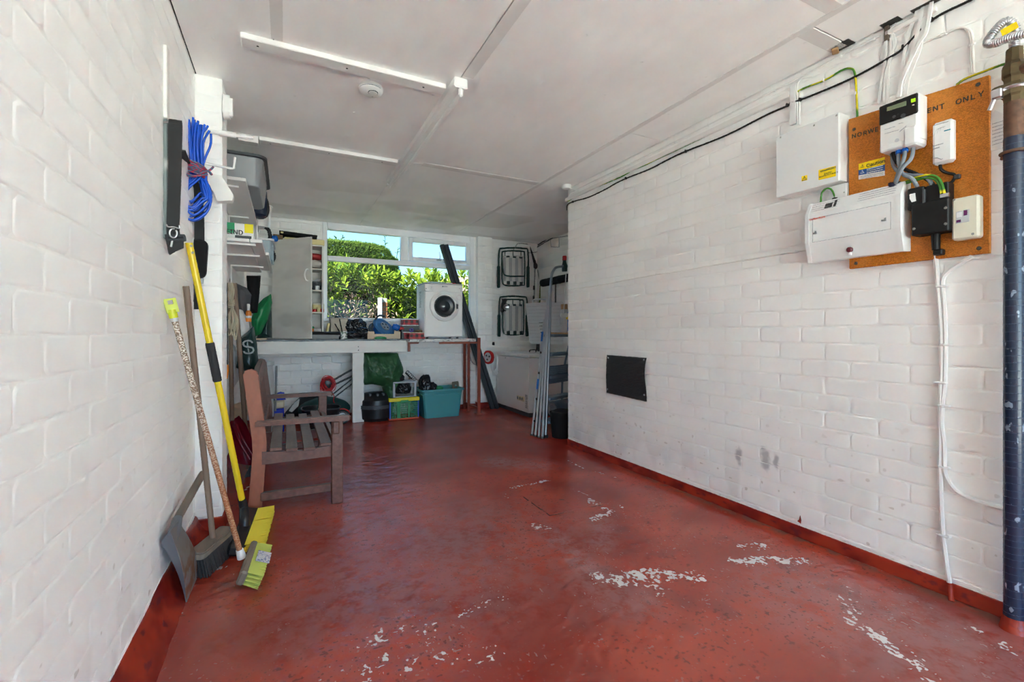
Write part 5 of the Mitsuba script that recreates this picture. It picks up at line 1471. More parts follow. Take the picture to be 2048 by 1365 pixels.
part(sf2, 'front_board', bb(-0.138, -0.115, S2Y0 + 0.5, S2Y1, S2Z - 0.004, S2Z + 0.018, 0.002), 'mat_shelf_white', False)
for y in (S2Y0 + 0.05, S2Y0 + 0.55, S2Y0 + 1.2):
    part(sf2, 'bracket', join(bb(XL + 0.008, -0.18, y, y + 0.022, S2Z - 0.014, S2Z - 0.0005, 0.003), bb(XL + 0.006, XL + 0.018, y, y + 0.022, S2Z - 0.22, S2Z, 0.003)), 'mat_white_plastic', False)
mat('mat_basin_grey', (0.23, 0.24, 0.255), 0.38)
ba = thing('washing_up_basin', 'grey plastic basin on the upper shelf close to the ceiling', 'basin')
bxy = (-0.285, 3.98)
part(ba, 'body', place(rbox(0.29, 0.78, 0.20, 0.06, 0.012, 0.14), (bxy[0], bxy[1], S1Z + 0.023), (1, 0, 0), z=(0, 0, 1)), 'mat_basin_grey', 40)
rp_ = rrect(0.325, 0.82, 0.07)
part(ba, 'rim', place(extrude(rp_.difference(rrect(0.28, 0.77, 0.06)), 0.018, 0.004), (bxy[0] + 0.005, bxy[1], S1Z + 0.215), (1, 0, 0), z=(0, 0, 1)), 'mat_dark_grey', 40)
mat('mat_navy', (0.012, 0.018, 0.045), 0.35)
can = thing('jerrycan', 'dark navy container on the upper shelf behind the grey basin', 'container')
part(can, 'body', place(rbox(0.17, 0.16, 0.25, 0.05, 0.02), (-0.235, 4.60, S1Z + 0.023), (1, 0, 0), z=(0, 0, 1)), 'mat_navy', 40)
part(can, 'label', bb(-0.31, -0.26, 4.515, 4.5185, S1Z + 0.06, S1Z + 0.17), 'mat_pale_pink', False)
part(can, 'handle', tube([(-0.19, 4.60, S1Z + 0.19), (-0.155, 4.58, S1Z + 0.19), (-0.14, 4.58, S1Z + 0.10), (-0.155, 4.6, S1Z + 0.04)], 0.012, 8, 4), 'mat_black_plastic', 40)
wt = thing('bucket', 'white plastic tub standing at the far end of the upper shelf', 'bucket')
part(wt, 'tub', lathe([(0, 0), (0.085, 0), (0.105, 0.20), (0.112, 0.20), (0.112, 0.215), (0.10, 0.21), (0.08, 0.01), (0, 0.01)], 28, (-0.225, 5.03, S1Z + 0.023)), 'mat_white_plastic', 40)
# box with printed front
pb = thing('printed_box', 'white carton with green and yellow print on the lower shelf', 'box')
pbx0, pbx1 = on_y(448, 470, 3.62)[0], on_y(507, 470, 3.62)[0]
pz0, pz1 = S2Z + 0.0235, on_y(480, 447, 3.62)[2]
pbx0 = max(pbx0, XL + 0.012)
part(pb, 'carton', bb(pbx0, pbx1, 3.62, 3.90, pz0, pz1, 0.002), 'mat_white_plastic', False)
mat('mat_print_green', (0.02, 0.30, 0.12), 0.5)
mat('mat_print_yellow', (0.80, 0.66, 0.0), 0.5)
W_, H_ = pbx1 - pbx0, pz1 - pz0
def panel(x0, x1, z0, z1, m, d=0.001, name='print_panel'):
    part(pb, name, bb(pbx0 + W_ * x0, pbx0 + W_ * x1, 3.62 - d, 3.62 - d + 0.0008, pz0 + H_ * z0, pz0 + H_ * z1), m, False)


u_ = lambda u: (on_y(u, 470, 3.62)[0] - pbx0) / W_
panel(max(0.002, u_(450)), u_(469), 0.45, 0.998, 'mat_print_green')
panel(u_(489), 0.99, 0.52, 0.998, 'mat_print_yellow')
panel(u_(470), u_(503), 0.03, 0.32, 'mat_teal_print')
panel(u_(470), u_(503), 0.20, 0.36, 'mat_dark_grey', 0.002)
tm = meshkit.text_mesh('EIND', 0.030, 0.001, True)
part(pb, 'lettering', place(tm, (pbx0 + W_ * max(0.01, u_(451)), 3.6185, pz0 + H_ * 0.40), (1, 0, 0), z=(0, -1, 0)), 'mat_ink', False)
part(pb, 'flap', place(box((0, 0, H_ / 2), (0.004, 0.09, H_)), (pbx1 + 0.014, 3.66, pz0), (1, 0.2, 0), z=(0, 0, 1)), 'mat_white_plastic', False)
cc_ = thing('storage_crate', 'pale blue grey plastic crate at the far end of the lower shelf', 'crate')
mat('mat_blue_grey', (0.26, 0.34, 0.38), 0.45)
part(cc_, 'body', place(rbox(0.23, 0.46, 0.17, 0.025, 0.004, 0.12), (-0.215, 4.60, S2Z + 0.0235), (1, 0, 0), z=(0, 0, 1)), 'mat_blue_grey', 40)
part(cc_, 'rim', place(extrude(rrect(0.255, 0.49, 0.03), 0.018, 0.004), (-0.215, 4.60, S2Z + 0.185), (1, 0, 0), z=(0, 0, 1)), 'mat_light_grey', 40)
for i in range(3):
    part(cc_, 'rib', bb(-0.112, -0.098, 4.44 + i * 0.14, 4.47 + i * 0.14, S2Z + 0.03, S2Z + 0.185, 0.004), 'mat_blue_grey', False)
ho = thing('hose', 'black corrugated hose looped beside the storage crate', 'hose')
hp_ = [on_y(u, v, 5.0) for u, v in ((531, 455), (538, 462), (541, 480), (543, 497), (548, 512), (545, 522), (537, 525))]
tt = smooth_path(hp_, 14)
part(ho, 'hose', tube(tt, np.array([0.017 + 0.003 * math.sin(i * 1.6) for i in range(len(tt))]), 10), 'mat_black_plastic', True)
part(ho, 'connector', lathe([(0.022, -0.04), (0.03, -0.03), (0.03, 0.03), (0.022, 0.04)], 16, on_y(546, 478, 5.02), (1, -0.3, 0.15)), 'mat_blue_plastic', 40, label='blue connector')

# ---------------------------------------------------------------- garden tools and bags hanging behind the pier
tl = lambda u, v, y: on_y(u, v, y)
sn = thing('saw', 'long black handled pruning saw with an orange grip hanging at the pier edge', 'saw')
a, b = tl(451.5, 566, 3.30), tl(452.5, 730, 3.30)
part(sn, 'shaft', tube([a, b], 0.010, 10), 'mat_black_plastic', 40)
part(sn, 'grip', tube([b, b * 0.5 + tl(452.5, 756, 3.30) * 0.5, tl(451.5, 758, 3.30)], [0.013, 0.015, 0.010], 10), 'mat_orange_plastic', 40)
part(sn, 'hanger', tube([a, (XL + 0.004, 3.30, a[2] + 0.01)], 0.004, 6), 'mat_screw', 30)
part(sn, 'blade', tube([tl(451, 758, 3.30), tl(451.5, 800, 3.30)], 0.007, 6), 'mat_steel', 40)
sp = thing('snow_shovel', 'wooden handled snow shovel with a curved dark red scoop behind the bench', 'shovel')
yS = 3.95
part(sp, 'handle', tube([tl(460, 600, 4.3), tl(462, 720, 4.12), tl(464, 842, yS)], 0.015, 12), 'mat_old_wood', 40)
mat('mat_scoop_red', (0.19, 0.006, 0.018), 0.25, coat=0.4)
rows_ = []
outline = [((457, 846), (478, 832)), ((458, 868), (492, 850)), ((461, 890), (503, 876)), ((467, 912), (510, 902)), ((477, 928), (514, 934))]
for (l, r) in outline:
    for t in np.linspace(0, 1, 9):
        u, v = l[0] * (1 - t) + r[0] * t, l[1] * (1 - t) + r[1] * t
        rows_.append(tl(u, v, yS + 0.05 - 0.28 * (t - 0.5) ** 2 * 0 + 0.10 * math.sin(math.pi * t)))
rv = np.array(rows_)
ff = []
for i in range(4):
    for j in range(8):
        a_ = i * 9 + j
        ff += [[a_, a_ + 1, a_ + 10], [a_, a_ + 10, a_ + 9]]
k = len(rv)
part(sp, 'scoop', M(np.vstack([rv, rv + [0, 0.006, 0]]), ff + [[c + k, b_ + k, a_ + k] for a_, b_, c in ff]), 'mat_scoop_red', True)
for (p_, q_) in (((466, 852), (500, 920)), ((472, 848), (508, 915))):
    part(sp, 'rib', tube([tl(p_[0], p_[1], yS + 0.075), tl((p_[0] + q_[0]) / 2 - 3, (p_[1] + q_[1]) / 2, yS + 0.115), tl(q_[0], q_[1], yS + 0.10)], 0.009, 8, 4), 'mat_scoop_red', 40)
hoe = thing('hoe', 'tall wooden handled edging tool with a dark steel blade leaning behind the bench', 'hoe')
p0, p1 = on_x(469, 567, -0.36), on_z(497, 938, 0.03)
part(hoe, 'handle', tube([p0, (p0 + p1) / 2, p1], [0.017, 0.018, 0.016], 12), 'mat_old_wood', 40)
q0, q1, q2, q3 = on_z(489, 957, 0.003), on_z(513, 950, 0.003), on_z(513, 934, 0.05), on_z(500, 934, 0.07)
part(hoe, 'blade', M(np.vstack([q0, q1, q2, q3, q0 + [0, .01, .01], q1 + [0, .01, .01], q2 + [0, .01, .01], q3 + [0, .01, .01]]), [[0, 1, 2], [0, 2, 3], [4, 6, 5], [4, 7, 6], [0, 4, 5], [0, 5, 1], [2, 6, 7], [2, 7, 3], [0, 3, 7], [0, 7, 4], [1, 5, 6], [1, 6, 2]]), 'mat_dark_grey', False)
rp2 = thing('rope_coil', 'hank of thin beige rope hanging from a hook behind the pier', 'rope')
mat('mat_rope', (0.46, 0.40, 0.29), 0.85)
rps = []
rg = random.Random(3)
for i in range(9):
    ut, ub, w = 460 + rg.uniform(-4, 5), 463 + rg.uniform(-5, 9), rg.uniform(3, 8)
    vb = rg.uniform(645, 690)
    yy = 3.55 + rg.uniform(-.03, .03)
    rps.append(tube([tl(ut, 566, yy), tl(ut - 2, 590, yy), tl(463, 615, yy), tl(ub - w, 645, yy), tl(ub, vb, yy), tl(ub + w, 642, yy), tl(465, 612, yy), tl(ut + 3, 585, yy), tl(ut, 566, yy)], 0.0036, 6, 5))
for j in range(4):
    rps.append(tube([tl(455, 606 + 3.4 * j, 3.50), tl(464, 603 + 3.4 * j, 3.48), tl(469, 600 + 3.4 * j, 3.5)], 0.0036, 6, 4))
part(rp2, 'rope', join(rps), 'mat_rope', True)
part(rp2, 'hook', tube([on_x(460, 563, XL + 0.008), tl(460, 563, 3.55), tl(460, 558, 3.53)], 0.004, 6), 'mat_screw', 30)


def slab(pts, y, dep, seed=0, amp=0.05, n=0.0):
    """A soft hanging thing: outline in the picture taken to the distance y, given depth dep and a puffed, creased front."""
    poly = Polygon([tuple(on_y(u, v, y)[[0, 2]]) for u, v in pts]).buffer(0.012).buffer(-0.006)
    x0, z0, x1, z1 = poly.bounds
    m = trimesh.creation.extrude_polygon(poly, dep, engine='earcut')
    m = m.subdivide_to_size(max((x1 - x0), (z1 - z0)) / 14)
    v = m.vertices.copy()
    d = np.array([poly.exterior.distance(Point(a, b)) for a, b in v[:, :2]])
    k = np.clip(d / (0.30 * min(x1 - x0, z1 - z0)), 0, 1) ** 0.5
    cr = meshkit.fbm(np.column_stack([v[:, 0] * 9, v[:, 1] * 7, v[:, 2] * 5]), 3, seed)
    front = v[:, 2] / dep
    v[:, 2] = v[:, 2] * (0.35 + 0.65 * k) + front * dep * amp * 10 * (cr - 0.5)
    out = np.column_stack([v[:, 0], y - v[:, 2] + dep * 0.3, v[:, 1]])
    m2 = M(out, m.faces)
    m2.merge_vertices()
    m2.fix_normals()
    return m2


mat('mat_grey_fabric', (0.075, 0.075, 0.08), 0.8)
mat('mat_paper_bag', (0.62, 0.61, 0.60), 0.6)
mat('mat_green_bag', (0.008, 0.028, 0.026), 0.25)
mat('mat_bright_green', (0.006, 0.19, 0.055), 0.35)
solo('fabric_bag', 'dark grey padded bag hanging behind the wooden handles', 'bag', slab([(475, 570), (492, 577), (501, 590), (498, 612), (490, 628), (478, 622), (474, 600)], 4.55, 0.12, 1), 'mat_grey_fabric', True)
solo('plastic_bag', 'pale grey plastic bag hanging under the dark grey bag', 'bag', slab([(473, 618), (484, 622), (495, 645), (499, 664), (490, 672), (478, 690), (473, 700), (472, 650)], 4.45, 0.10, 2), 'mat_paper_bag', True)
gs = thing('plastic_bag', 'very dark green plastic bag printed with a pale letter S', 'bag')
part(gs, 'bag', slab([(483, 676), (497, 664), (506, 655), (512, 690), (516, 735), (508, 745), (488, 742), (474, 735), (480, 705)], 4.40, 0.14, 3, 0.04), 'mat_green_bag', True)
ts = meshkit.text_mesh('S', 0.115, 0.004)
so_ = on_y(487, 704, 4.40)
part(gs, 'lettering', place(ts, (so_[0] + 0.0, 4.27, so_[2] - 0.02), (1, 0, 0.12), z=(0, -1, 0)), 'mat_mid_grey', False)
solo('dark_coat', 'black coat hanging on the left wall behind the bags', 'coat', slab([(494, 553), (520, 553), (517, 590), (513, 625), (499, 626), (497, 590)], 5.2, 0.12, 4), 'mat_black_matt', True)
solo('grey_sack', 'small grey net sack hanging low behind the tool handles', 'sack', slab([(465, 690), (474, 700), (476, 760), (466, 775), (462, 740)], 4.5, 0.08, 5), 'mat_light_grey', True)
solo('cardboard_sheet', 'scrap of brown cardboard behind the red scoop', 'cardboard', slab([(464, 812), (500, 800), (502, 826), (470, 842)], 4.62, 0.03, 6, 0.01), 'mat_card', True)
rcu = thing('red_cushion', 'bright red item poking out above the bench back', 'cushion')
part(rcu, 'body', slab([(494, 735), (510, 733), (512, 744), (496, 746)], 4.75, 0.05, 7), 'mat_red_plastic', True)
part(rcu, 'hanger', tube([on_y(499, 740, 4.75), (XL + 0.004, 4.78, on_y(499, 736, 4.75)[2])], 0.004, 6), 'mat_screw', 30)
cv1 = thing('green_cover', 'bright green fabric bag slumped on the left end of the workbench', 'bag')
part(cv1, 'bag', slab([(503, 640), (512, 615), (528, 598), (541, 590), (543, 606), (534, 640), (520, 668), (511, 672), (507, 660)], 5.60, 0.16, 8, 0.05), 'mat_bright_green', True)
solo('dark_green_bag', 'dark green bag between the bright green bag and the cabinet door', 'bag', slab([(520, 660), (533, 632), (541, 612), (543, 676), (514, 678)], 5.72, 0.14, 9, 0.04), 'mat_green_bag', True)
solo('wood_offcut', 'short pale wood offcut lying on the left end of the workbench', 'wood', bb(on_y(512, 675, 5.62)[0], on_y(533, 675, 5.62)[0], 5.60, 5.79, BZ + 0.002, BZ + 0.020, 0.002), 'mat_pale_wood', False)
mk = thing('marker', 'orange and white capped bottle among the hanging bags', 'bottle')
mq = on_y(497, 632, 4.42)
part(mk, 'body', lathe([(0, -0.05), (0.022, -0.05), (0.022, 0.03), (0.012, 0.045), (0, 0.045)], 14, mq), 'mat_orange_plastic', 40)
part(mk, 'band', lathe([(0.0225, -0.02), (0.0225, 0.0)], 14, mq), 'mat_white_plastic', 40)
part(mk, 'cap', lathe([(0.012, 0.04), (0.012, 0.10), (0, 0.10)], 14, mq), 'mat_white_plastic', 40)

# ---------------------------------------------------------------- under the workbench
fp = lambda u, v: on_z(u, v)
GY = 5.92
mat('mat_mower_green', (0.012, 0.045, 0.042), 0.35)
mat('mat_tarp', lambda p, n, uv: mix((0.020, 0.075, 0.030), (0.04, 0.12, 0.05), fbm(p.x * 12, p.y * 12, p.z * 12, 3)), 0.33)
mat('mat_mat_turquoise', (0.055, 0.27, 0.29), 0.4)
lm = thing('lawn_mower', 'dark electric lawn mower with folded black handles under the workbench', 'lawn mower')
mc = on_y(645, 815, 6.0)
part(lm, 'deck', bag((on_y(648, 800, 5.98)[0], 5.96, 0.17), (0.58, 0.34, 0.30), 41, 0.06, 3, 4, True, 0.4), 'mat_mower_green', True)
gbx = on_y(605, 800, 5.98)
part(lm, 'grass_box', slab([(566, 834), (585, 812), (603, 794), (622, 787), (648, 790), (664, 800), (670, 836)], 6.06, 0.20, 42, 0.01), 'mat_black_plastic', True)
part(lm, 'grass_box__side_panel', slab([(579, 822), (588, 808), (598, 800), (596, 812), (584, 824)], 5.86, 0.02, 43, 0.0), 'mat_light_grey', True)
wc = fp(684, 845)
wr_ = 0.088
for dy, dxw in ((5.80, 0.0), (6.08, 0.0)):
    wcc = (on_y(684, 826, 5.80)[0], dy, wr_)
    part(lm, 'wheel', lathe([(0.05, -0.02), (wr_ - 0.006, -0.024), (wr_, -0.014), (wr_, 0.014), (wr_ - 0.006, 0.024), (0.05, 0.02)], 28, wcc, (0, -1, 0)), 'mat_rubber', 40)
    part(lm, 'wheel__hub', lathe([(0.066, 0.0), (0.064, 0.022), (0.045, 0.018), (0.02, 0.026), (0, 0.027)], 20, wcc, (0, -1, 0)), 'mat_light_grey', 40)
part(lm, 'wheel_trim', tube([(on_y(684, 826, 5.8)[0] + (wr_ + 0.008) * math.cos(a), 5.79, wr_ + (wr_ + 0.008) * math.sin(a)) for a in np.linspace(0.5, 2.9, 14)], 0.009, 8), 'mat_red_plastic', 40)
q = lambda u, v, y=5.93: on_y(u, v, y)
for i, (a, b, c) in enumerate((((742, 722), (700, 742), (655, 768)), ((741, 733), (706, 752), (664, 772)))):
    part(lm, 'handle_bar', tube([q(*a), q(*b), q(*c)], 0.011, 10, 3), 'mat_black_plastic', 40)
for i, (a, c) in enumerate((((712, 752), (662, 792)), ((720, 756), (668, 796)))):
    part(lm, 'handle_bar', tube([q(*a), q(*c)], 0.008, 10), 'mat_black_plastic', 40)
part(lm, 'switch_grip', tube([q(724, 734, 5.9), q(742, 728, 5.9)], 0.018, 10), 'mat_red_plastic', 40)
part(lm, 'cable_hook', bag(q(655, 768, 5.90), (0.16, 0.06, 0.17), 44, 0.12, 5, 3, False), 'mat_black_plastic', True)
rg = random.Random(11)
loops = []
for i in range(11):
    r1, r2, o = rg.uniform(0.05, 0.085), rg.uniform(0.06, 0.10), rg.uniform(-.5, .5)
    c = q(656 + rg.uniform(-3, 3), 768 + rg.uniform(-2, 4), 5.855 + rg.uniform(-.02, .02))
    loops.append(tube([c + np.array([r1 * math.cos(a) * math.cos(o) - r2 * math.sin(a) * math.sin(o) * 0.5, 0.012 * math.sin(2 * a), r2 * math.sin(a)]) for a in np.linspace(0, 2 * math.pi, 22)], 0.0042, 6))
loops.append(tube([q(660, 780, 5.84), q(668, 792, 5.83), q(667, 802, 5.83), q(672, 812, 5.85)], 0.006, 6, 4))
mat('mat_red_cable', (0.50, 0.02, 0.025), 0.35)
part(lm, 'cable', join(loops), 'mat_red_cable', True, label='coiled red mains cable')
bkx = on_y(641, 815, 5.72)
bk = thing('bucket', 'wide black rubber bucket beside the lawn mower', 'bucket')
part(bk, 'tub', lathe([(0, 0.0), (0.155, 0.0), (0.205, 0.235), (0.212, 0.24), (0.20, 0.245), (0.15, 0.01), (0, 0.01)], 36, (bkx[0], 5.62, 0.0)), 'mat_black_plastic', 40)
part(bk, 'rim', tube([(bkx[0] + 0.208 * math.cos(a), 5.62 + 0.208 * math.sin(a), 0.243 + 0.006 * math.sin(3 * a)) for a in np.linspace(0, 2 * math.pi, 40)], 0.009, 8), 'mat_dark_grey', 40)
mat('mat_royal_blue', (0.008, 0.022, 0.42), 0.35)
cbx = thing('cool_box', 'small blue and cream cool box behind the bench', 'cool box')
cx0_, cx1_ = on_y(541, 815, 5.60)[0], on_y(568, 815, 5.60)[0]
zz0 = on_y(555, 818, 5.6)[2]
part(cbx, 'base', bb(cx0_ - 0.10, cx1_, 5.60, 5.80, 0.0, zz0, 0.012), 'mat_royal_blue', False)
part(cbx, 'lid', bb(cx0_ - 0.10, cx1_ + 0.005, 5.595, 5.805, zz0 + 0.001, on_y(555, 803, 5.6)[2], 0.014), 'mat_cream_plastic', False)
part(cbx, 'flap', place(extrude(Polygon([(-0.05, 0), (0.075, 0), (0.06, 0.075), (0.02, 0.085), (-0.03, 0.06)]), 0.10, 0.008), (on_y(556, 803, 5.6)[0], 5.76, on_y(555, 803, 5.6)[2] + 0.001), (1, 0, 0), z=(0, -1, 0)), 'mat_royal_blue', False)
part(cbx, 'catch', box((on_y(545, 810, 5.58)[0], 5.585, on_y(545, 800, 5.58)[2]), (0.03, 0.02, 0.05), 0.004), 'mat_black_plastic', False)
ba2 = thing('black_barrel', 'round black plastic barrel under a green tarpaulin beneath the workbench', 'barrel')
bcx = on_y(752, 810, 5.92)[0]
part(ba2, 'body', lathe([(0, 0), (0.19, 0.0), (0.225, 0.04), (0.232, 0.15), (0.236, 0.17), (0.236, 0.19), (0.226, 0.20), (0.222, 0.26), (0.16, 0.33), (0.10, 0.345), (0, 0.35)], 40, (bcx, 5.94, 0)), 'mat_black_plastic', 35)
part(ba2, 'band', lathe([(0.228, 0.155), (0.238, 0.158), (0.238, 0.20), (0.228, 0.203)], 40, (bcx, 5.94, 0)), 'mat_dark_grey', 35)
for a in (-2.2, -1.6, -1.1):
    part(ba2, 'vent', box((bcx + 0.15 * math.cos(a), 5.94 + 0.15 * math.sin(a), 0.325), (0.035, 0.05, 0.05), 0.01), 'mat_dark_grey', False)
def tarp_bump(p, n, uv):
    return dr.abs(fbm(p.x * 11, p.y * 11, p.z * 11, 4) - 0.5) * 2


mat('mat_tarp', lambda p, n, uv: mix((0.020, 0.075, 0.030), (0.045, 0.13, 0.055), fbm(p.x * 12, p.y * 12, p.z * 12, 3)), 0.3, bump=tarp_bump, scale=0.04, eps=3e-3)
tp = slab([(727, 708), (795, 708), (803, 730), (806, 744), (795, 770), (782, 802), (776, 806), (766, 772), (745, 768), (726, 769), (724, 740)], 5.88, 0.30, 45, 0.05)
solo('tarpaulin', 'crumpled green tarpaulin draped over the black barrel', 'tarpaulin', tp, 'mat_tarp', True)
# folding crate
kc = thing('folding_crate', 'folding plastic crate with yellow rim, blue corners and green mesh sides', 'crate')
ky = 5.72
kx0, kx1 = on_y(779, 820, ky)[0], on_y(838, 820, ky)[0]
kz1, kz0 = on_y(808, 796, ky)[2], 0.004
kd = 0.34
mat('mat_crate_yellow', (0.70, 0.58, 0.0), 0.4)
mat('mat_crate_green', (0.015, 0.22, 0.07), 0.4)
mat('mat_crate_blue', (0.01, 0.07, 0.40), 0.4)
mat('mat_crate_red', (0.60, 0.07, 0.015), 0.4)
part(kc, 'rim', join(bb(kx0 - .006, kx1 + .006, ky - .006, ky + .02, kz1 - 0.045, kz1, .004), bb(kx0 - .006, kx1 + .006, ky + kd - .02, ky + kd, kz1 - 0.045, kz1, .004), bb(kx0 - .006, kx0 + .02, ky + .02, ky + kd - .02, kz1 - 0.045, kz1, .004), bb(kx1 - .02, kx1 + .006, ky + .02, ky + kd - .02, kz1 - 0.045, kz1, .004)), 'mat_crate_yellow', False)
part(kc, 'base', bb(kx0 - .004, kx1 + .004, ky - .004, ky + kd, kz0, kz0 + 0.022, .004), 'mat_crate_red', False)
for x in (kx0, kx1 - 0.018):
    for y in (ky, ky + kd - 0.02):
        part(kc, 'corner', bb(x, x + 0.018, y, y + 0.02, kz0 + 0.022, kz1 - 0.045), 'mat_crate_blue', False)
mz0, mz1 = kz0 + 0.022, kz1 - 0.045


def lattice(x0, x1, z0, z1, nx, nz, t, th, blank=None):
    p = sbox(x0, z0, x1, z1)
    hs_ = []
    cw_, ch_ = (x1 - x0) / nx, (z1 - z0) / nz
    for i in range(nx):
        for j in range(nz):
            if blank and blank(i, j):
                continue
            hs_.append(sbox(x0 + i * cw_ + t, z0 + j * ch_ + t, x0 + (i + 1) * cw_ - t, z0 + (j + 1) * ch_ - t))
    return extrude(p.difference(unary_union(hs_)), th)


part(kc, 'mesh_side', place(lattice(kx0 + .018, kx1 - .018, mz0, mz1, 17, 8, 0.0035, 0.004, lambda i, j: i in (4, 5, 11)), (0, ky + 0.006, 0), (1, 0, 0), z=(0, -1, 0)), 'mat_crate_green', False)
part(kc, 'mesh_side', place(lattice(kx0 + .018, kx1 - .018, mz0, mz1, 17, 8, 0.0035, 0.004), (0, ky + kd - 0.006, 0), (1, 0, 0), z=(0, -1, 0)), 'mat_crate_green', False)
for x in (kx0 + 0.004, kx1 - 0.004):
    part(kc, 'mesh_end', place(lattice(ky + .02, ky + kd - .02, mz0, mz1, 12, 8, 0.0035, 0.004), (x, 0, 0), (0, 1, 0), z=(1, 0, 0)), 'mat_crate_blue', False)
part(kc, 'grip', bb((kx0 + kx1) / 2 - 0.05, (kx0 + kx1) / 2 + 0.05, ky - 0.008, ky + 0.0, kz1 - 0.062, kz1 - 0.030, 0.004), 'mat_green_plastic', False)
solo('bag_in_crate', 'pale plastic bag filling the folding crate', 'bag', bag(((kx0 + kx1) / 2, ky + kd / 2, (mz0 + mz1) / 2), (kx1 - kx0 - 0.06, kd - 0.07, (mz1 - mz0) * 0.92), 46, 0.08, 5, 3), 'mat_paper_bag', True)
# grey bottle carrier standing on the crate, with a black bag in it
gc = thing('grey_carrier', 'grey plastic carrier frame standing on the folding crate', 'carrier')
gx0, gx1 = on_y(786, 780, ky + 0.03)[0], on_y(833, 780, ky + 0.03)[0]
gz0, gz1 = kz1 + 0.001, on_y(810, 767, ky + 0.03)[2]
mat('mat_clear_grey', (0.40, 0.43, 0.46), 0.3)
for x in (gx0, gx1 - 0.03):
    part(gc, 'end_post', join(bb(x, x + 0.03, ky + 0.03, ky + 0.06, gz0, gz1, 0.006), bb(x, x + 0.03, ky + 0.22, ky + 0.25, gz0, gz1, 0.006)), 'mat_clear_grey', False)
part(gc, 'top_rail', join(bb(gx0 - .01, gx1 + .01, ky + 0.028, ky + 0.064, gz1, gz1 + 0.022, 0.006), bb(gx0 - .01, gx1 + .01, ky + 0.218, ky + 0.254, gz1, gz1 + 0.022, 0.006)), 'mat_clear_grey', False)
part(gc, 'tray', bb(gx0 - .004, gx1 + .004, ky + 0.03, ky + 0.25, gz0, gz0 + 0.012, 0.004), 'mat_clear_grey', False)
solo('bin_bag', 'shiny black bag stuffed in the grey carrier on the crate', 'bag', bag(((gx0 + gx1) / 2, ky + 0.15, (gz0 + gz1) / 2 + 0.012), ((gx1 - gx0) * 0.72, 0.17, (gz1 - gz0) * 1.0), 47, 0.25, 7, 4), 'mat_black_bag', True)
solo('bin_bag', 'dark lumpy bag lying on top of the grey carrier', 'bag', bag((on_y(797, 757, ky + .12)[0], ky + 0.14, gz1 + 0.062), (0.16, 0.16, 0.10), 48, 0.25, 6, 4), 'mat_black_bag', True)
rk = thing('rake_head', 'black garden rake head with curved tines sticking up behind the crate', 'rake')
ra, rb_ = on_y(811, 746, 5.98), on_y(828, 763, 5.98)
part(rk, 'bar', tube([ra, rb_], 0.010, 8), 'mat_black_plastic', 40)
for i in range(7):
    p = ra + (rb_ - ra) * (i / 6)
    part(rk, 'tine', tube([p, p + [0.025, -0.01, 0.025], p + [0.045, -0.02, 0.015]], 0.004, 6, 3), 'mat_black_plastic', 40)
part(rk, 'shaft', tube([(ra + rb_) / 2, on_y(815, 775, 6.08), (on_y(806, 830, 6.12)[0], 6.12, 0.0)], 0.012, 8), 'mat_old_wood', 40)
# turquoise tub
tq = thing('storage_tub', 'large turquoise plastic storage tub under the side table', 'tub')
ty = 5.66
qx0, qx1 = on_y(851, 832, ty)[0], on_y(920, 832, ty)[0]
qz1 = on_y(885, 779, ty + 0.02)[2]
qc = ((qx0 + qx1) / 2, ty + 0.20, 0.0)
part(tq, 'body', place(rbox((qx1 - qx0) * 1.16, 0.42, qz1, 0.035, 0.004, 0.14), qc, (1, 0, 0), z=(0, 0, 1)), 'mat_mat_turquoise', 40) if False else None
wq_ = (qx1 - qx0) * 1.17
outer = rbox(wq_, 0.42, qz1, 0.04, 0.002, 0.14)
def open_tub(w, d, h, r, t, tp_):
    pts = np.array(rrect(w, d, r).exterior.coords)[:-1]
    n = len(pts)
    prof_ = [(1 - tp_, 0.0), (1.0, h), (1.0 - t / (w / 2), h), (1 - tp_ - t / (w / 2), t * 2)]
    v = [np.column_stack([pts * s, np.full(n, z)]) for s, z in prof_]
    v = np.vstack(v + [[[0, 0, 0]], [[0, 0, t * 2]]])
    f = []
    for i in range(3):
        for j in range(n):
            a, b = i * n + j, i * n + (j + 1) % n
            f += [[a, b, b + n], [a, b + n, a + n]]
    for j in range(n):
        f += [[4 * n, (j + 1) % n, j], [4 * n + 1, 3 * n + j, 3 * n + (j + 1) % n]]
    return M(v, f)


part(tq, 'body', place(open_tub(wq_, 0.42, qz1, 0.04, 0.006, 0.14), qc, (1, 0, 0), z=(0, 0, 1)), 'mat_mat_turquoise', 40)
part(tq, 'rim', place(extrude(rrect(wq_ + 0.05, 0.46, 0.05).difference(rrect(wq_ - 0.01, 0.40, 0.04)), 0.022, 0.005), (qc[0], qc[1], qz1 - 0.018), (1, 0, 0), z=(0, 0, 1)), 'mat_mat_turquoise', 40)
for k_ in (-0.32, -0.08, 0.2, 0.36):
    part(tq, 'rib', place(box((0, 0, 0), (0.022, 0.008, qz1 * 0.72), 0.003), (qc[0] + k_ * wq_ * 0.9, ty + 0.003 + 0.014, qz1 * 0.42), (1, 0, 0), z=(0, -0.07 * 1.0, 1)), 'mat_mat_turquoise', False)
part(tq, 'band', place(extrude(rrect(wq_ * 0.985, 0.415, 0.04), 0.008), (qc[0], qc[1], qz1 * 0.82), (1, 0, 0), z=(0, 0, 1)), 'mat_mat_turquoise', 40)
solo('bin_bag', 'crumpled black bag standing up at the left of the turquoise tub', 'bag', bag((on_y(850, 764, ty + .18)[0], ty + 0.18, qz1 + 0.03), (0.17, 0.16, 0.30), 49, 0.30, 6, 4, False), 'mat_black_bag', True)
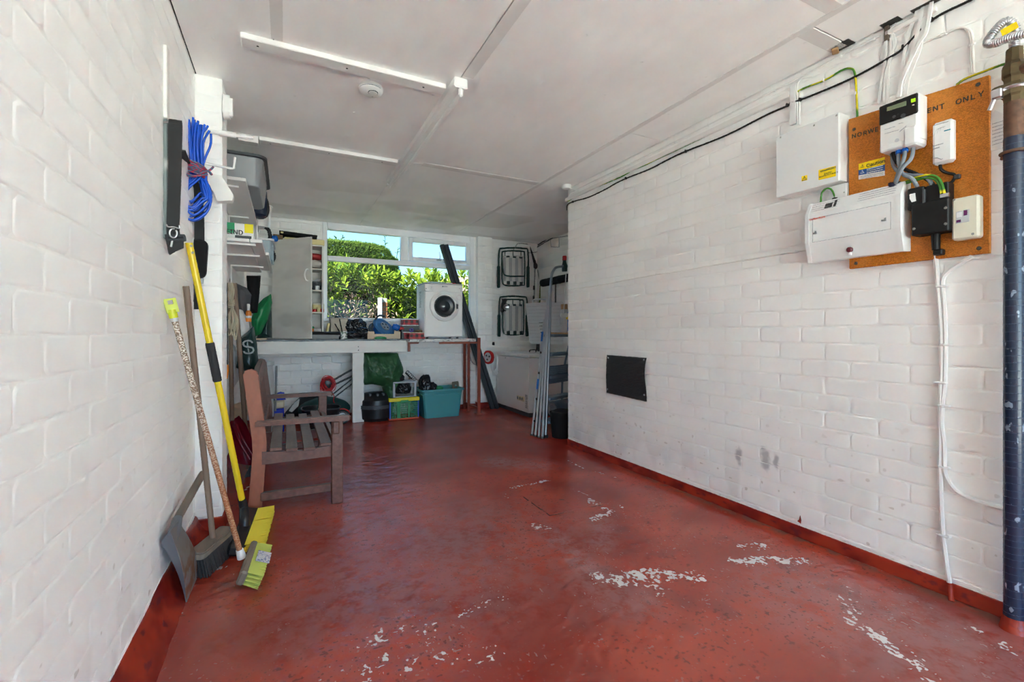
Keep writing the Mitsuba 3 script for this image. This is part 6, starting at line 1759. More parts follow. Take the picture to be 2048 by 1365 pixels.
solo('bin_bag', 'small black bag in the middle of the turquoise tub', 'bag', bag((on_y(866, 773, ty + .16)[0], ty + 0.16, qz1 + 0.0), (0.11, 0.12, 0.16), 50, 0.30, 6, 4, False), 'mat_black_bag', True)
solo('green_trowel', 'bright green plastic object in the turquoise tub', 'object', bag((on_y(880, 779, ty + .10)[0], ty + 0.12, qz1 + 0.0), (0.10, 0.06, 0.07), 51, 0.2, 6, 3, False), 'mat_green_plastic', True)
solo('metal_plate', 'khaki metal plate with a square hole standing in the turquoise tub', 'plate', place(extrude(rrect(0.095, 0.26, 0.012).difference(sbox(-0.012, 0.045, 0.016, 0.075)), 0.006), (on_y(911, 772, ty + .20)[0], ty + 0.20, on_y(911, 772, ty + .20)[2] - 0.06), (0.98, 0, 0.12), z=(0, -1, 0)), 'mat_khaki', False) if False else None
mat('mat_khaki', (0.10, 0.095, 0.06), 0.5)
solo('metal_plate', 'khaki plate with a square hole standing in the turquoise tub', 'plate', place(extrude(rrect(0.095, 0.24, 0.012).difference(sbox(-0.012, 0.045, 0.016, 0.075)), 0.006), (on_y(912, 772, ty + .20)[0], ty + 0.20, on_y(912, 772, ty + .20)[2] - 0.06), (0.98, 0, 0.12), z=(0, -1, 0)), 'mat_khaki', False)
gt = thing('spray_pump', 'grey plastic garden sprayer standing behind the bench back', 'sprayer')
gp = on_y(535, 760, 5.55)
part(gt, 'body', lathe([(0, 0), (0.06, 0), (0.062, 0.62), (0.05, 0.70), (0.05, 0.74), (0.065, 0.75), (0.065, 0.79), (0, 0.80)], 24, (gp[0], 5.58, 0)), 'mat_light_grey', 40)
part(gt, 'lance', tube([(gp[0] + 0.075, 5.56, 0.25), (gp[0] + 0.085, 5.56, 0.74)], 0.011, 8), 'mat_mid_grey', 40)

# ---------------------------------------------------------------- alcove on the right
fz1 = thing('chest_freezer', 'white chest freezer with a black lid handle in the alcove', 'freezer')
FX0, FX1, FY0, FY1 = 2.805, 3.44, 5.13, 6.12
FH = 0.825
part(fz1, 'body', bb(FX0, FX1, FY0, FY1, 0.06, FH - 0.055, 0.008), 'mat_white_enamel', False)
part(fz1, 'lid', bb(FX0 - 0.006, FX1, FY0 - 0.006, FY1, FH - 0.05, FH, 0.012), 'mat_white_enamel', False)
part(fz1, 'base', bb(FX0 + 0.02, FX1 - 0.02, FY0 + 0.02, FY1 - 0.02, 0.0, 0.06, 0.004), 'mat_dark_grey', False)
hq_ = on_z(1062, 705, FH)
part(fz1, 'handle', tube([hq_ + [-0.035, -0.02, 0.0], hq_ + [-0.03, -0.03, 0.032], hq_ + [0.06, -0.03, 0.032], hq_ + [0.065, -0.02, 0.0]], 0.007, 8, 4), 'mat_black_plastic', 40)
sqa = on_x(1042, 797, FX0)
part(fz1, 'control_plate', bb(FX0 - 0.012, FX0 + 0.001, sqa[1] - 0.105, sqa[1] + 0.105, sqa[2] - 0.032, sqa[2] + 0.032, 0.005), 'mat_cream_plastic', False)
for dy, kk in ((0.07, 0), (0.0, 1), (0.02, 1), (-0.055, 0)):
    if kk:
        part(fz1, 'control_plate__switch', bb(FX0 - 0.015, FX0 - 0.011, sqa[1] + dy - 0.014, sqa[1] + dy - 0.002, sqa[2] - 0.016, sqa[2] + 0.016, 0.001), 'mat_dark_grey', False)
    else:
        part(fz1, 'control_plate__dial', lathe([(0.020, 0), (0.020, 0.004), (0.016, 0.004), (0.016, 0.002), (0, 0.002)], 18, (FX0 - 0.012, sqa[1] + dy, sqa[2]), (-1, 0, 0)), 'mat_mid_grey', 40)
for y, z in ((FY1 - 0.30, FH - 0.08), (FY1 - 0.05, FH - 0.30)):
    part(fz1, 'stud', lathe([(0.008, 0), (0.006, 0.004), (0, 0.004)], 8, (FX0 - 0.0005, y, z), (-1, 0, 0)), 'mat_dark_grey', False)
part(fz1, 'grille', join(*[bb(FX0 - 0.003, FX0 + 0.002, FY0 + 0.03, FY0 + 0.09, 0.12 + 0.02 * i, 0.13 + 0.02 * i) for i in range(9)]), 'mat_mid_grey', False)

# folded garden chairs hung on the back wall
mat('mat_green_tube', (0.006, 0.030, 0.026), 0.3)


def stripe_col(p, n, uv):
    k = p.x / 0.052
    f_ = k - dr.floor(k)
    w = dr.floor(k) - 2 * dr.floor(dr.floor(k) * 0.5)
    return dr.select(w > 0.5, mi.Color3f(0.60, 0.59, 0.57), mi.Color3f(0.36, 0.37, 0.38)) * (0.96 + 0.08 * noise(p.x * 300, 0, p.z * 300))


mat('mat_stripe_fabric', stripe_col, 0.8)


def check_col(p, n, uv):
    k = p.x / 0.055
    w = dr.floor(k) - 2 * dr.floor(dr.floor(k) * 0.5)
    return dr.select(w > 0.5, mi.Color3f(0.62, 0.61, 0.59), mi.Color3f(0.015, 0.03, 0.03))


mat('mat_check_band', check_col, 0.7)
CHY = YB - 0.05


def hung_chair(label, u0, u1, v0, v1, extra):
    k = thing('folding_chair', label, 'chair', 'folded chairs on the alcove wall')
    g = lambda u, v, y=CHY: on_y(u, v, y)
    def rp(a, b, c, d, r=6):
        return [(a, d - 0), (a, b + r), (a + r, b), (c - r, b), (c, b + r), (c, d)]
    out = [g(u, v) for u, v in rp(u0 + 4, v0, u1 - 2, v1 - 4, 9)]
    part(k, 'outer_frame', tube(out, 0.012, 10, 4), 'mat_green_tube', 40)
    inn = [g(u, v, CHY - 0.02) for u, v in ((u0 + 10, v1 - 16), (u0 + 10, v0 + 14), (u0 + 15, v0 + 6), (u1 - 14, v0 + 6), (u1 - 9, v0 + 14), (u1 - 9, v1 - 10), (u1 - 14, v1 - 3), (u0 + 16, v1 - 3), (u0 + 10, v1 - 16))]
    part(k, 'inner_frame', tube(inn, 0.010, 10, 4), 'mat_green_tube', 40)
    a, b = g(u0 + 13, v0 + 14, CHY - 0.012), g(u1 - 12, v1 - 4, CHY - 0.012)
    part(k, 'fabric', bb(a[0], b[0], CHY - 0.014, CHY - 0.008, b[2], a[2], 0.001), 'mat_stripe_fabric', False)
    part(k, 'fabric_band', bb(a[0], b[0], CHY - 0.018, CHY - 0.006, a[2] - 0.028, a[2], 0.001), 'mat_check_band', False)
    part(k, 'fabric_band', bb(a[0], b[0], CHY - 0.030, CHY - 0.006, b[2] - 0.01, b[2] + 0.042, 0.001), 'mat_check_band', False)
    for i in range(3):
        u = u0 + 16 + (u1 - u0 - 32) * i / 2
        part(k, 'lace', tube([g(u, v0 + 6, CHY - 0.02), g(u, v0 + 15, CHY - 0.016)], 0.006, 6), 'mat_green_tube', 40)
    part(k, 'armrest', place(box((0, 0, 0), (0.042, 0.05, 0.33), 0.012), g(u0 + 3, (v0 + v1) / 2 + (v1 - v0) * 0.24, CHY - 0.02), (1, 0, 0), z=(0, 0, 1)), 'mat_green_tube', False)
    part(k, 'armrest', place(box((0, 0, 0), (0.042, 0.05, 0.33), 0.012), g(u1 - 2, (v0 + v1) / 2 + (v1 - v0) * 0.24, CHY - 0.02), (1, 0, 0), z=(0, 0, 1)), 'mat_green_tube', False)
    if extra:
        low = [g(u, v, CHY - 0.045) for u, v in ((u0 + 10, v0 + 12), (u0 + 12, v1 - 32), (u0 + 20, v1 - 22), (u1 - 10, v1 - 21))]
        part(k, 'leg_frame', tube(low, 0.010, 10, 4), 'mat_green_tube', 40)
    return k


hung_chair('upper of two striped folding garden chairs with green frames hung on the alcove wall', 994, 1058, 497, 574, True)
hung_chair('lower of two striped folding garden chairs with green frames hung on the alcove wall', 995, 1056, 594, 672, False)
for u, v in ((1027, 500), (1027, 597)):
    p = on_y(u, v, YB)
    solo('wall_hook', 'steel hook holding the %s folded chair' % ('upper' if v < 550 else 'lower'), 'hook', tube([p + [0, -0.003, 0.02], p + [0, -0.062, 0.016], p + [0, -0.07, 0.04]], 0.005, 6), 'mat_screw', 30)
ll = thing('lamp_cord', 'black lamp and cable bundle hanging on the lower folded chair', 'lamp')
lc = on_y(1008, 610, CHY - 0.09)
rg = random.Random(9)
part(ll, 'cable_bundle', join(*[tube([lc + np.array([rg.uniform(-.05, .05), rg.uniform(-.015, .015), 0.09]), lc + np.array([rg.uniform(-.06, .06), rg.uniform(-.02, .02), rg.uniform(-.03, .05)]), lc + np.array([rg.uniform(-.05, .05), rg.uniform(-.02, .02), -0.08 + rg.uniform(-.03, .03)]), lc + np.array([rg.uniform(-.05, .05), 0, 0.0])], 0.007, 6, 4) for _ in range(12)]), 'mat_black_plastic', True)
l2c = on_y(1010, 615, CHY - 0.11)
part(ll, 'reflector', lathe([(0.012, 0.0), (0.048, 0.03), (0.050, 0.034), (0.044, 0.032), (0.0, 0.008)], 20, l2c, (0.1, -1, 0)), 'mat_steel', 40)
part(ll, 'lamp_body', lathe([(0, -0.05), (0.022, -0.045), (0.03, 0.0), (0.05, 0.03)], 16, l2c, (0.1, -1, 0)), 'mat_black_plastic', 40)
er = thing('extension_reel', 'small red and grey extension reel with white cable hanging beside the freezer', 'cable reel')
ec = on_y(977, 715, BPY - 0.06)
rdir = np.array([-0.92, -0.40, 0.0])
part(er, 'rim', lathe([(0.070, -0.02), (0.096, -0.02), (0.100, 0.0), (0.096, 0.02), (0.070, 0.02), (0.068, 0.0), (0.070, -0.02)], 32, ec, rdir), 'mat_red_plastic', 40)
part(er, 'drum', lathe([(0, -0.018), (0.070, -0.018), (0.070, 0.016), (0, 0.016)], 28, ec, rdir), 'mat_light_grey', 40)
for a in (0.4, 2.4, 4.4):
    part(er, 'socket', lathe([(0.014, 0.016), (0.014, 0.019), (0, 0.019)], 10, ec + np.array([0.40 * 0.034 * math.cos(a), -0.92 * 0.034 * math.cos(a), 0.034 * math.sin(a)]), rdir), 'mat_dark_grey', False)
wl = []
for i in range(6):
    c = on_y(990, 725, BPY - 0.03) + np.array([0.01 * i - 0.02, 0.004 * i, -0.01 * i])
    wl.append(tube([c + np.array([0.05 * math.cos(a), 0.0, 0.14 * math.sin(a) + 0.0]) for a in np.linspace(0, 2 * math.pi, 20)], 0.0045, 6))
part(er, 'cable', join(wl), 'mat_white_plastic', True)
part(er, 'plug', box(on_y(987, 688, BPY - 0.03), (0.035, 0.03, 0.05), 0.008), 'mat_black_plastic', False)
part(er, 'lead', tube([on_y(970, 728, BPY - 0.05), on_y(960, 732, BPY - 0.02), on_y(945, 726, BPY - 0.01), on_y(938, 705, 6.14), on_y(934, 692, 6.16)], 0.005, 6, 4), 'mat_mid_grey', 40)
# tools standing in the corner
shr = thing('hedge_shears', 'black hedge shears hanging point up in the alcove corner', 'shears')
g = lambda u, v, y=YB - 0.06: on_y(u, v, y)
part(shr, 'blade', ribbon([g(1060, 494), g(1066, 514), g(1071, 530)], [0.006, 0.035, 0.05], 0.008, (1, 0, 0.35)), 'mat_black_plastic', False)
part(shr, 'pivot', bag(g(1071, 532), (0.07, 0.05, 0.10), 61, 0.2, 5, 3, False), 'mat_black_plastic', True)
for a, b in (((1070, 538), (1068, 600)), ((1075, 540), (1080, 565))):
    part(shr, 'handle', tube([g(*a), g(*b)], 0.009, 8), 'mat_mid_grey', 40)
part(shr, 'grip', tube([g(1068, 572), g(1068, 580)], 0.016, 8), 'mat_black_plastic', 40)
part(shr, 'grip', tube([g(1067.5, 592), g(1067, 602)], 0.014, 8), 'mat_black_plastic', 40)
mat('mat_olive', (0.15, 0.17, 0.035), 0.4)
for i, (u0_, v0_, u1_, v1_) in enumerate(((1086, 489, 1079, 606), (1090, 489, 1090, 606))):
    y_ = YB - 0.10
    a = on_x(u0_, v0_, 3.44) if False else on_y(u0_, v0_, y_ - 0.05 * i)
    b = on_y(u1_, v1_, y_ - 0.05 * i)
    k = thing('olive_pole', 'olive green pole standing in the alcove corner, %s of two' % ('left leaning one', 'upright right hand one')[i], 'pole', 'olive poles')
    bz = b + (b - a) / np.linalg.norm(b - a) * max(0.0, (b[2] - FH - 0.003))
    part(k, 'pole', tube([a, b], 0.013, 10), 'mat_olive', 40)
    part(k, 'foot', tube([b, bz], 0.010, 8), 'mat_black_plastic', 40)
mat('mat_grey_blue', (0.20, 0.25, 0.27), 0.5)
solo('pole_bracket', 'grey plastic bracket at the top of the olive poles', 'bracket', bb(on_y(1083, 490, YB - .08)[0], on_y(1092, 490, YB - .08)[0], YB - 0.20, YB - 0.004, on_y(1087, 492, YB - .1)[2], on_y(1087, 480, YB - .1)[2], 0.008), 'mat_grey_blue', False)
wires = thing('wall_cable', 'thin black cables clipped along the top of the alcove walls', 'cable')
part(wires, 'cable', tube([on_y(1027, 500, YB - .02), on_y(1030, 495, YB - .02), on_y(1037, 487, YB - .02), on_y(1056, 489, YB - .02)], 0.004, 6, 4), 'mat_black_plastic', 40)
part(wires, 'cable', tube([on_y(1056, 506, YB - .02), on_y(1070, 505, YB - .02), on_y(1077, 500, YB - .02), on_y(1079, 487, YB - .02)], 0.004, 6, 4), 'mat_black_plastic', 40)
part(wires, 'cable', tube([(XA - 0.012, YB - 0.05, ZC - 0.03), on_x(1110, 469, XA - .012), on_x(1135, 459, XA - .012), on_x(1150, 452, XA - .012)], 0.008, 6, 4), 'mat_black_plastic', 40)
part(wires, 'cable', tube([(XA - 0.012, YB - 0.02, ZC - 0.06), on_x(1110, 473, XA - .012), on_x(1135, 464, XA - .012), on_x(1150, 459, XA - .012)], 0.006, 6, 4), 'mat_dark_grey', 40)
part(wires, 'cable', tube([on_x(1094, 484, XA - .012), on_x(1107, 477, XA - .012), on_x(1135, 472, XA - .012), on_x(1150, 467, XA - .012)], 0.004, 6, 4), 'mat_mid_grey', 40)
cdt = thing('conduit', 'bent grey pipe on the alcove side wall', 'pipe')
part(cdt, 'pipe', tube([on_x(1101, 480, XA - .015), on_x(1102, 494, XA - .015), on_x(1118, 495, XA - .015), on_x(1118, 474, XA - .015)], 0.006, 8), 'mat_light_grey', 40)
# folded white plastic table leaning above the freezer
ft = thing('folding_table', 'folded white plastic picnic table with grooved panel standing on the freezer', 'table')
P = [on_y(1051, 607, 5.95), on_y(1141, 599, 5.35), on_y(1141, 692, 5.35), on_y(1064, 688, 5.95)]
Pz = FH + 0.004
pts = np.array(P)
lo = pts[[3, 2], 2].min()
hor = (P[1] - P[0]); hor[2] = 0
pw = float(np.linalg.norm(hor)); hor /= pw
nn = np.cross(hor, [0, 0, 1.0]); nn = nn / np.linalg.norm(nn)
if nn @ (EYE - P[0]) < 0:
    nn = -nn
h0_, h1_, b0_ = P[0][2], P[1][2], P[3][2]
mat('mat_table_white', (0.66, 0.69, 0.71), 0.35)
left_in = float((P[3] - P[0]) @ hor)
outl = Polygon([(0, h0_ - b0_), (pw, h0_ - b0_ + 0.01), (pw, 0.0), (left_in + 0.03, 0.0), (left_in, 0.03)])
part(ft, 'panel', place(extrude(outl, 0.05, 0.008), [P[0][0], P[0][1], b0_] - nn * 0.05, hor, z=nn), 'mat_table_white', False)
for i in range(1, 12):
    zz = (h0_ - b0_) * i / 12
    xs0 = left_in * (1 - zz / (h0_ - b0_)) + 0.02
    part(ft, 'groove', place(box((0, 0, 0), (pw - xs0 - 0.01, 0.005, 0.003)), np.array([P[0][0], P[0][1], b0_ + zz]) + hor * (xs0 + pw) / 2 + nn * 0.0012, hor, z=nn), 'mat_light_grey', False)
for i in range(4):
    for j in range(3):
        c = on_y(1084 + 5 * j + 1.5 * i, 646 + 6.5 * i, 5.8)
        s_ = (c - P[0]) @ hor
        part(ft, 'slot', place(box((0, 0, 0), (0.018, 0.010, 0.004), 0.003), np.array([P[0][0], P[0][1], c[2]]) + hor * s_ + nn * 0.001, hor, z=nn), 'mat_dark_grey', False)
hh = np.array([P[0][0], P[0][1], h0_])
part(ft, 'handle', tube([hh + hor * 0.12 - nn * .025, hh + hor * 0.125 - nn * .025 + [0, 0, .05], hh + hor * 0.32 - nn * .025 + [0, 0, .05], hh + hor * 0.33 - nn * .025 + [0, 0, 0]], 0.012, 8, 3), 'mat_table_white', 40)
for s_ in (left_in + 0.14, pw - 0.1):
    part(ft, 'foot', place(box((0, 0, (b0_ - FH) / 2), (0.03, 0.03, b0_ - FH - 0.002), 0.004), np.array([P[0][0], P[0][1], FH + 0.001]) + hor * s_ - nn * 0.025, hor, z=(0, 0, 1)), 'mat_dark_grey', False)
bt_ = thing('black_tube', 'long black padded tube lying on top of the folded table', 'tube')
a, b = on_y(1084, 567, 5.75), on_y(1140, 555, 5.2)
part(bt_, 'tube', tube([a, a + (b - a) * 0.03, b], [0.05, 0.055, 0.055], 14), 'mat_black_matt', 40)
part(bt_, 'strap', tube([a + (b - a) * 0.62, a + (b - a) * 0.66], 0.058, 14), 'mat_black_plastic', 40)
part(bt_, 'support', bb(b[0] - 0.25, b[0] - 0.2, b[1] + 0.12, b[1] + 0.5, h1_ - 0.03, b[2] - 0.03, 0.004) if False else tube([a + (b - a) * 0.5 - [0, 0, 0.05], [*(a + (b - a) * 0.5)[:2], h0_ - 0.01]], 0.01, 6), 'mat_black_plastic', 40)

# ---------------------------------------------------------------- ladders
mat('mat_alu', lambda p, n, uv: mix((0.28, 0.33, 0.40), (0.46, 0.51, 0.57), fbm(p.x * 8, p.y * 8, p.z * 3, 3)), 0.34, metal=0.9)
mat('mat_step_blue', (0.10, 0.14, 0.18), 0.45)
mat('mat_alu_blue', (0.16, 0.22, 0.28), 0.4, metal=0.4)
sl = thing('stepladder', 'aluminium platform stepladder with a hooped top rail leaning in the alcove', 'ladder')
fa_ = on_z(1091, 876)
fb = fa_ + np.array([0.50, 0.22, 0])
lt_ = on_y(1108, 545, fa_[1] + 0.42) 
top_l = np.array([lt_[0], lt_[1], lt_[2]])
def L(u, v, y):
    return on_y(u, v, y)


ya_, yt_ = fa_[1], fa_[1] + 0.40
pa = [fa_, L(1095, 770, ya_ + 0.13), L(1099, 660, ya_ + 0.25), L(1101, 590, ya_ + 0.33), L(1103, 553, ya_ + 0.38), L(1108, 540, ya_ + 0.40), L(1117, 534, ya_ + 0.42), L(1150, 531, ya_ + 0.55)]
part(sl, 'hoop_rail', tube(pa, 0.0145, 12, 5), 'mat_alu', 40)
off = np.array([0.44, 0.20, 0.0])
pb_ = [p + off for p in pa[:6]]
pb_[0][2] = 0.0
part(sl, 'stile', tube(pb_, 0.0145, 12, 4), 'mat_alu', 40)
def onrail(z):
    zz = [p[2] for p in pa[:5]]
    i = max(j for j in range(4) if zz[j] <= z) if z > zz[0] else 0
    t = (z - zz[i]) / (zz[i + 1] - zz[i])
    return pa[i] * (1 - t) + pa[i + 1] * t


for v in (712, 759, 802, 847):
    z = H + (V0 - v) / F * 4.75
    p = onrail(max(z, 0.05))
    part(sl, 'step', place(box((0.25, 0.02, 0), (0.48, 0.11, 0.035), 0.006), p, off, z=(0, 0, 1)), 'mat_step_blue', False)
zt = H + (V0 - 672) / F * 4.8
p = onrail(zt)
part(sl, 'platform', place(box((0.26, 0.02, 0), (0.48, 0.14, 0.03), 0.006), p, off, z=(0, 0, 1)), 'mat_step_blue', False)
q0_ = onrail(0.72)
part(sl, 'back_panel', place(extrude(sbox(0.02, 0.0, 0.46, 0.20), 0.006), q0_ + np.array([0, 0.05, -0.19]), off, (0, 0, 1)), 'mat_step_blue', False)
for i in range(9):
    part(sl, 'back_panel__rib', place(box((0.24, 0.0, 0), (0.43, 0.010, 0.006)), q0_ + np.array([0, 0.044, -0.18 + 0.021 * i]), off, z=(0, 0, 1)), 'mat_alu_blue', False)
pc_ = [on_z(1076, 860), onrail(0.6) + [0.01, 0.20, 0], onrail(1.0) + [0.01, 0.06, 0]]
for o in (np.zeros(3), off):
    part(sl, 'rear_leg', tube([p_ + o for p_ in pc_], 0.013, 10), 'mat_alu_blue', 40)
for o in (np.zeros(3), off):
    part(sl, 'foot', bb(fa_[0] + o[0] - 0.02, fa_[0] + o[0] + 0.02, fa_[1] + o[1] - 0.025, fa_[1] + o[1] + 0.025, 0.0, 0.03, 0.005), 'mat_black_plastic', False)
# closed ladder beside it
l3 = thing('ladder', 'closed aluminium ladder standing against the stepladder', 'ladder')
for i, (u0_, u1_, v1_, dy) in enumerate(((1060, 1089, 640, 0.0), (1067, 1093, 620, 0.02), (1074, 1096, 600, 0.035), (1081, 1099, 580, 0.07))):
    a = on_z(u0_ + 4, 872 + 2 * i)
    b = L(u1_, v1_, a[1] + 0.33)
    part(l3, 'stile', tube([a, b], 0.0145, 4), 'mat_alu', False)
    part(l3, 'end_cap', tube([a + (b - a) * 0.0, a + (b - a) * 0.012], 0.019, 6), 'mat_black_plastic', False)
a, b = on_z(1067, 872), L(1088, 640, on_z(1067, 872)[1] + 0.33)
for t, m_, nm in ((0.38, 'mat_blue_plastic', 'sleeve'), (0.80, 'mat_blue_plastic', 'sleeve')):
    p = a + (b - a) * t
    part(l3, nm, tube([p, p + (b - a) * 0.085], 0.020, 4), m_, False)
for t in (0.12, 0.3, 0.52, 0.7):
    p = a + (b - a) * t
    part(l3, 'rung', tube([p, p + np.array([0.10, 0.05, 0])], 0.012, 8), 'mat_alu_blue', 40)
    part(l3, 'rivet', lathe([(0.012, 0), (0.010, 0.004), (0, 0.004)], 10, p + [-0.012, -0.012, 0], (-0.7, -0.7, 0)), 'mat_black_plastic', False)
# things kept on the stepladder
PZ = p0z = zt + 0.016
pl_ = onrail(zt)
wd = thing('wood_board', 'small brown board lying on the stepladder platform', 'board')
bo_ = L(1128, 664, pl_[1] + 0.10)
part(wd, 'board', place(box((0, 0, 0), (0.34, 0.20, 0.018), 0.002), (bo_[0] + 0.05, bo_[1] + 0.08, PZ + 0.010), off, z=(0, 0, 1)), 'mat_raw_wood', False)
tb_ = thing('cleaner_tub', 'blue tub with a yellow label on the board on the stepladder', 'tub')
tc_ = L(1130, 645, pl_[1] + 0.15)
TBX, TBY, TBZ = tc_[0], tc_[1], PZ + 0.020
part(tb_, 'body', lathe([(0, 0), (0.058, 0), (0.060, 0.25), (0.054, 0.27), (0, 0.27)], 28, (TBX, TBY, TBZ)), 'mat_light_grey', 40)
part(tb_, 'print', lathe([(0.0605, 0.02), (0.0615, 0.24)], 28, (TBX + 0.012, TBY + 0.0, TBZ)), 'mat_blue_plastic', 40)
part(tb_, 'label', lathe([(0.0625, 0.15), (0.0635, 0.22)], 28, (TBX + 0.008, TBY, TBZ)), 'mat_yellow_plastic', 40)
part(tb_, 'lid', lathe([(0.040, 0.27), (0.040, 0.33), (0, 0.33)], 20, (TBX - 0.01, TBY, TBZ)), 'mat_raw_wood', 40)
sbtl = thing('spray_bottle', 'dark spray bottle with a red cap above the stepladder top', 'bottle')
sq_ = L(1129, 528, ya_ + 0.46)
part(sbtl, 'bottle', lathe([(0, -0.09), (0.03, -0.09), (0.034, -0.03), (0.022, 0.02), (0.02, 0.04), (0, 0.04)], 20, sq_), 'mat_green_bag', 40)
part(sbtl, 'cap', lathe([(0.022, 0.04), (0.026, 0.05), (0.026, 0.085), (0.018, 0.095), (0, 0.095)], 20, sq_), 'mat_red_plastic', 40)
part(sbtl, 'rest', tube([sq_ + [0, 0, -0.09], [sq_[0], sq_[1], L(1117, 534, ya_ + 0.42)[2] + 0.012]], 0.02, 8) if sq_[2] - 0.09 > L(1117, 534, ya_ + 0.42)[2] + 0.014 else lathe([(0.02, -0.092), (0.02, -0.089)], 8, sq_), 'mat_black_plastic', 40)
rpl = thing('pull_cord', 'white cord with a double round socket hanging from the stepladder top', 'cord')
ra_, rb2 = L(1132, 545, ya_ + 0.40), L(1127, 628, ya_ + 0.32)
part(rpl, 'cord', tube([ra_, (ra_ + rb2) / 2 + [0.004, 0, 0], rb2], 0.005, 6, 4), 'mat_white_plastic', 40)
part(rpl, 'connector', join(lathe([(0.026, 0), (0.026, 0.02), (0, 0.02)], 16, rb2 + [-0.018, 0, -0.02], (0, -1, 0)), lathe([(0.026, 0), (0.026, 0.02), (0, 0.02)], 16, rb2 + [0.025, 0, -0.015], (0, -1, 0))), 'mat_white_plastic', 40)
# mat, rag and bin at the foot
rm = thing('rolled_mat', 'rolled dark blue grey mat lying across the foot of the ladders', 'mat')
ma = L(1104, 818, 4.55)
mt2 = ma + np.array([0.55, 0.18, 0])
part(rm, 'roll', tube([ma, ma + (mt2 - ma) * 0.02, mt2], [0.085, 0.09, 0.09], 20), 'mat_step_blue', 30)
part(rm, 'spiral_end', lathe([(0.075, 0.0), (0.068, 0.006), (0.055, 0.0), (0.046, 0.006), (0.03, 0.0), (0.02, 0.005), (0, 0.0)], 20, ma - (mt2 - ma) * 0.004, ma - mt2), 'mat_mid_grey', 30)
rgk = L(1112, 846, 4.40)
mat('mat_speckle_cloth', lambda p, n, uv: mix((0.06, 0.065, 0.07), (0.45, 0.45, 0.45), smoothstep(0.42, 0.6, fbm(p.x * 90, p.y * 90, p.z * 90, 2))), 0.9)
solo('rag_rug', 'speckled grey rag folded over the rim of the black bin', 'cloth', bag((rgk[0] + 0.06, 4.44, rgk[2] + 0.02), (0.30, 0.22, 0.11), 71, 0.18, 5, 4, False), 'mat_speckle_cloth', True)
bn = thing('waste_bin', 'black plastic bin standing at the end of the right wall', 'bin')
bnx = on_z(1127, 880)
part(bn, 'body', lathe([(0, 0), (0.10, 0.0), (0.125, 0.26), (0.13, 0.265), (0.12, 0.262), (0.095, 0.01), (0, 0.01)], 28, (bnx[0] + 0.055, bnx[1] + 0.12, 0)), 'mat_black_matt', 40)
part(bn, 'liner', bag((bnx[0] + 0.055, bnx[1] + 0.12, 0.245), (0.235, 0.235, 0.10), 72, 0.12, 6, 4), 'mat_black_bag', True)

# ---------------------------------------------------------------- right wall: meter board and everything on it
def W(u, v, d=0.006):
    return on_x(u, v, XR - d)


def onwall(m, o):
    """Own axes: x to the right along the wall, y up, z out of the wall."""
    return place(m, o, (0, -1, 0), z=(-1, 0, 0))


def wallbox(y0, y1, z0, z1, d0, d1, b=0.003):
    return bb(XR - d1, XR - d0, y0, y1, z0, z1, b)


def quadplate(pts, d0, d1):
    """A flat plate whose corners stand at these places of the picture, on the plane d1 from the wall."""
    q = [on_x(u, v, XR - d1) for u, v in pts]
    poly = Polygon([(-p[1], p[2]) for p in q])
    return onwall(extrude(poly, d1 - d0, 0.0015), (XR - d0, 0, 0))


def chip_col(p, n, uv):
    k = 0.6 * fbm(p.x * 240, p.y * 240, p.z * 240, 2) + 0.4 * noise(p.y * 520, p.z * 520)
    m = fbm(p.x * 9, p.y * 9, p.z * 9, 3)
    c = mix((0.36, 0.10, 0.010), (0.58, 0.195, 0.022), smoothstep(0.25, 0.75, k))
    return mix(c, (0.62, 0.26, 0.05), 0.35 * smoothstep(0.5, 0.7, m))


mat('mat_chipboard', chip_col, 0.5, spec=0.35, bump=lambda p, n, uv: fbm(p.x * 240, p.y * 240, p.z * 240, 2), scale=0.0006)
mat('mat_panel_white', (0.74, 0.745, 0.74), 0.35)
mat('mat_meter_white', (0.72, 0.72, 0.70), 0.35)
mat('mat_black_box', (0.010, 0.0095, 0.0095), 0.45, spec=0.25)
mat('mat_tail_grey', (0.20, 0.23, 0.26), 0.4)
mat('mat_ivory', (0.68, 0.655, 0.53), 0.4)
mat('mat_lcd', (0.17, 0.22, 0.13), 0.2)
scene['mat_lcd_green'] = {'type': 'principled', 'base_color': {'type': 'rgb', 'value': [0.50, 0.78, 0.01]}, 'roughness': 0.4}
mat('mat_lcd_green', (0.50, 0.80, 0.01), 0.4)
mat('mat_sign_yellow', (0.85, 0.62, 0.0), 0.4)
mat('mat_sign_blue', (0.02, 0.07, 0.26), 0.4)
mat('mat_sign_white', (0.72, 0.72, 0.72), 0.4)
mat('mat_print_grey', (0.33, 0.34, 0.36), 0.5)
mat('mat_purple_label', (0.10, 0.015, 0.09), 0.4)
mat('mat_red_print', (0.60, 0.05, 0.02), 0.5)
mat('mat_dark_red', (0.10, 0.012, 0.018), 0.3)


def earth_col(p, n, uv):
    k = smoothstep(0.47, 0.53, noise(p.x * 14, p.y * 14 + 3, p.z * 14)) * smoothstep(-0.2, 0.2, -n.x + 0.6 * n.z)
    return mix((0.04, 0.20, 0.02), (0.62, 0.50, 0.01), k)


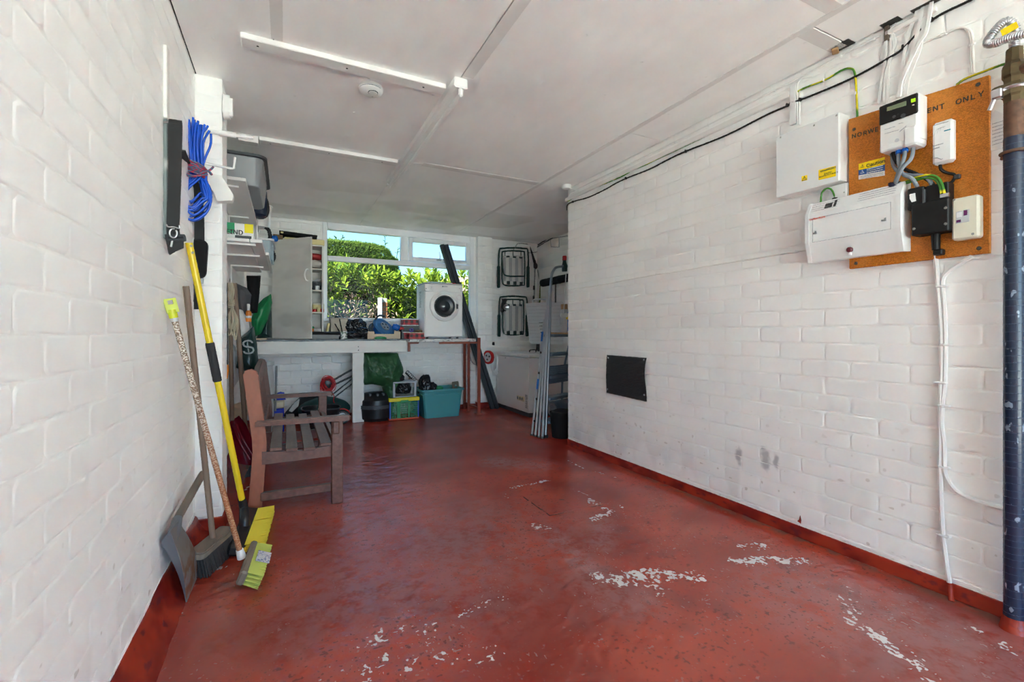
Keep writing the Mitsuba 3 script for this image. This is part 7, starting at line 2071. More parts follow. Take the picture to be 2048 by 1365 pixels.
mat('mat_earth', earth_col, 0.35)
BD = 0.026
bd = thing('meter_board', 'orange chipboard meter board with black stencilled lettering on the right wall', 'board')
part(bd, 'board', quadplate([(1697, 239), (1977.5, 150), (1978, 506), (1698.5, 538)], 0.006, BD), 'mat_chipboard', False)
for u, v in ((1708, 259), (1956, 169), (1958, 497), (1712, 527)):
    part(bd, 'screw', onwall(lathe([(0.008, 0), (0.006, 0.002), (0, 0.002)], 10), W(u, v, BD)), 'mat_black_screw', False)
lets = [('N', 1708, 272), ('O', 1719, 269), ('R', 1730.5, 266), ('W', 1742, 262), ('E', 1753.5, 259), ('B', 1766, 255), ('E', 1789, 247), ('Q', 1800, 243), ('U', 1812, 239), ('I', 1823, 235), ('P', 1834, 231), ('M', 1846, 227), ('E', 1858.5, 221), ('N', 1871, 217), ('T', 1884, 213), ('O', 1917.5, 203), ('N', 1931.5, 198), ('L', 1946, 194), ('Y', 1962, 188)]
lm_ = []
for ch_, u, v in lets:
    t = meshkit.text_mesh(ch_, 0.0195, 0.0006, True)
    t.apply_translation(-t.bounds.mean(0))
    t.apply_translation([0, 0, 0.0005])
    lm_.append(onwall(t, W(u, v, BD)))
part(bd, 'lettering', join(lm_), 'mat_ink', False)


def sticker(parent, name, pts, d, m, lift=0.0008):
    return part(parent, name, quadplate(pts, d, d + lift), m, False)


cs = thing('caution_sticker', 'yellow blue and white caution sticker on the meter board', 'sticker')
sticker(cs, 'yellow_band', [(1717, 328), (1769.5, 314), (1769.5, 329), (1717, 341)], BD, 'mat_sign_yellow')
sticker(cs, 'blue_band', [(1717, 341), (1769.5, 329), (1769.5, 341.5), (1717, 351)], BD, 'mat_sign_blue')
sticker(cs, 'white_band', [(1717, 351), (1769.5, 341.5), (1769.5, 351), (1717, 359.5)], BD, 'mat_sign_white')


def write_on(parent, text, h, u, v, d, m, tilt=0.0, bold=True, stretch=1.0):
    t = meshkit.text_mesh(text, h, 0.0005, bold)
    t.apply_transform(np.diag([stretch, 1, 1, 1.0]))
    o = W(u, v, d)
    part(parent, 'lettering', place(t, o, (0, -math.cos(tilt), math.sin(tilt)), z=(-1, 0, 0)), m, False)


write_on(cs, 'Caution', 0.0150, 1732, 335.5, BD + 0.0009, 'mat_ink', 0.0, True, 1.02)


def triangle(parent, u, v, s, d, m_in, m_out='mat_ink'):
    o = W(u, v, d)
    t = Polygon([(-s / 2, -s * 0.4), (s / 2, -s * 0.4), (0, s * 0.5)])
    part(parent, 'warning_triangle', onwall(extrude(t, 0.0005), o), m_out, False)
    part(parent, 'warning_triangle', onwall(extrude(t.buffer(-s * 0.09), 0.0008), o), m_in, False)
    part(parent, 'warning_triangle', onwall(extrude(sbox(-s * 0.03, -s * 0.15, s * 0.03, s * 0.2), 0.0011), o), m_out, False)


triangle(cs, 1724.5, 332.5, 0.016, BD + 0.0008, 'mat_sign_yellow')
triangle(cs, 1724.5, 344, 0.017, BD + 0.0008, 'mat_sign_blue', 'mat_sign_white')
for i, (v0_, v1_) in enumerate(((338.5, 332), (342, 336), (345.5, 340))):
    sticker(cs, 'print_line', [(1733, v0_), (1766, v1_ - 1.5), (1766, v1_ - 0.2), (1733, v0_ + 1.3)], BD + 0.0008, 'mat_sign_white', 0.0004)
for i in range(3):
    sticker(cs, 'print_line', [(1721, 352.5 + 2.3 * i), (1766, 344.3 + 2.3 * i), (1766, 345.1 + 2.3 * i), (1721, 353.3 + 2.3 * i)], BD + 0.0008, 'mat_print_grey', 0.0004)

# alarm panel
AD = 0.078
ap = thing('control_panel', 'square white metal control panel with yellow warning label left of the meter board', 'panel')
aq = [on_x(u, v, XR - AD) for u, v in ((1554.5, 273), (1680.5, 226), (1680.5, 362), (1553, 394))]
ay0, ay1 = np.mean([aq[1][1], aq[2][1]]), np.mean([aq[0][1], aq[3][1]])
az0, az1 = (aq[2][2] + aq[3][2]) / 2, (aq[0][2] + aq[1][2]) / 2
part(ap, 'body', wallbox(ay0, ay1, az0, az1, 0.004, AD, 0.003), 'mat_panel_white', False)
part(ap, 'lid', wallbox(ay0 + 0.004, ay1 + 0.003, az0 - 0.003, az1 + 0.002, AD - 0.004, AD + 0.004, 0.003), 'mat_panel_white', False)
AF = AD + 0.004
for u, v in ((1561, 275), (1673, 231), (1628, 251)):
    part(ap, 'screw', onwall(lathe([(0.005, 0), (0.004, 0.002), (0, 0.002)], 10), W(u, v, AF)), 'mat_screw', False)
sticker(ap, 'warning_label', [(1637, 340.5), (1671.5, 331.5), (1671.5, 352.5), (1637, 360.5)], AF, 'mat_sign_yellow')
write_on(ap, 'WARNING', 0.0085, 1640.5, 345.5, AF + 0.0009, 'mat_ink', 0.0, True, 1.25)
write_on(ap, '240V', 0.0085, 1647.5, 350.5, AF + 0.0009, 'mat_ink', 0.0, True, 1.2)
write_on(ap, 'NOVA ELECTRONICS', 0.0050, 1638, 356, AF + 0.0009, 'mat_ink', 0.0, True, 1.25)
sticker(ap, 'label', [(1603, 353), (1614.5, 350), (1614.5, 360), (1603, 363)], AF, 'mat_sign_yellow')
triangle(ap, 1608.8, 356.8, 0.026, AF + 0.0008, 'mat_sign_yellow')
js = thing('junction_box', 'small grey white junction box below the control panel', 'junction box')
part(js, 'box', wallbox(W(1693, 385, .04)[1], W(1656, 385, .04)[1], W(1670, 402, .04)[2], W(1670, 371, .04)[2], 0.004, 0.04, 0.003), 'mat_panel_white', False)
for u, v in ((1661, 379), (1688, 385)):
    part(js, 'screw', onwall(lathe([(0.004, 0), (0, 0.001)], 8), W(u, v, 0.0405)), 'mat_screw', False)


def wcable(parent, pts, r, m, d=0.03, n=6, name='cable', sm=40):
    q = [W(*(p if len(p) == 3 else (p[0], p[1], d))) for p in pts]
    return part(parent, name, tube(q, r, 8, n), m, sm)


el_ = thing('earth_cable', 'green and yellow earth loop from the control panel to the fuse board', 'cable')
wcable(el_, [(1671, 398, .03), (1664, 381, .055), (1655, 377, .06), (1645, 384, .06), (1642, 396, .06), (1642, 408, .07)], 0.0042, 'mat_earth')
part(el_, 'gland', tube([W(1669.5, 402, .05), W(1669.5, 396, .05)], 0.011, 10), 'mat_black_box', 30)

# consumer unit
CD = 0.112
cu_ = thing('consumer_unit', 'long white fuse board with a hinged cover at the bottom of the meter board', 'fuse board')
f_tl, f_tr = on_x(1611, 434, XR - CD), on_x(1800, 385, XR - CD)
f_bl, f_br = on_x(1610, 487, XR - CD), on_x(1803, 455, XR - CD)
cy1, cy0 = (f_tl[1] + f_bl[1]) / 2, (f_tr[1] + f_br[1]) / 2
czt, czb = (f_tl[2] + f_tr[2]) / 2, (f_bl[2] + f_br[2]) / 2
zb_ = on_x(1622, 526, XR - 0.085)[2]
zt_ = on_x(1616, 412, XR - 0.085)[2]
ztb = W(1700, 398, 0.03)[2] + 0.01
prof_cu = Polygon([(0.006, zb_ + 0.004), (0.006, ztb), (0.055, ztb), (0.080, zt_ + 0.004), (CD, czt), (CD, czb), (0.086, zb_)])


def cuslice(y0, y1, grow=0.0):
    p = prof_cu.buffer(grow, join_style=2) if grow else prof_cu
    return place(extrude(p, y1 - y0, 0.0015), (XR, y1, 0), (-1, 0, 0), (0, 0, 1)) if True else None


mcu = extrude(prof_cu, cy1 - cy0 - 0.036)
part(cu_, 'cover', place(mcu, (XR, cy0 + 0.018, 0), (-1, 0, 0), z=(0, 1, 0)) if False else M(np.column_stack([XR - mcu.vertices[:, 0], cy0 + 0.018 + mcu.vertices[:, 2], mcu.vertices[:, 1]]), mcu.faces[:, ::-1]), 'mat_panel_white', False)
pe = prof_cu.buffer(0.0025, join_style=2)
for a, b in ((cy0, cy0 + 0.018), (cy1 - 0.018, cy1)):
    me = extrude(pe, b - a)
    part(cu_, 'end_cap', M(np.column_stack([XR - me.vertices[:, 0], a + me.vertices[:, 2], me.vertices[:, 1]]), me.faces[:, ::-1]), 'mat_panel_white', False)
dyl, dyr = cy1 - 0.035, cy0 + 0.035
dz1, dz0 = czt - 0.025, czb + 0.005
for a, b, c, d_ in ((dyr, dyl, dz1 - 0.0015, dz1), (dyr, dyl, czb - 0.001, czb + 0.0005), (dyr, dyr + 0.0015, czb, dz1), (dyl - 0.0015, dyl, czb, dz1)):
    part(cu_, 'door_seam', wallbox(a, b, c, d_, CD - 0.001, CD + 0.0006, 0.0), 'mat_print_grey', False)
for u, v in ((1630, 467), (1768, 441)):
    o = W(u, v, CD)
    part(cu_, 'latch', onwall(join(box((0, 0, 0.002), (0.018, 0.007, 0.004), 0.001), box((0.006, 0.004, 0.004), (0.006, 0.012, 0.005), 0.001)), o), 'mat_mid_grey', False)
o = W(1700.5, 500, CD - 0.012)
part(cu_, 'test_button', onwall(lathe([(0.0125, 0), (0.0125, 0.010), (0.009, 0.014), (0, 0.015)], 18), o), 'mat_dark_red', 40)
part(cu_, 'button_tab', onwall(box((0.002, -0.020, 0.006), (0.014, 0.016, 0.01), 0.002), o), 'mat_panel_white', False)
write_on(cu_, 'contactum', 0.0090, 1615, 442.5, CD + 0.0012, 'mat_red_print', 0.0, True, 1.35)
dsl = math.hypot(0.026, zt_ - czt) if True else 0


def top_print(y0, y1, t0, t1, m, name='print_line'):
    """A strip of print on the sloping top of the fuse board, t from its front edge to its back edge."""
    a, b = np.array([XR - CD, 0, czt]), np.array([XR - 0.080, 0, zt_ + 0.004])
    n_ = np.array([-(b - a)[2], 0, (b - a)[0]])
    n_ = n_ / np.linalg.norm(n_) * (-1 if n_[2] < 0 else 1) * 0.0006
    v = [a + (b - a) * t + n_ + np.array([0, y, 0]) for y, t in ((y0, t0), (y1, t0), (y1, t1), (y0, t1))]
    part(cu_, name, M(v, [[0, 1, 2], [0, 2, 3], [2, 1, 0], [3, 2, 0]]), m, False)


Lc = cy1 - cy0
for i in range(4):
    top_print(cy1 - 0.46 * Lc * 0.8, cy1 - 0.06 * Lc, 0.2 + 0.2 * i, 0.24 + 0.2 * i, 'mat_print_grey')
    top_print(cy0 + 0.06 * Lc, cy0 + 0.42 * Lc, 0.2 + 0.2 * i, 0.24 + 0.2 * i, 'mat_print_grey')
top_print(cy1 - 0.30 * Lc, cy1 - 0.215 * Lc, 0.25, 0.70, 'mat_ink', 'label_code')
top_print(cy1 - 0.345 * Lc, cy1 - 0.315 * Lc, 0.25, 0.85, 'mat_ink', 'label_code')

# smart meter
MD = 0.115
me_ = thing('electricity_meter', 'white electricity meter with a black display band at the top of the meter board', 'meter')
mq_ = [on_x(u, v, XR - MD) for u, v in ((1757.5, 240), (1836, 211), (1836, 287), (1757.5, 304))]
myl, myr = (mq_[0][1] + mq_[3][1]) / 2, (mq_[1][1] + mq_[2][1]) / 2
mzt = on_x(1795, 196, XR - MD)[2]
mzb = (mq_[2][2] + mq_[3][2]) / 2
part(me_, 'case', wallbox(myr, myl, mzb + 0.012, mzt, BD + 0.001, MD - 0.006, 0.010), 'mat_meter_white', 30)
zband = on_x(1797, 238, XR - MD)[2]
part(me_, 'face', wallbox(myr + 0.004, myl - 0.004, mzb + 0.02, zband - 0.001, MD - 0.008, MD, 0.004), 'mat_meter_white', False)
part(me_, 'display_band', wallbox(myr + 0.001, myl - 0.001, zband, mzt - 0.008, MD - 0.008, MD + 0.001, 0.004), 'mat_black_box', False)
part(me_, 'terminal_cover', wallbox(myr + 0.002, myr + 0.050, mzb - 0.006, mzb + 0.075, BD + 0.002, MD + 0.006, 0.008), 'mat_panel_white', 30)
part(me_, 'terminal_cover', wallbox(myr + 0.051, myl - 0.003, mzb, mzb + 0.030, BD + 0.002, MD + 0.002, 0.005), 'mat_meter_white', 30)
MF = MD + 0.001
sticker(me_, 'display', [(1773.5, 215), (1812.5, 201.5), (1812.5, 211), (1773.5, 223)], MF, 'mat_lcd')
sticker(me_, 'indicator', [(1821.5, 198.5), (1831, 195.5), (1831, 203), (1821.5, 206)], MF, 'mat_lcd_green', 0.0012)
sticker(me_, 'print_symbol', [(1824, 209.5), (1828.5, 208.3), (1828.5, 210.3), (1824, 211.5)], MF, 'mat_sign_white')
for (u, v, rx, m) in ((1788.5, 233.5, 0.0065, 'mat_dark_grey'), (1806.5, 231.5, 0.009, 'mat_dark_grey'), (1796.5, 228.5, 0.0035, 'mat_ink'), (1794, 281, 0.008, 'mat_light_grey')):
    part(me_, 'port', onwall(lathe([(rx, 0), (rx, 0.0015), (0, 0.0015)], 14), W(u, v, MD)), m, False)
for pts in (((1769, 259), (1790, 252.5), 1.0), ((1769, 267.5), (1798, 259), 1.0), ((1799, 262.5), (1813, 251), 1.6), ((1797, 247), (1806, 245), 1.2), ((1768, 240), (1774, 238), 3.0)):
    (a, b, t) = pts
    sticker(me_, 'print_mark', [a, b, (b[0], b[1] + t), (a[0], a[1] + t)], MD, 'mat_print_grey')

hu = thing('communications_hub', 'slim white communications unit with blue print right of the electricity meter', 'unit')
HD = 0.062
hq2 = [on_x(u, v, XR - HD) for u, v in ((1863, 247), (1906, 235), (1906, 322), (1864.5, 331))]
part(hu, 'case', wallbox((hq2[1][1] + hq2[2][1]) / 2, (hq2[0][1] + hq2[3][1]) / 2, (hq2[2][2] + hq2[3][2]) / 2, (hq2[0][2] + hq2[1][2]) / 2, BD + 0.001, HD, 0.009), 'mat_panel_white', 30)
sticker(hu, 'print_mark', [(1867, 250.5), (1897, 242), (1897, 243.6), (1867, 252)], HD, 'mat_print_grey')
sticker(hu, 'print_mark', [(1888, 261), (1901, 257.5), (1901, 259.8), (1888, 263.3)], HD, 'mat_teal_print')
for i in range(3):
    q_ = [W(1868 + 5 * i, 272 - 4 * i, HD), W(1874 + 5 * i, 259 - 2.5 * i, HD), W(1887 + 2 * i, 255 - 1.2 * i, HD)]
    part(hu, 'wave_mark', tube(q_, 0.0006, 4, 6), 'mat_print_grey', False)
sticker(hu, 'print_mark', [(1865, 292), (1886.5, 286), (1886.5, 287.6), (1865, 293.6)], HD, 'mat_print_grey')
sticker(hu, 'print_mark', [(1866, 297), (1879, 293.5), (1879, 296), (1866, 299.5)], HD, 'mat_print_grey')
part(hu, 'seal', tube([W(1867, 317, HD), W(1875, 316, HD + .004), W(1883, 319, HD + .003), W(1885, 317, HD)], 0.0012, 5, 5), 'mat_print_grey', False)

# cut-out and isolator
KD = 0.095
ko = thing('service_cutout', 'black service fuse and terminal block between the fuse board and the ivory box', 'fuse block')


def wb(u0, v0, u1, v1, d0, d1, b=0.004):
    a, c = W(u0, v0, d1), W(u1, v1, d1)
    return wallbox(min(a[1], c[1]), max(a[1], c[1]), min(a[2], c[2]), max(a[2], c[2]), d0, d1, b)


part(ko, 'carrier', wb(1814, 379, 1847, 415, BD + .001, KD - .005), 'mat_black_box', False)
part(ko, 'terminal_block', wb(1850, 373, 1897, 405, BD + .001, KD - .015), 'mat_black_box', False)
part(ko, 'base', wb(1822, 410, 1897, 461, BD + .001, KD), 'mat_black_box', False)
part(ko, 'slot', wb(1844, 379, 1849, 411, BD + .001, KD - .002, 0.001), 'mat_dark_grey', False)
part(ko, 'paper_tag', quadplate([(1818.5, 389), (1830, 386), (1832, 402), (1823, 405), (1819, 398)], KD - .005, KD - .0035), 'mat_sign_white', False)
for u, v in ((1891, 417), (1891, 449), (1828, 459)):
    part(ko, 'screw', onwall(lathe([(0.006, 0), (0.005, 0.002), (0, 0.002)], 10), W(u, v - 1, KD)), 'mat_screw', False)
part(ko, 'cable_gland', tube([W(1871, 462, .05), W(1872, 490, .05), W(1872, 500, .05)], [0.016, 0.014, 0.013], 14), 'mat_black_box', 40)
part(ko, 'saddle', wb(1865, 500, 1884, 509, BD + .001, 0.06), 'mat_black_box', False)
iso = thing('isolator_switch', 'ivory switch box with purple lettered dial at the right of the meter board', 'switch box')
ID = 0.072
iq = [on_x(u, v, XR - ID) for u, v in ((1902, 399), (1958, 387), (1958, 474), (1903, 482))]
iy0, iy1 = (iq[1][1] + iq[2][1]) / 2, (iq[0][1] + iq[3][1]) / 2
iz0, iz1 = (iq[2][2] + iq[3][2]) / 2, (iq[0][2] + iq[1][2]) / 2
part(iso, 'case', wallbox(iy0, iy1, iz0, iz1, BD + .001, ID, 0.007), 'mat_ivory', 30)
sticker(iso, 'switch_plate', [(1911.5, 424.5), (1938, 418), (1938, 443), (1911.5, 448)], ID, 'mat_light_grey', 0.003)
sticker(iso, 'purple_label', [(1927, 421.5), (1934.5, 419.8), (1934.5, 430), (1927, 431.7)], ID + 0.003, 'mat_purple_label')
sticker(iso, 'purple_label', [(1912.5, 441), (1921.5, 439), (1921.5, 444.5), (1912.5, 446)], ID + 0.003, 'mat_purple_label')
sticker(iso, 'print_mark', [(1913, 426), (1924, 423.4), (1924, 434), (1913, 436)], ID + 0.003, 'mat_sign_white')
for u, v in ((1908, 401), (1945.5, 469)):
    part(iso, 'screw', onwall(lathe([(0.005, 0), (0.004, 0.002), (0, 0.002)], 10), W(u, v - 1, ID)), 'mat_screw', False)

# meter tails and earths on the board
mt_ = thing('meter_tails', 'bundle of thick grey and black cables looping below the electricity meter', 'cable')
cr_ = lambda x, y, d: (1520 + x / 3.174, 130 + y / 3.174, d)
for pts, m, r in (([(845, 528, .07), (850, 585, .08), (895, 648, .075), (1010, 700, .075), (1085, 745, .07), (1105, 775, .06)], 'mat_black_box', 0.0068),
                  ([(880, 520, .07), (880, 615, .085), (905, 690, .09), (965, 722, .09), (1000, 775, .075)], 'mat_tail_grey', 0.0075),
                  ([(922, 515, .07), (915, 590, .095), (885, 670, .10), (862, 735, .085), (852, 770, .07)], 'mat_tail_grey', 0.0075),
                  ([(975, 500, .07), (962, 590, .085), (905, 655, .11), (872, 720, .10), (858, 770, .07)], 'mat_tail_grey', 0.0075),
                  ([(838, 545, .06), (848, 640, .065), (905, 690, .07), (1035, 705, .08), (1080, 740, .075), (1092, 775, .06)], 'mat_tail_grey', 0.0075)):
    part(mt_, 'tail', tube([W(*cr_(*p)) for p in pts], r, 10, 6), m, 40)
for x, y0_, y1_ in ((882, 515, 565), (922, 505, 555)):
    part(mt_, 'blue_sleeve', tube([W(*cr_(x, y0_, .07)), W(*cr_(x - 1, y1_, .08))], 0.0115, 12), 'mat_blue_plastic', 40)
part(mt_, 'gland', tube([W(*cr_(852, 745, .072)), W(*cr_(852, 790, .062))], 0.021, 14), 'mat_navy', 40)
ea = thing('earth_cable', 'pair of green and yellow earth wires arching into the black fuse block', 'cable')
for pts in ([(720, 802, .05), (820, 775, .06), (905, 745, .065), (1030, 704, .085), (1110, 706, .09), (1150, 745, .09), (1172, 818, .085)],
            [(850, 780, .05), (910, 758, .06), (1030, 722, .08), (1100, 722, .085), (1138, 760, .085), (1152, 818, .085)]):
    part(ea, 'wire', tube([W(*cr_(*p)) for p in pts], 0.0048, 8, 6), 'mat_earth', 40)
part(ea, 'terminals', quadplate([(1879, 389), (1897, 385), (1897, 393), (1879, 396)], KD - .015, KD - .002), 'mat_steel', False)
hcb = thing('hub_cable', 'black cable from the slim communications unit clipped to the board', 'cable')
part(hcb, 'cable', tube([W(*cr_(*p)) for p in ((1143, 630, .045), (1150, 665, .05), (1185, 685, .04), (1230, 695, .034), (1238, 712, .034), (1215, 745, .034), (1180, 752, .04))], 0.0055, 8, 6), 'mat_black_box', 40)
part(hcb, 'clip', wb(1907, 350, 1919, 356, BD, BD + 0.016, 0.002), 'mat_dark_grey', False)

# cables run along the wall
gcb = thing('earth_cable', 'long green and yellow earth cable clipped along the top of the right wall', 'cable')
gp_ = [(1135, 403), (1151.6, 393.7), (1186.8, 377.3), (1228.6, 359.7), (1246, 352), (1264.8, 341), (1291, 330), (1314, 318.7), (1412.5, 271.9), (1464, 243.7), (1520.3, 215.6), (1581, 192), (1604.7, 178), (1649, 160.5), (1684, 140.6), (1700.7, 137), (1709, 145.3), (1712.5, 178), (1714.8, 238), (1715, 250)]
wcable(gcb, gp_, 0.0048, 'mat_earth', 0.011, 5)
for u, v in ((1161, 387), (1228, 360), (1267, 340), (1412, 272), (1557, 201), (1649, 160.5), (1712.5, 187)):
    part(gcb, 'clip', onwall(box((0, 0, 0.004), (0.010, 0.016, 0.016), 0.003), W(u, v, 0.006)), 'mat_white_plastic', False)
gc2 = thing('earth_cable', 'green earth cable from the meter board to the brass gas valve', 'cable')
wcable(gc2, [(1913, 170, .012), (1930, 158, .015), (1965, 144, .03), (2000, 131, .05), (2012, 128, .06)], 0.0048, 'mat_earth')
bcb = thing('black_cable', 'long black cable tied along the top of the right wall', 'cable')
bp_ = [(1133.5, 421), (1135, 410), (1148, 403), (1177, 394.8), (1208.8, 380), (1229.7, 368), (1253.8, 356.4), (1300, 338.2), (1337.5, 318.7), (1372.7, 302.3), (1450, 271.9), (1534, 229.7), (1574, 212), (1582, 205), (1600, 200.4), (1698.4, 159.4), (1780, 114.8), (1808, 95), (1864.5, 39.7), (1942, 0), (1990, -25)]
wcable(bcb, bp_, 0.0052, 'mat_black_box', 0.013, 5)
for u, v in ((1147, 404), (1253, 357), (1373, 303), (1576, 211), (1602, 200), (1808, 95), (1865, 40)):
    part(bcb, 'tie', onwall(box((0, 0, 0.008), (0.008, 0.020, 0.018), 0.003), W(u, v, 0.004)), 'mat_black_box', False)
tr_ = 'trim_1'
struct(tr_, bb(XR - 0.024, XR - 0.004, W(1581, 183)[1], YE + 0.02, 2.385, 2.418, 0.003), 'mat_white_wood', label='white painted wooden strip along the top of the right wall')
struct('trim_2', bb(XR - 0.020, XR - 0.004, W(1875, 20)[1], W(1771, 70)[1], W(1820, 46)[2] - 0.010, W(1820, 46)[2] + 0.012, 0.003), 'mat_white_wood', label='white painted strip across the cables by the ceiling')
wc1 = thing('painted_cable', 'thin white painted cable clipped in the corner under the ceiling', 'cable')
wcable(wc1, [(1142, 385), (1180, 366), (1240, 337), (1340, 288), (1450, 233), (1530, 190), (1600, 155), (1680, 112), (1760, 72)], 0.005, 'mat_white_plastic', 0.010, 4)
for i in range(10):
    t = i / 9
    u = 1150 + 600 * t
    v = np.interp(u, [1142, 1180, 1240, 1340, 1450, 1530, 1600, 1680, 1760], [385, 366, 337, 288, 233, 190, 155, 112, 72])
    part(wc1, 'clip', onwall(box((0, -0.004, 0.004), (0.010, 0.016, 0.014), 0.003), W(u, v, 0.006)), 'mat_white_plastic', False)
wc2 = thing('painted_cable', 'thin white painted cable clipped across the middle of the right wall', 'cable')
wcable(wc2, [(1136, 580), (1198, 571), (1250.6, 561), (1312, 550), (1362.7, 542), (1410, 533.6), (1486.7, 521), (1560, 509), (1625, 499)], 0.0038, 'mat_white_timber', 0.0075, 4)
for u, v in ((1140, 580), (1150, 578), (1161, 577), (1198, 571), (1250, 561), (1312, 550), (1389, 537), (1487, 521), (1592, 504)):
    part(wc2, 'clip', onwall(box((0, 0, 0.003), (0.010, 0.014, 0.012), 0.003), W(u, v, 0.005)), 'mat_white_plastic', False)
wt_ = thing('cable_trunking', 'white flat trunking running up from the control panel', 'trunking')
part(wt_, 'trunking', wallbox(W(1594, 210)[1], W(1581.5, 210)[1], W(1588, 250)[2], W(1588, 170)[2], 0.003, 0.018, 0.002), 'mat_panel_white', False)
wcable(wt_, [(1595, 250), (1594.5, 200), (1595, 172), (1602, 158), (1625, 153)], 0.005, 'mat_white_plastic', 0.012, 5)
wcable(wt_, [(1599, 250), (1599, 205), (1600, 180)], 0.0045, 'mat_white_plastic', 0.010, 5)
wh = thing('cable_bunch', 'bunch of flat white cables dropping from the ceiling to the electricity meter', 'cable')
c8 = lambda x, y, d=.012: (1690 + x / 5.711, 1 + y / 5.711, d)
for pts, d in (([(830, 90), (800, 200), (740, 330), (700, 500), (650, 780), (600, 1110)], .014), ([(865, 80), (830, 240), (770, 480), (720, 620), (650, 900), (605, 1110)], .012),
               ([(890, 70), (860, 230), (800, 480), (740, 700), (680, 900), (625, 1100)], .018), ([(915, 60), (880, 240), (830, 480), (790, 620), (730, 850), (650, 1090)], .013),
               ([(945, 55), (925, 160), (900, 300), (850, 560), (790, 720), (720, 900), (690, 1080)], .016), ([(990, 245), (930, 350), (850, 480), (780, 620), (720, 740), (640, 930), (612, 1105)], .024)):
    q_ = [W(*c8(x, y, d)) for x, y in pts]
    q_[0] = np.array([q_[0][0], q_[0][1], max(q_[0][2], ZC - 0.002)])
    part(wh, 'cable', ribbon(q_, 0.013, 0.006, (0, 1, 0), 6), 'mat_white_plastic', 30)
w2_ = thing('cable_bunch', 'pair of white cables dropping beside the dark post from the ceiling hole', 'cable')
for pts in ([(470, 455), (470, 560), (450, 760), (410, 980), (385, 1180)], [(525, 420), (530, 540), (505, 700), (470, 830), (450, 980), (450, 1180)], [(550, 390), (572, 480), (545, 600), (500, 720), (485, 860), (495, 960), (478, 1180)], [(590, 260), (545, 310), (545, 400), (572, 490)]):
    part(w2_, 'cable', ribbon([W(*c8(x, y, .013)) for x, y in pts], 0.009, 0.006, (0, 1, 0), 6), 'mat_white_plastic', 30)
mat('mat_dark_wood', (0.10, 0.075, 0.055), 0.8)
solo('wooden_stub', 'short dark bare timber post end below the first ceiling hole', 'timber', wallbox(W(1779.5, 70)[1], W(1771, 70)[1], W(1775, 82)[2], ZC - 0.002, 0.003, 0.020, 0.001), 'mat_dark_wood', False)
wc3 = thing('painted_cable', 'white painted cable curving over the wall above the meter board', 'cable')
wcable(wc3, [c8(865, 500, .008), c8(960, 455, .008), c8(1130, 380, .008), c8(1280, 320, .008), c8(1370, 318, .008), c8(1420, 370, .008), c8(1440, 470, .008), c8(1442, 640, .008), c8(1448, 830, .008)], 0.005, 'mat_white_timber', 0.008, 5)
wcable(wc3, [c8(1372, 312, .009), c8(1435, 350, .009), c8(1456, 440, .009), c8(1462, 620, .009), c8(1470, 830, .009)], 0.005, 'mat_white_timber', 0.008, 5)
for x, y in ((1130, 395), (1450, 510)):
    part(wc3, 'clip', onwall(box((0, 0, 0.003), (0.022, 0.012, 0.012), 0.003), W(*c8(x, y, .006))), 'mat_white_plastic', False)

# white conduits below the board
cA = thing('conduit', 'thick white cable running straight down from the meter board into the red skirting', 'cable')
pA = [(1871, 512), (1874, 545), (1878, 600), (1882, 660), (1883.5, 730), (1882, 780), (1880.5, 850), (1880, 900), (1881, 980), (1886, 1070), (1892, 1120), (1899, 1168)]
wcable(cA, pA, 0.0090, 'mat_white_plastic', 0.018, 5)
foot = W(1903, 1212, 0.035)
part(cA, 'red_foot', tube([W(1899, 1166, .018), W(1901.5, 1190, .022), [foot[0], foot[1], 0.0]], 0.0098, 10, 3), 'mat_red_paint', 40)
cB = thing('conduit', 'thick white cable leaving the board corner and turning off right behind the gas pipe', 'cable')
pB = [(1945, 512), (1925, 525), (1900, 541), (1887, 556), (1885, 575), (1888.5, 610), (1891, 680), (1890, 750), (1889, 775), (1885, 805), (1883.5, 850), (1888, 890), (1889, 935), (1893, 955), (1910, 980), (1935, 995), (1970, 1008), (2012, 1020), (2060, 1034)]
wcable(cB, pB, 0.0090, 'mat_white_plastic', 0.018, 5)
for k_, (u, v, c) in enumerate(((1876, 574, cB), (1883, 690, cB), (1880, 811, cB), (1880, 933, cB), (1874, 765, cA), (1881, 1069, cA))):
    part(c, 'clip', onwall(join(box((0.012, 0, 0.014), (0.040, 0.010, 0.024), 0.004), lathe([(0.005, 0.006), (0.004, 0.012), (0, 0.012)], 8, (-0.010 if k_ >= 4 else 0.012, 0, 0.018))), W(u + 4, v, 0.005)), 'mat_white_plastic', False)

# gas pipe with valve and flexible hose
gpp = thing('gas_pipe', 'dark blue wrapped gas pipe rising by the door with brass valve and steel hose', 'pipe')
PXC = XR - 0.062
pb0 = on_z(2028.5, 1262)
PYC = on_x(2028.5, 700, PXC)[1]
gz_ = lambda v: on_x(2028.5, v, PXC)[2]
mat('mat_pipe_blue', lambda p, n, uv: mix((0.007, 0.017, 0.045), (0.22, 0.27, 0.34), smoothstep(0.70, 0.74, fbm(p.x * 60, p.y * 60, p.z * 24, 3))), 0.25, coat=0.3)
mat('mat_rust', lambda p, n, uv: mix((0.045, 0.026, 0.018), (0.16, 0.07, 0.035), fbm(p.x * 50, p.y * 50, p.z * 50, 3)), 0.65)
mat('mat_brass', lambda p, n, uv: mix((0.075, 0.055, 0.03), (0.16, 0.115, 0.055), fbm(p.x * 40, p.y * 40, p.z * 40, 3)), 0.45, metal=0.7)
up = lambda z: np.array([PXC, PYC, z])
pr = 0.0285
part(gpp, 'pipe', tube([up(0.0), up(gz_(275))], pr, 20), 'mat_pipe_blue', 40)
tape = []
z = 0.06
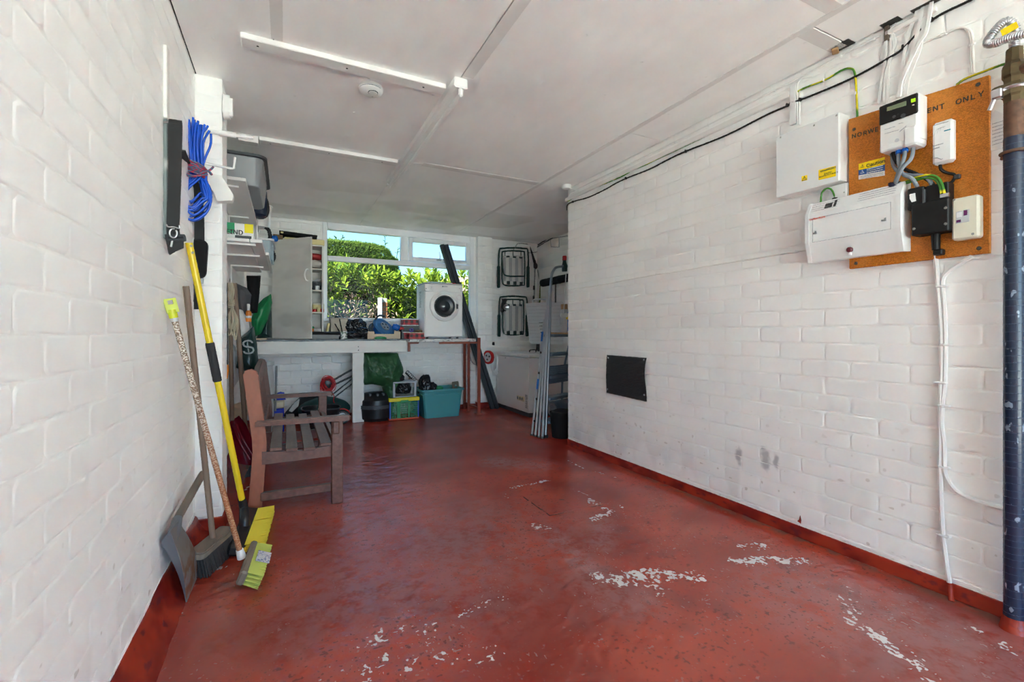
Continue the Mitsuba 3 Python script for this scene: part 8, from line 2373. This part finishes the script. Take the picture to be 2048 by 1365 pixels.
while z < gz_(290):
    tape.append(tube([np.array([PXC + (pr + 0.0004) * math.cos(a), PYC + (pr + 0.0004) * math.sin(a), z + 0.012 * a / 6.28]) for a in np.linspace(0, 2 * math.pi, 14)], 0.0009, 4, caps=False))
    z += R.uniform(0.02, 0.034)
mat('mat_tape_edge', (0.05, 0.08, 0.13), 0.3)
part(gpp, 'tape_edges', join(tape), 'mat_tape_edge', False, kind='stuff')
part(gpp, 'red_foot', tube([up(0.0), up(0.018), up(0.05)], [pr + 0.012, pr + 0.008, pr + 0.001], 20), 'mat_red_paint', 40)
part(gpp, 'bare_section', tube([up(gz_(277)), up(gz_(205))], pr * 0.97, 20), 'mat_rust', 40)
part(gpp, 'clamp_ring', join(tube([up(gz_(305)) + [(pr + 0.006) * math.cos(a), (pr + 0.006) * math.sin(a), 0] for a in np.linspace(0, 2 * math.pi, 24)], 0.006, 8), tube([up(gz_(303)) + [0.02, 0.02, 0], up(gz_(303)) + [0.06, 0.05, 0]], 0.006, 8)), 'mat_rust', 40)
part(gpp, 'earth_clamp', join(tube([up(gz_(178)) + [(pr + 0.004) * math.cos(a), (pr + 0.004) * math.sin(a), 0] for a in np.linspace(0, 2 * math.pi, 24)], 0.007, 6), box(up(gz_(181)) + [-0.03, 0.035, -0.005], (0.03, 0.03, 0.035), 0.004), tube([up(gz_(186)) + [-0.03, 0.045, -0.01], up(gz_(205)) + [-0.028, 0.058, -0.01]], 0.007, 6)), 'mat_steel', 30)
zv0, zv1 = gz_(205), gz_(98)
hgt = zv1 - zv0
part(gpp, 'valve_body', lathe([(pr * 0.98, 0), (pr * 1.05, hgt * 0.10), (pr * 1.22, hgt * 0.14), (pr * 1.22, hgt * 0.30), (pr * 1.0, hgt * 0.36), (pr * 1.0, hgt * 0.46), (pr * 1.18, hgt * 0.5), (pr * 1.18, hgt * 0.68), (pr * 0.86, hgt * 0.76), (pr * 0.80, hgt * 1.0)], 8, up(zv0)), 'mat_brass', 20)
part(gpp, 'valve_lever', join(lathe([(0.018, 0), (0.018, 0.04), (0.012, 0.05), (0, 0.05)], 12, up(zv0 + hgt * 0.55) + [-0.01, -0.025, 0], (-0.3, -0.9, 0)), box(up(zv0 + hgt * 0.6) + [-0.03, -0.07, 0.01], (0.05, 0.016, 0.035), 0.005)), 'mat_rust', 30)
part(gpp, 'side_boss', lathe([(0.016, 0), (0.014, 0.02), (0.009, 0.03), (0, 0.03)], 10, up(zv0 + hgt * 0.3) + [-0.01, 0.026, 0], (-0.3, 0.9, 0)), 'mat_brass', 30)
hpts = [up(zv1), up(zv1 + 0.035)] + [on_x(u, v, x) for u, v, x in ((2030, 70, PXC), (2029, 55, PXC - .005), (2020, 44, PXC - .015), (2008, 44, PXC - .025), (1993, 58, PXC - .04), (1978, 78, PXC - .05), (1977, 87, PXC - .058), (1992, 86, PXC - .066), (2015, 77, PXC - .075), (2040, 70, PXC - .08), (2075, 62, PXC - .08))]
hs_ = smooth_path(hpts, 10)
dist = np.concatenate([[0], np.cumsum(np.linalg.norm(np.diff(hs_, axis=0), axis=1))])
ss_ = np.arange(0, dist[-1], 0.0016)
hs2 = np.column_stack([np.interp(ss_, dist, hs_[:, k]) for k in range(3)])
part(gpp, 'flexible_hose', tube(hs2, 0.0135 + 0.0022 * np.cos(2 * math.pi * ss_ / 0.0068), 14), 'mat_steel', True)
ly = on_x(2019, 58, PXC - .035)
part(gpp, 'yellow_label', place(extrude(rrect(0.042, 0.026, 0.003), 0.0015), ly, (0.1, -1, 0.25), z=(-1, 0, 0)), 'mat_sign_yellow', False)
nt = thing('paper_note', 'white paper note pinned to the wall behind the gas pipe', 'note')
part(nt, 'sheet', quadplate([(1979, 240), (1989, 220), (2016, 232), (2016, 296), (1980, 302)], 0.007, 0.009), 'mat_sign_white', False)
for i in range(7):
    sticker(nt, 'print_line', [(1984, 248 + 7 * i), (2010, 240 + 7 * i), (2010, 241.2 + 7 * i), (1984, 249.2 + 7 * i)], 0.009, 'mat_print_grey', 0.0004)

# rubber mat over a vent
rbm = thing('rubber_mat', 'square black ribbed rubber mat screwed to the right wall', 'mat')
rq_ = [on_x(u, v, XR - 0.02) for u, v in ((1214, 710.5), (1292.5, 716.5), (1291.5, 804), (1213.5, 786))]
n_ = 34
vv, ff = [], []
for i in range(n_ * 3 + 1):
    t = i / (n_ * 3)
    rib = 0.0035 * (0.5 - 0.5 * math.cos(2 * math.pi * t * n_))
    for j in range(13):
        s = j / 12
        p = (rq_[0] * (1 - s) + rq_[1] * s) * (1 - t) + (rq_[3] * (1 - s) + rq_[2] * s) * t
        p = p + np.array([-rib - 0.012 * (s ** 6) * math.sin(math.pi * t) - 0.004 * math.sin(5 * t) * s, 0.008 * math.sin(math.pi * t) * (1 if s < 0.1 else 0) + 0.006 * math.sin(6 * t) * (s > 0.9), 0])
        vv.append(p)
k_ = len(vv)
for i in range(n_ * 3):
    for j in range(12):
        a = i * 13 + j
        ff += [[a, a + 1, a + 14], [a, a + 14, a + 13]]
vv = np.array(vv)
part(rbm, 'sheet', M(np.vstack([vv, vv + [0.006, 0, 0]]), ff + [[c + k_, b + k_, a + k_] for a, b, c in ff]), 'mat_rubber', 30)
for u, v in ((1216.5, 716), (1288, 720), (1215, 779), (1288.5, 790.5)):
    part(rbm, 'screw', onwall(lathe([(0.008, 0), (0.007, 0.003), (0, 0.0035)], 12), W(u, v, 0.024)), 'mat_steel', 40)
rc_ = W(1598, 1040)
part('wall_right', 'paint_chip', onwall(extrude(Polygon([(-0.009, -0.012), (0.011, -0.018), (0.012, 0.006), (0.006, 0.026), (0.0, 0.0)]), 0.001), W(1598, 1040, 0.006)), 'mat_red_paint', False)
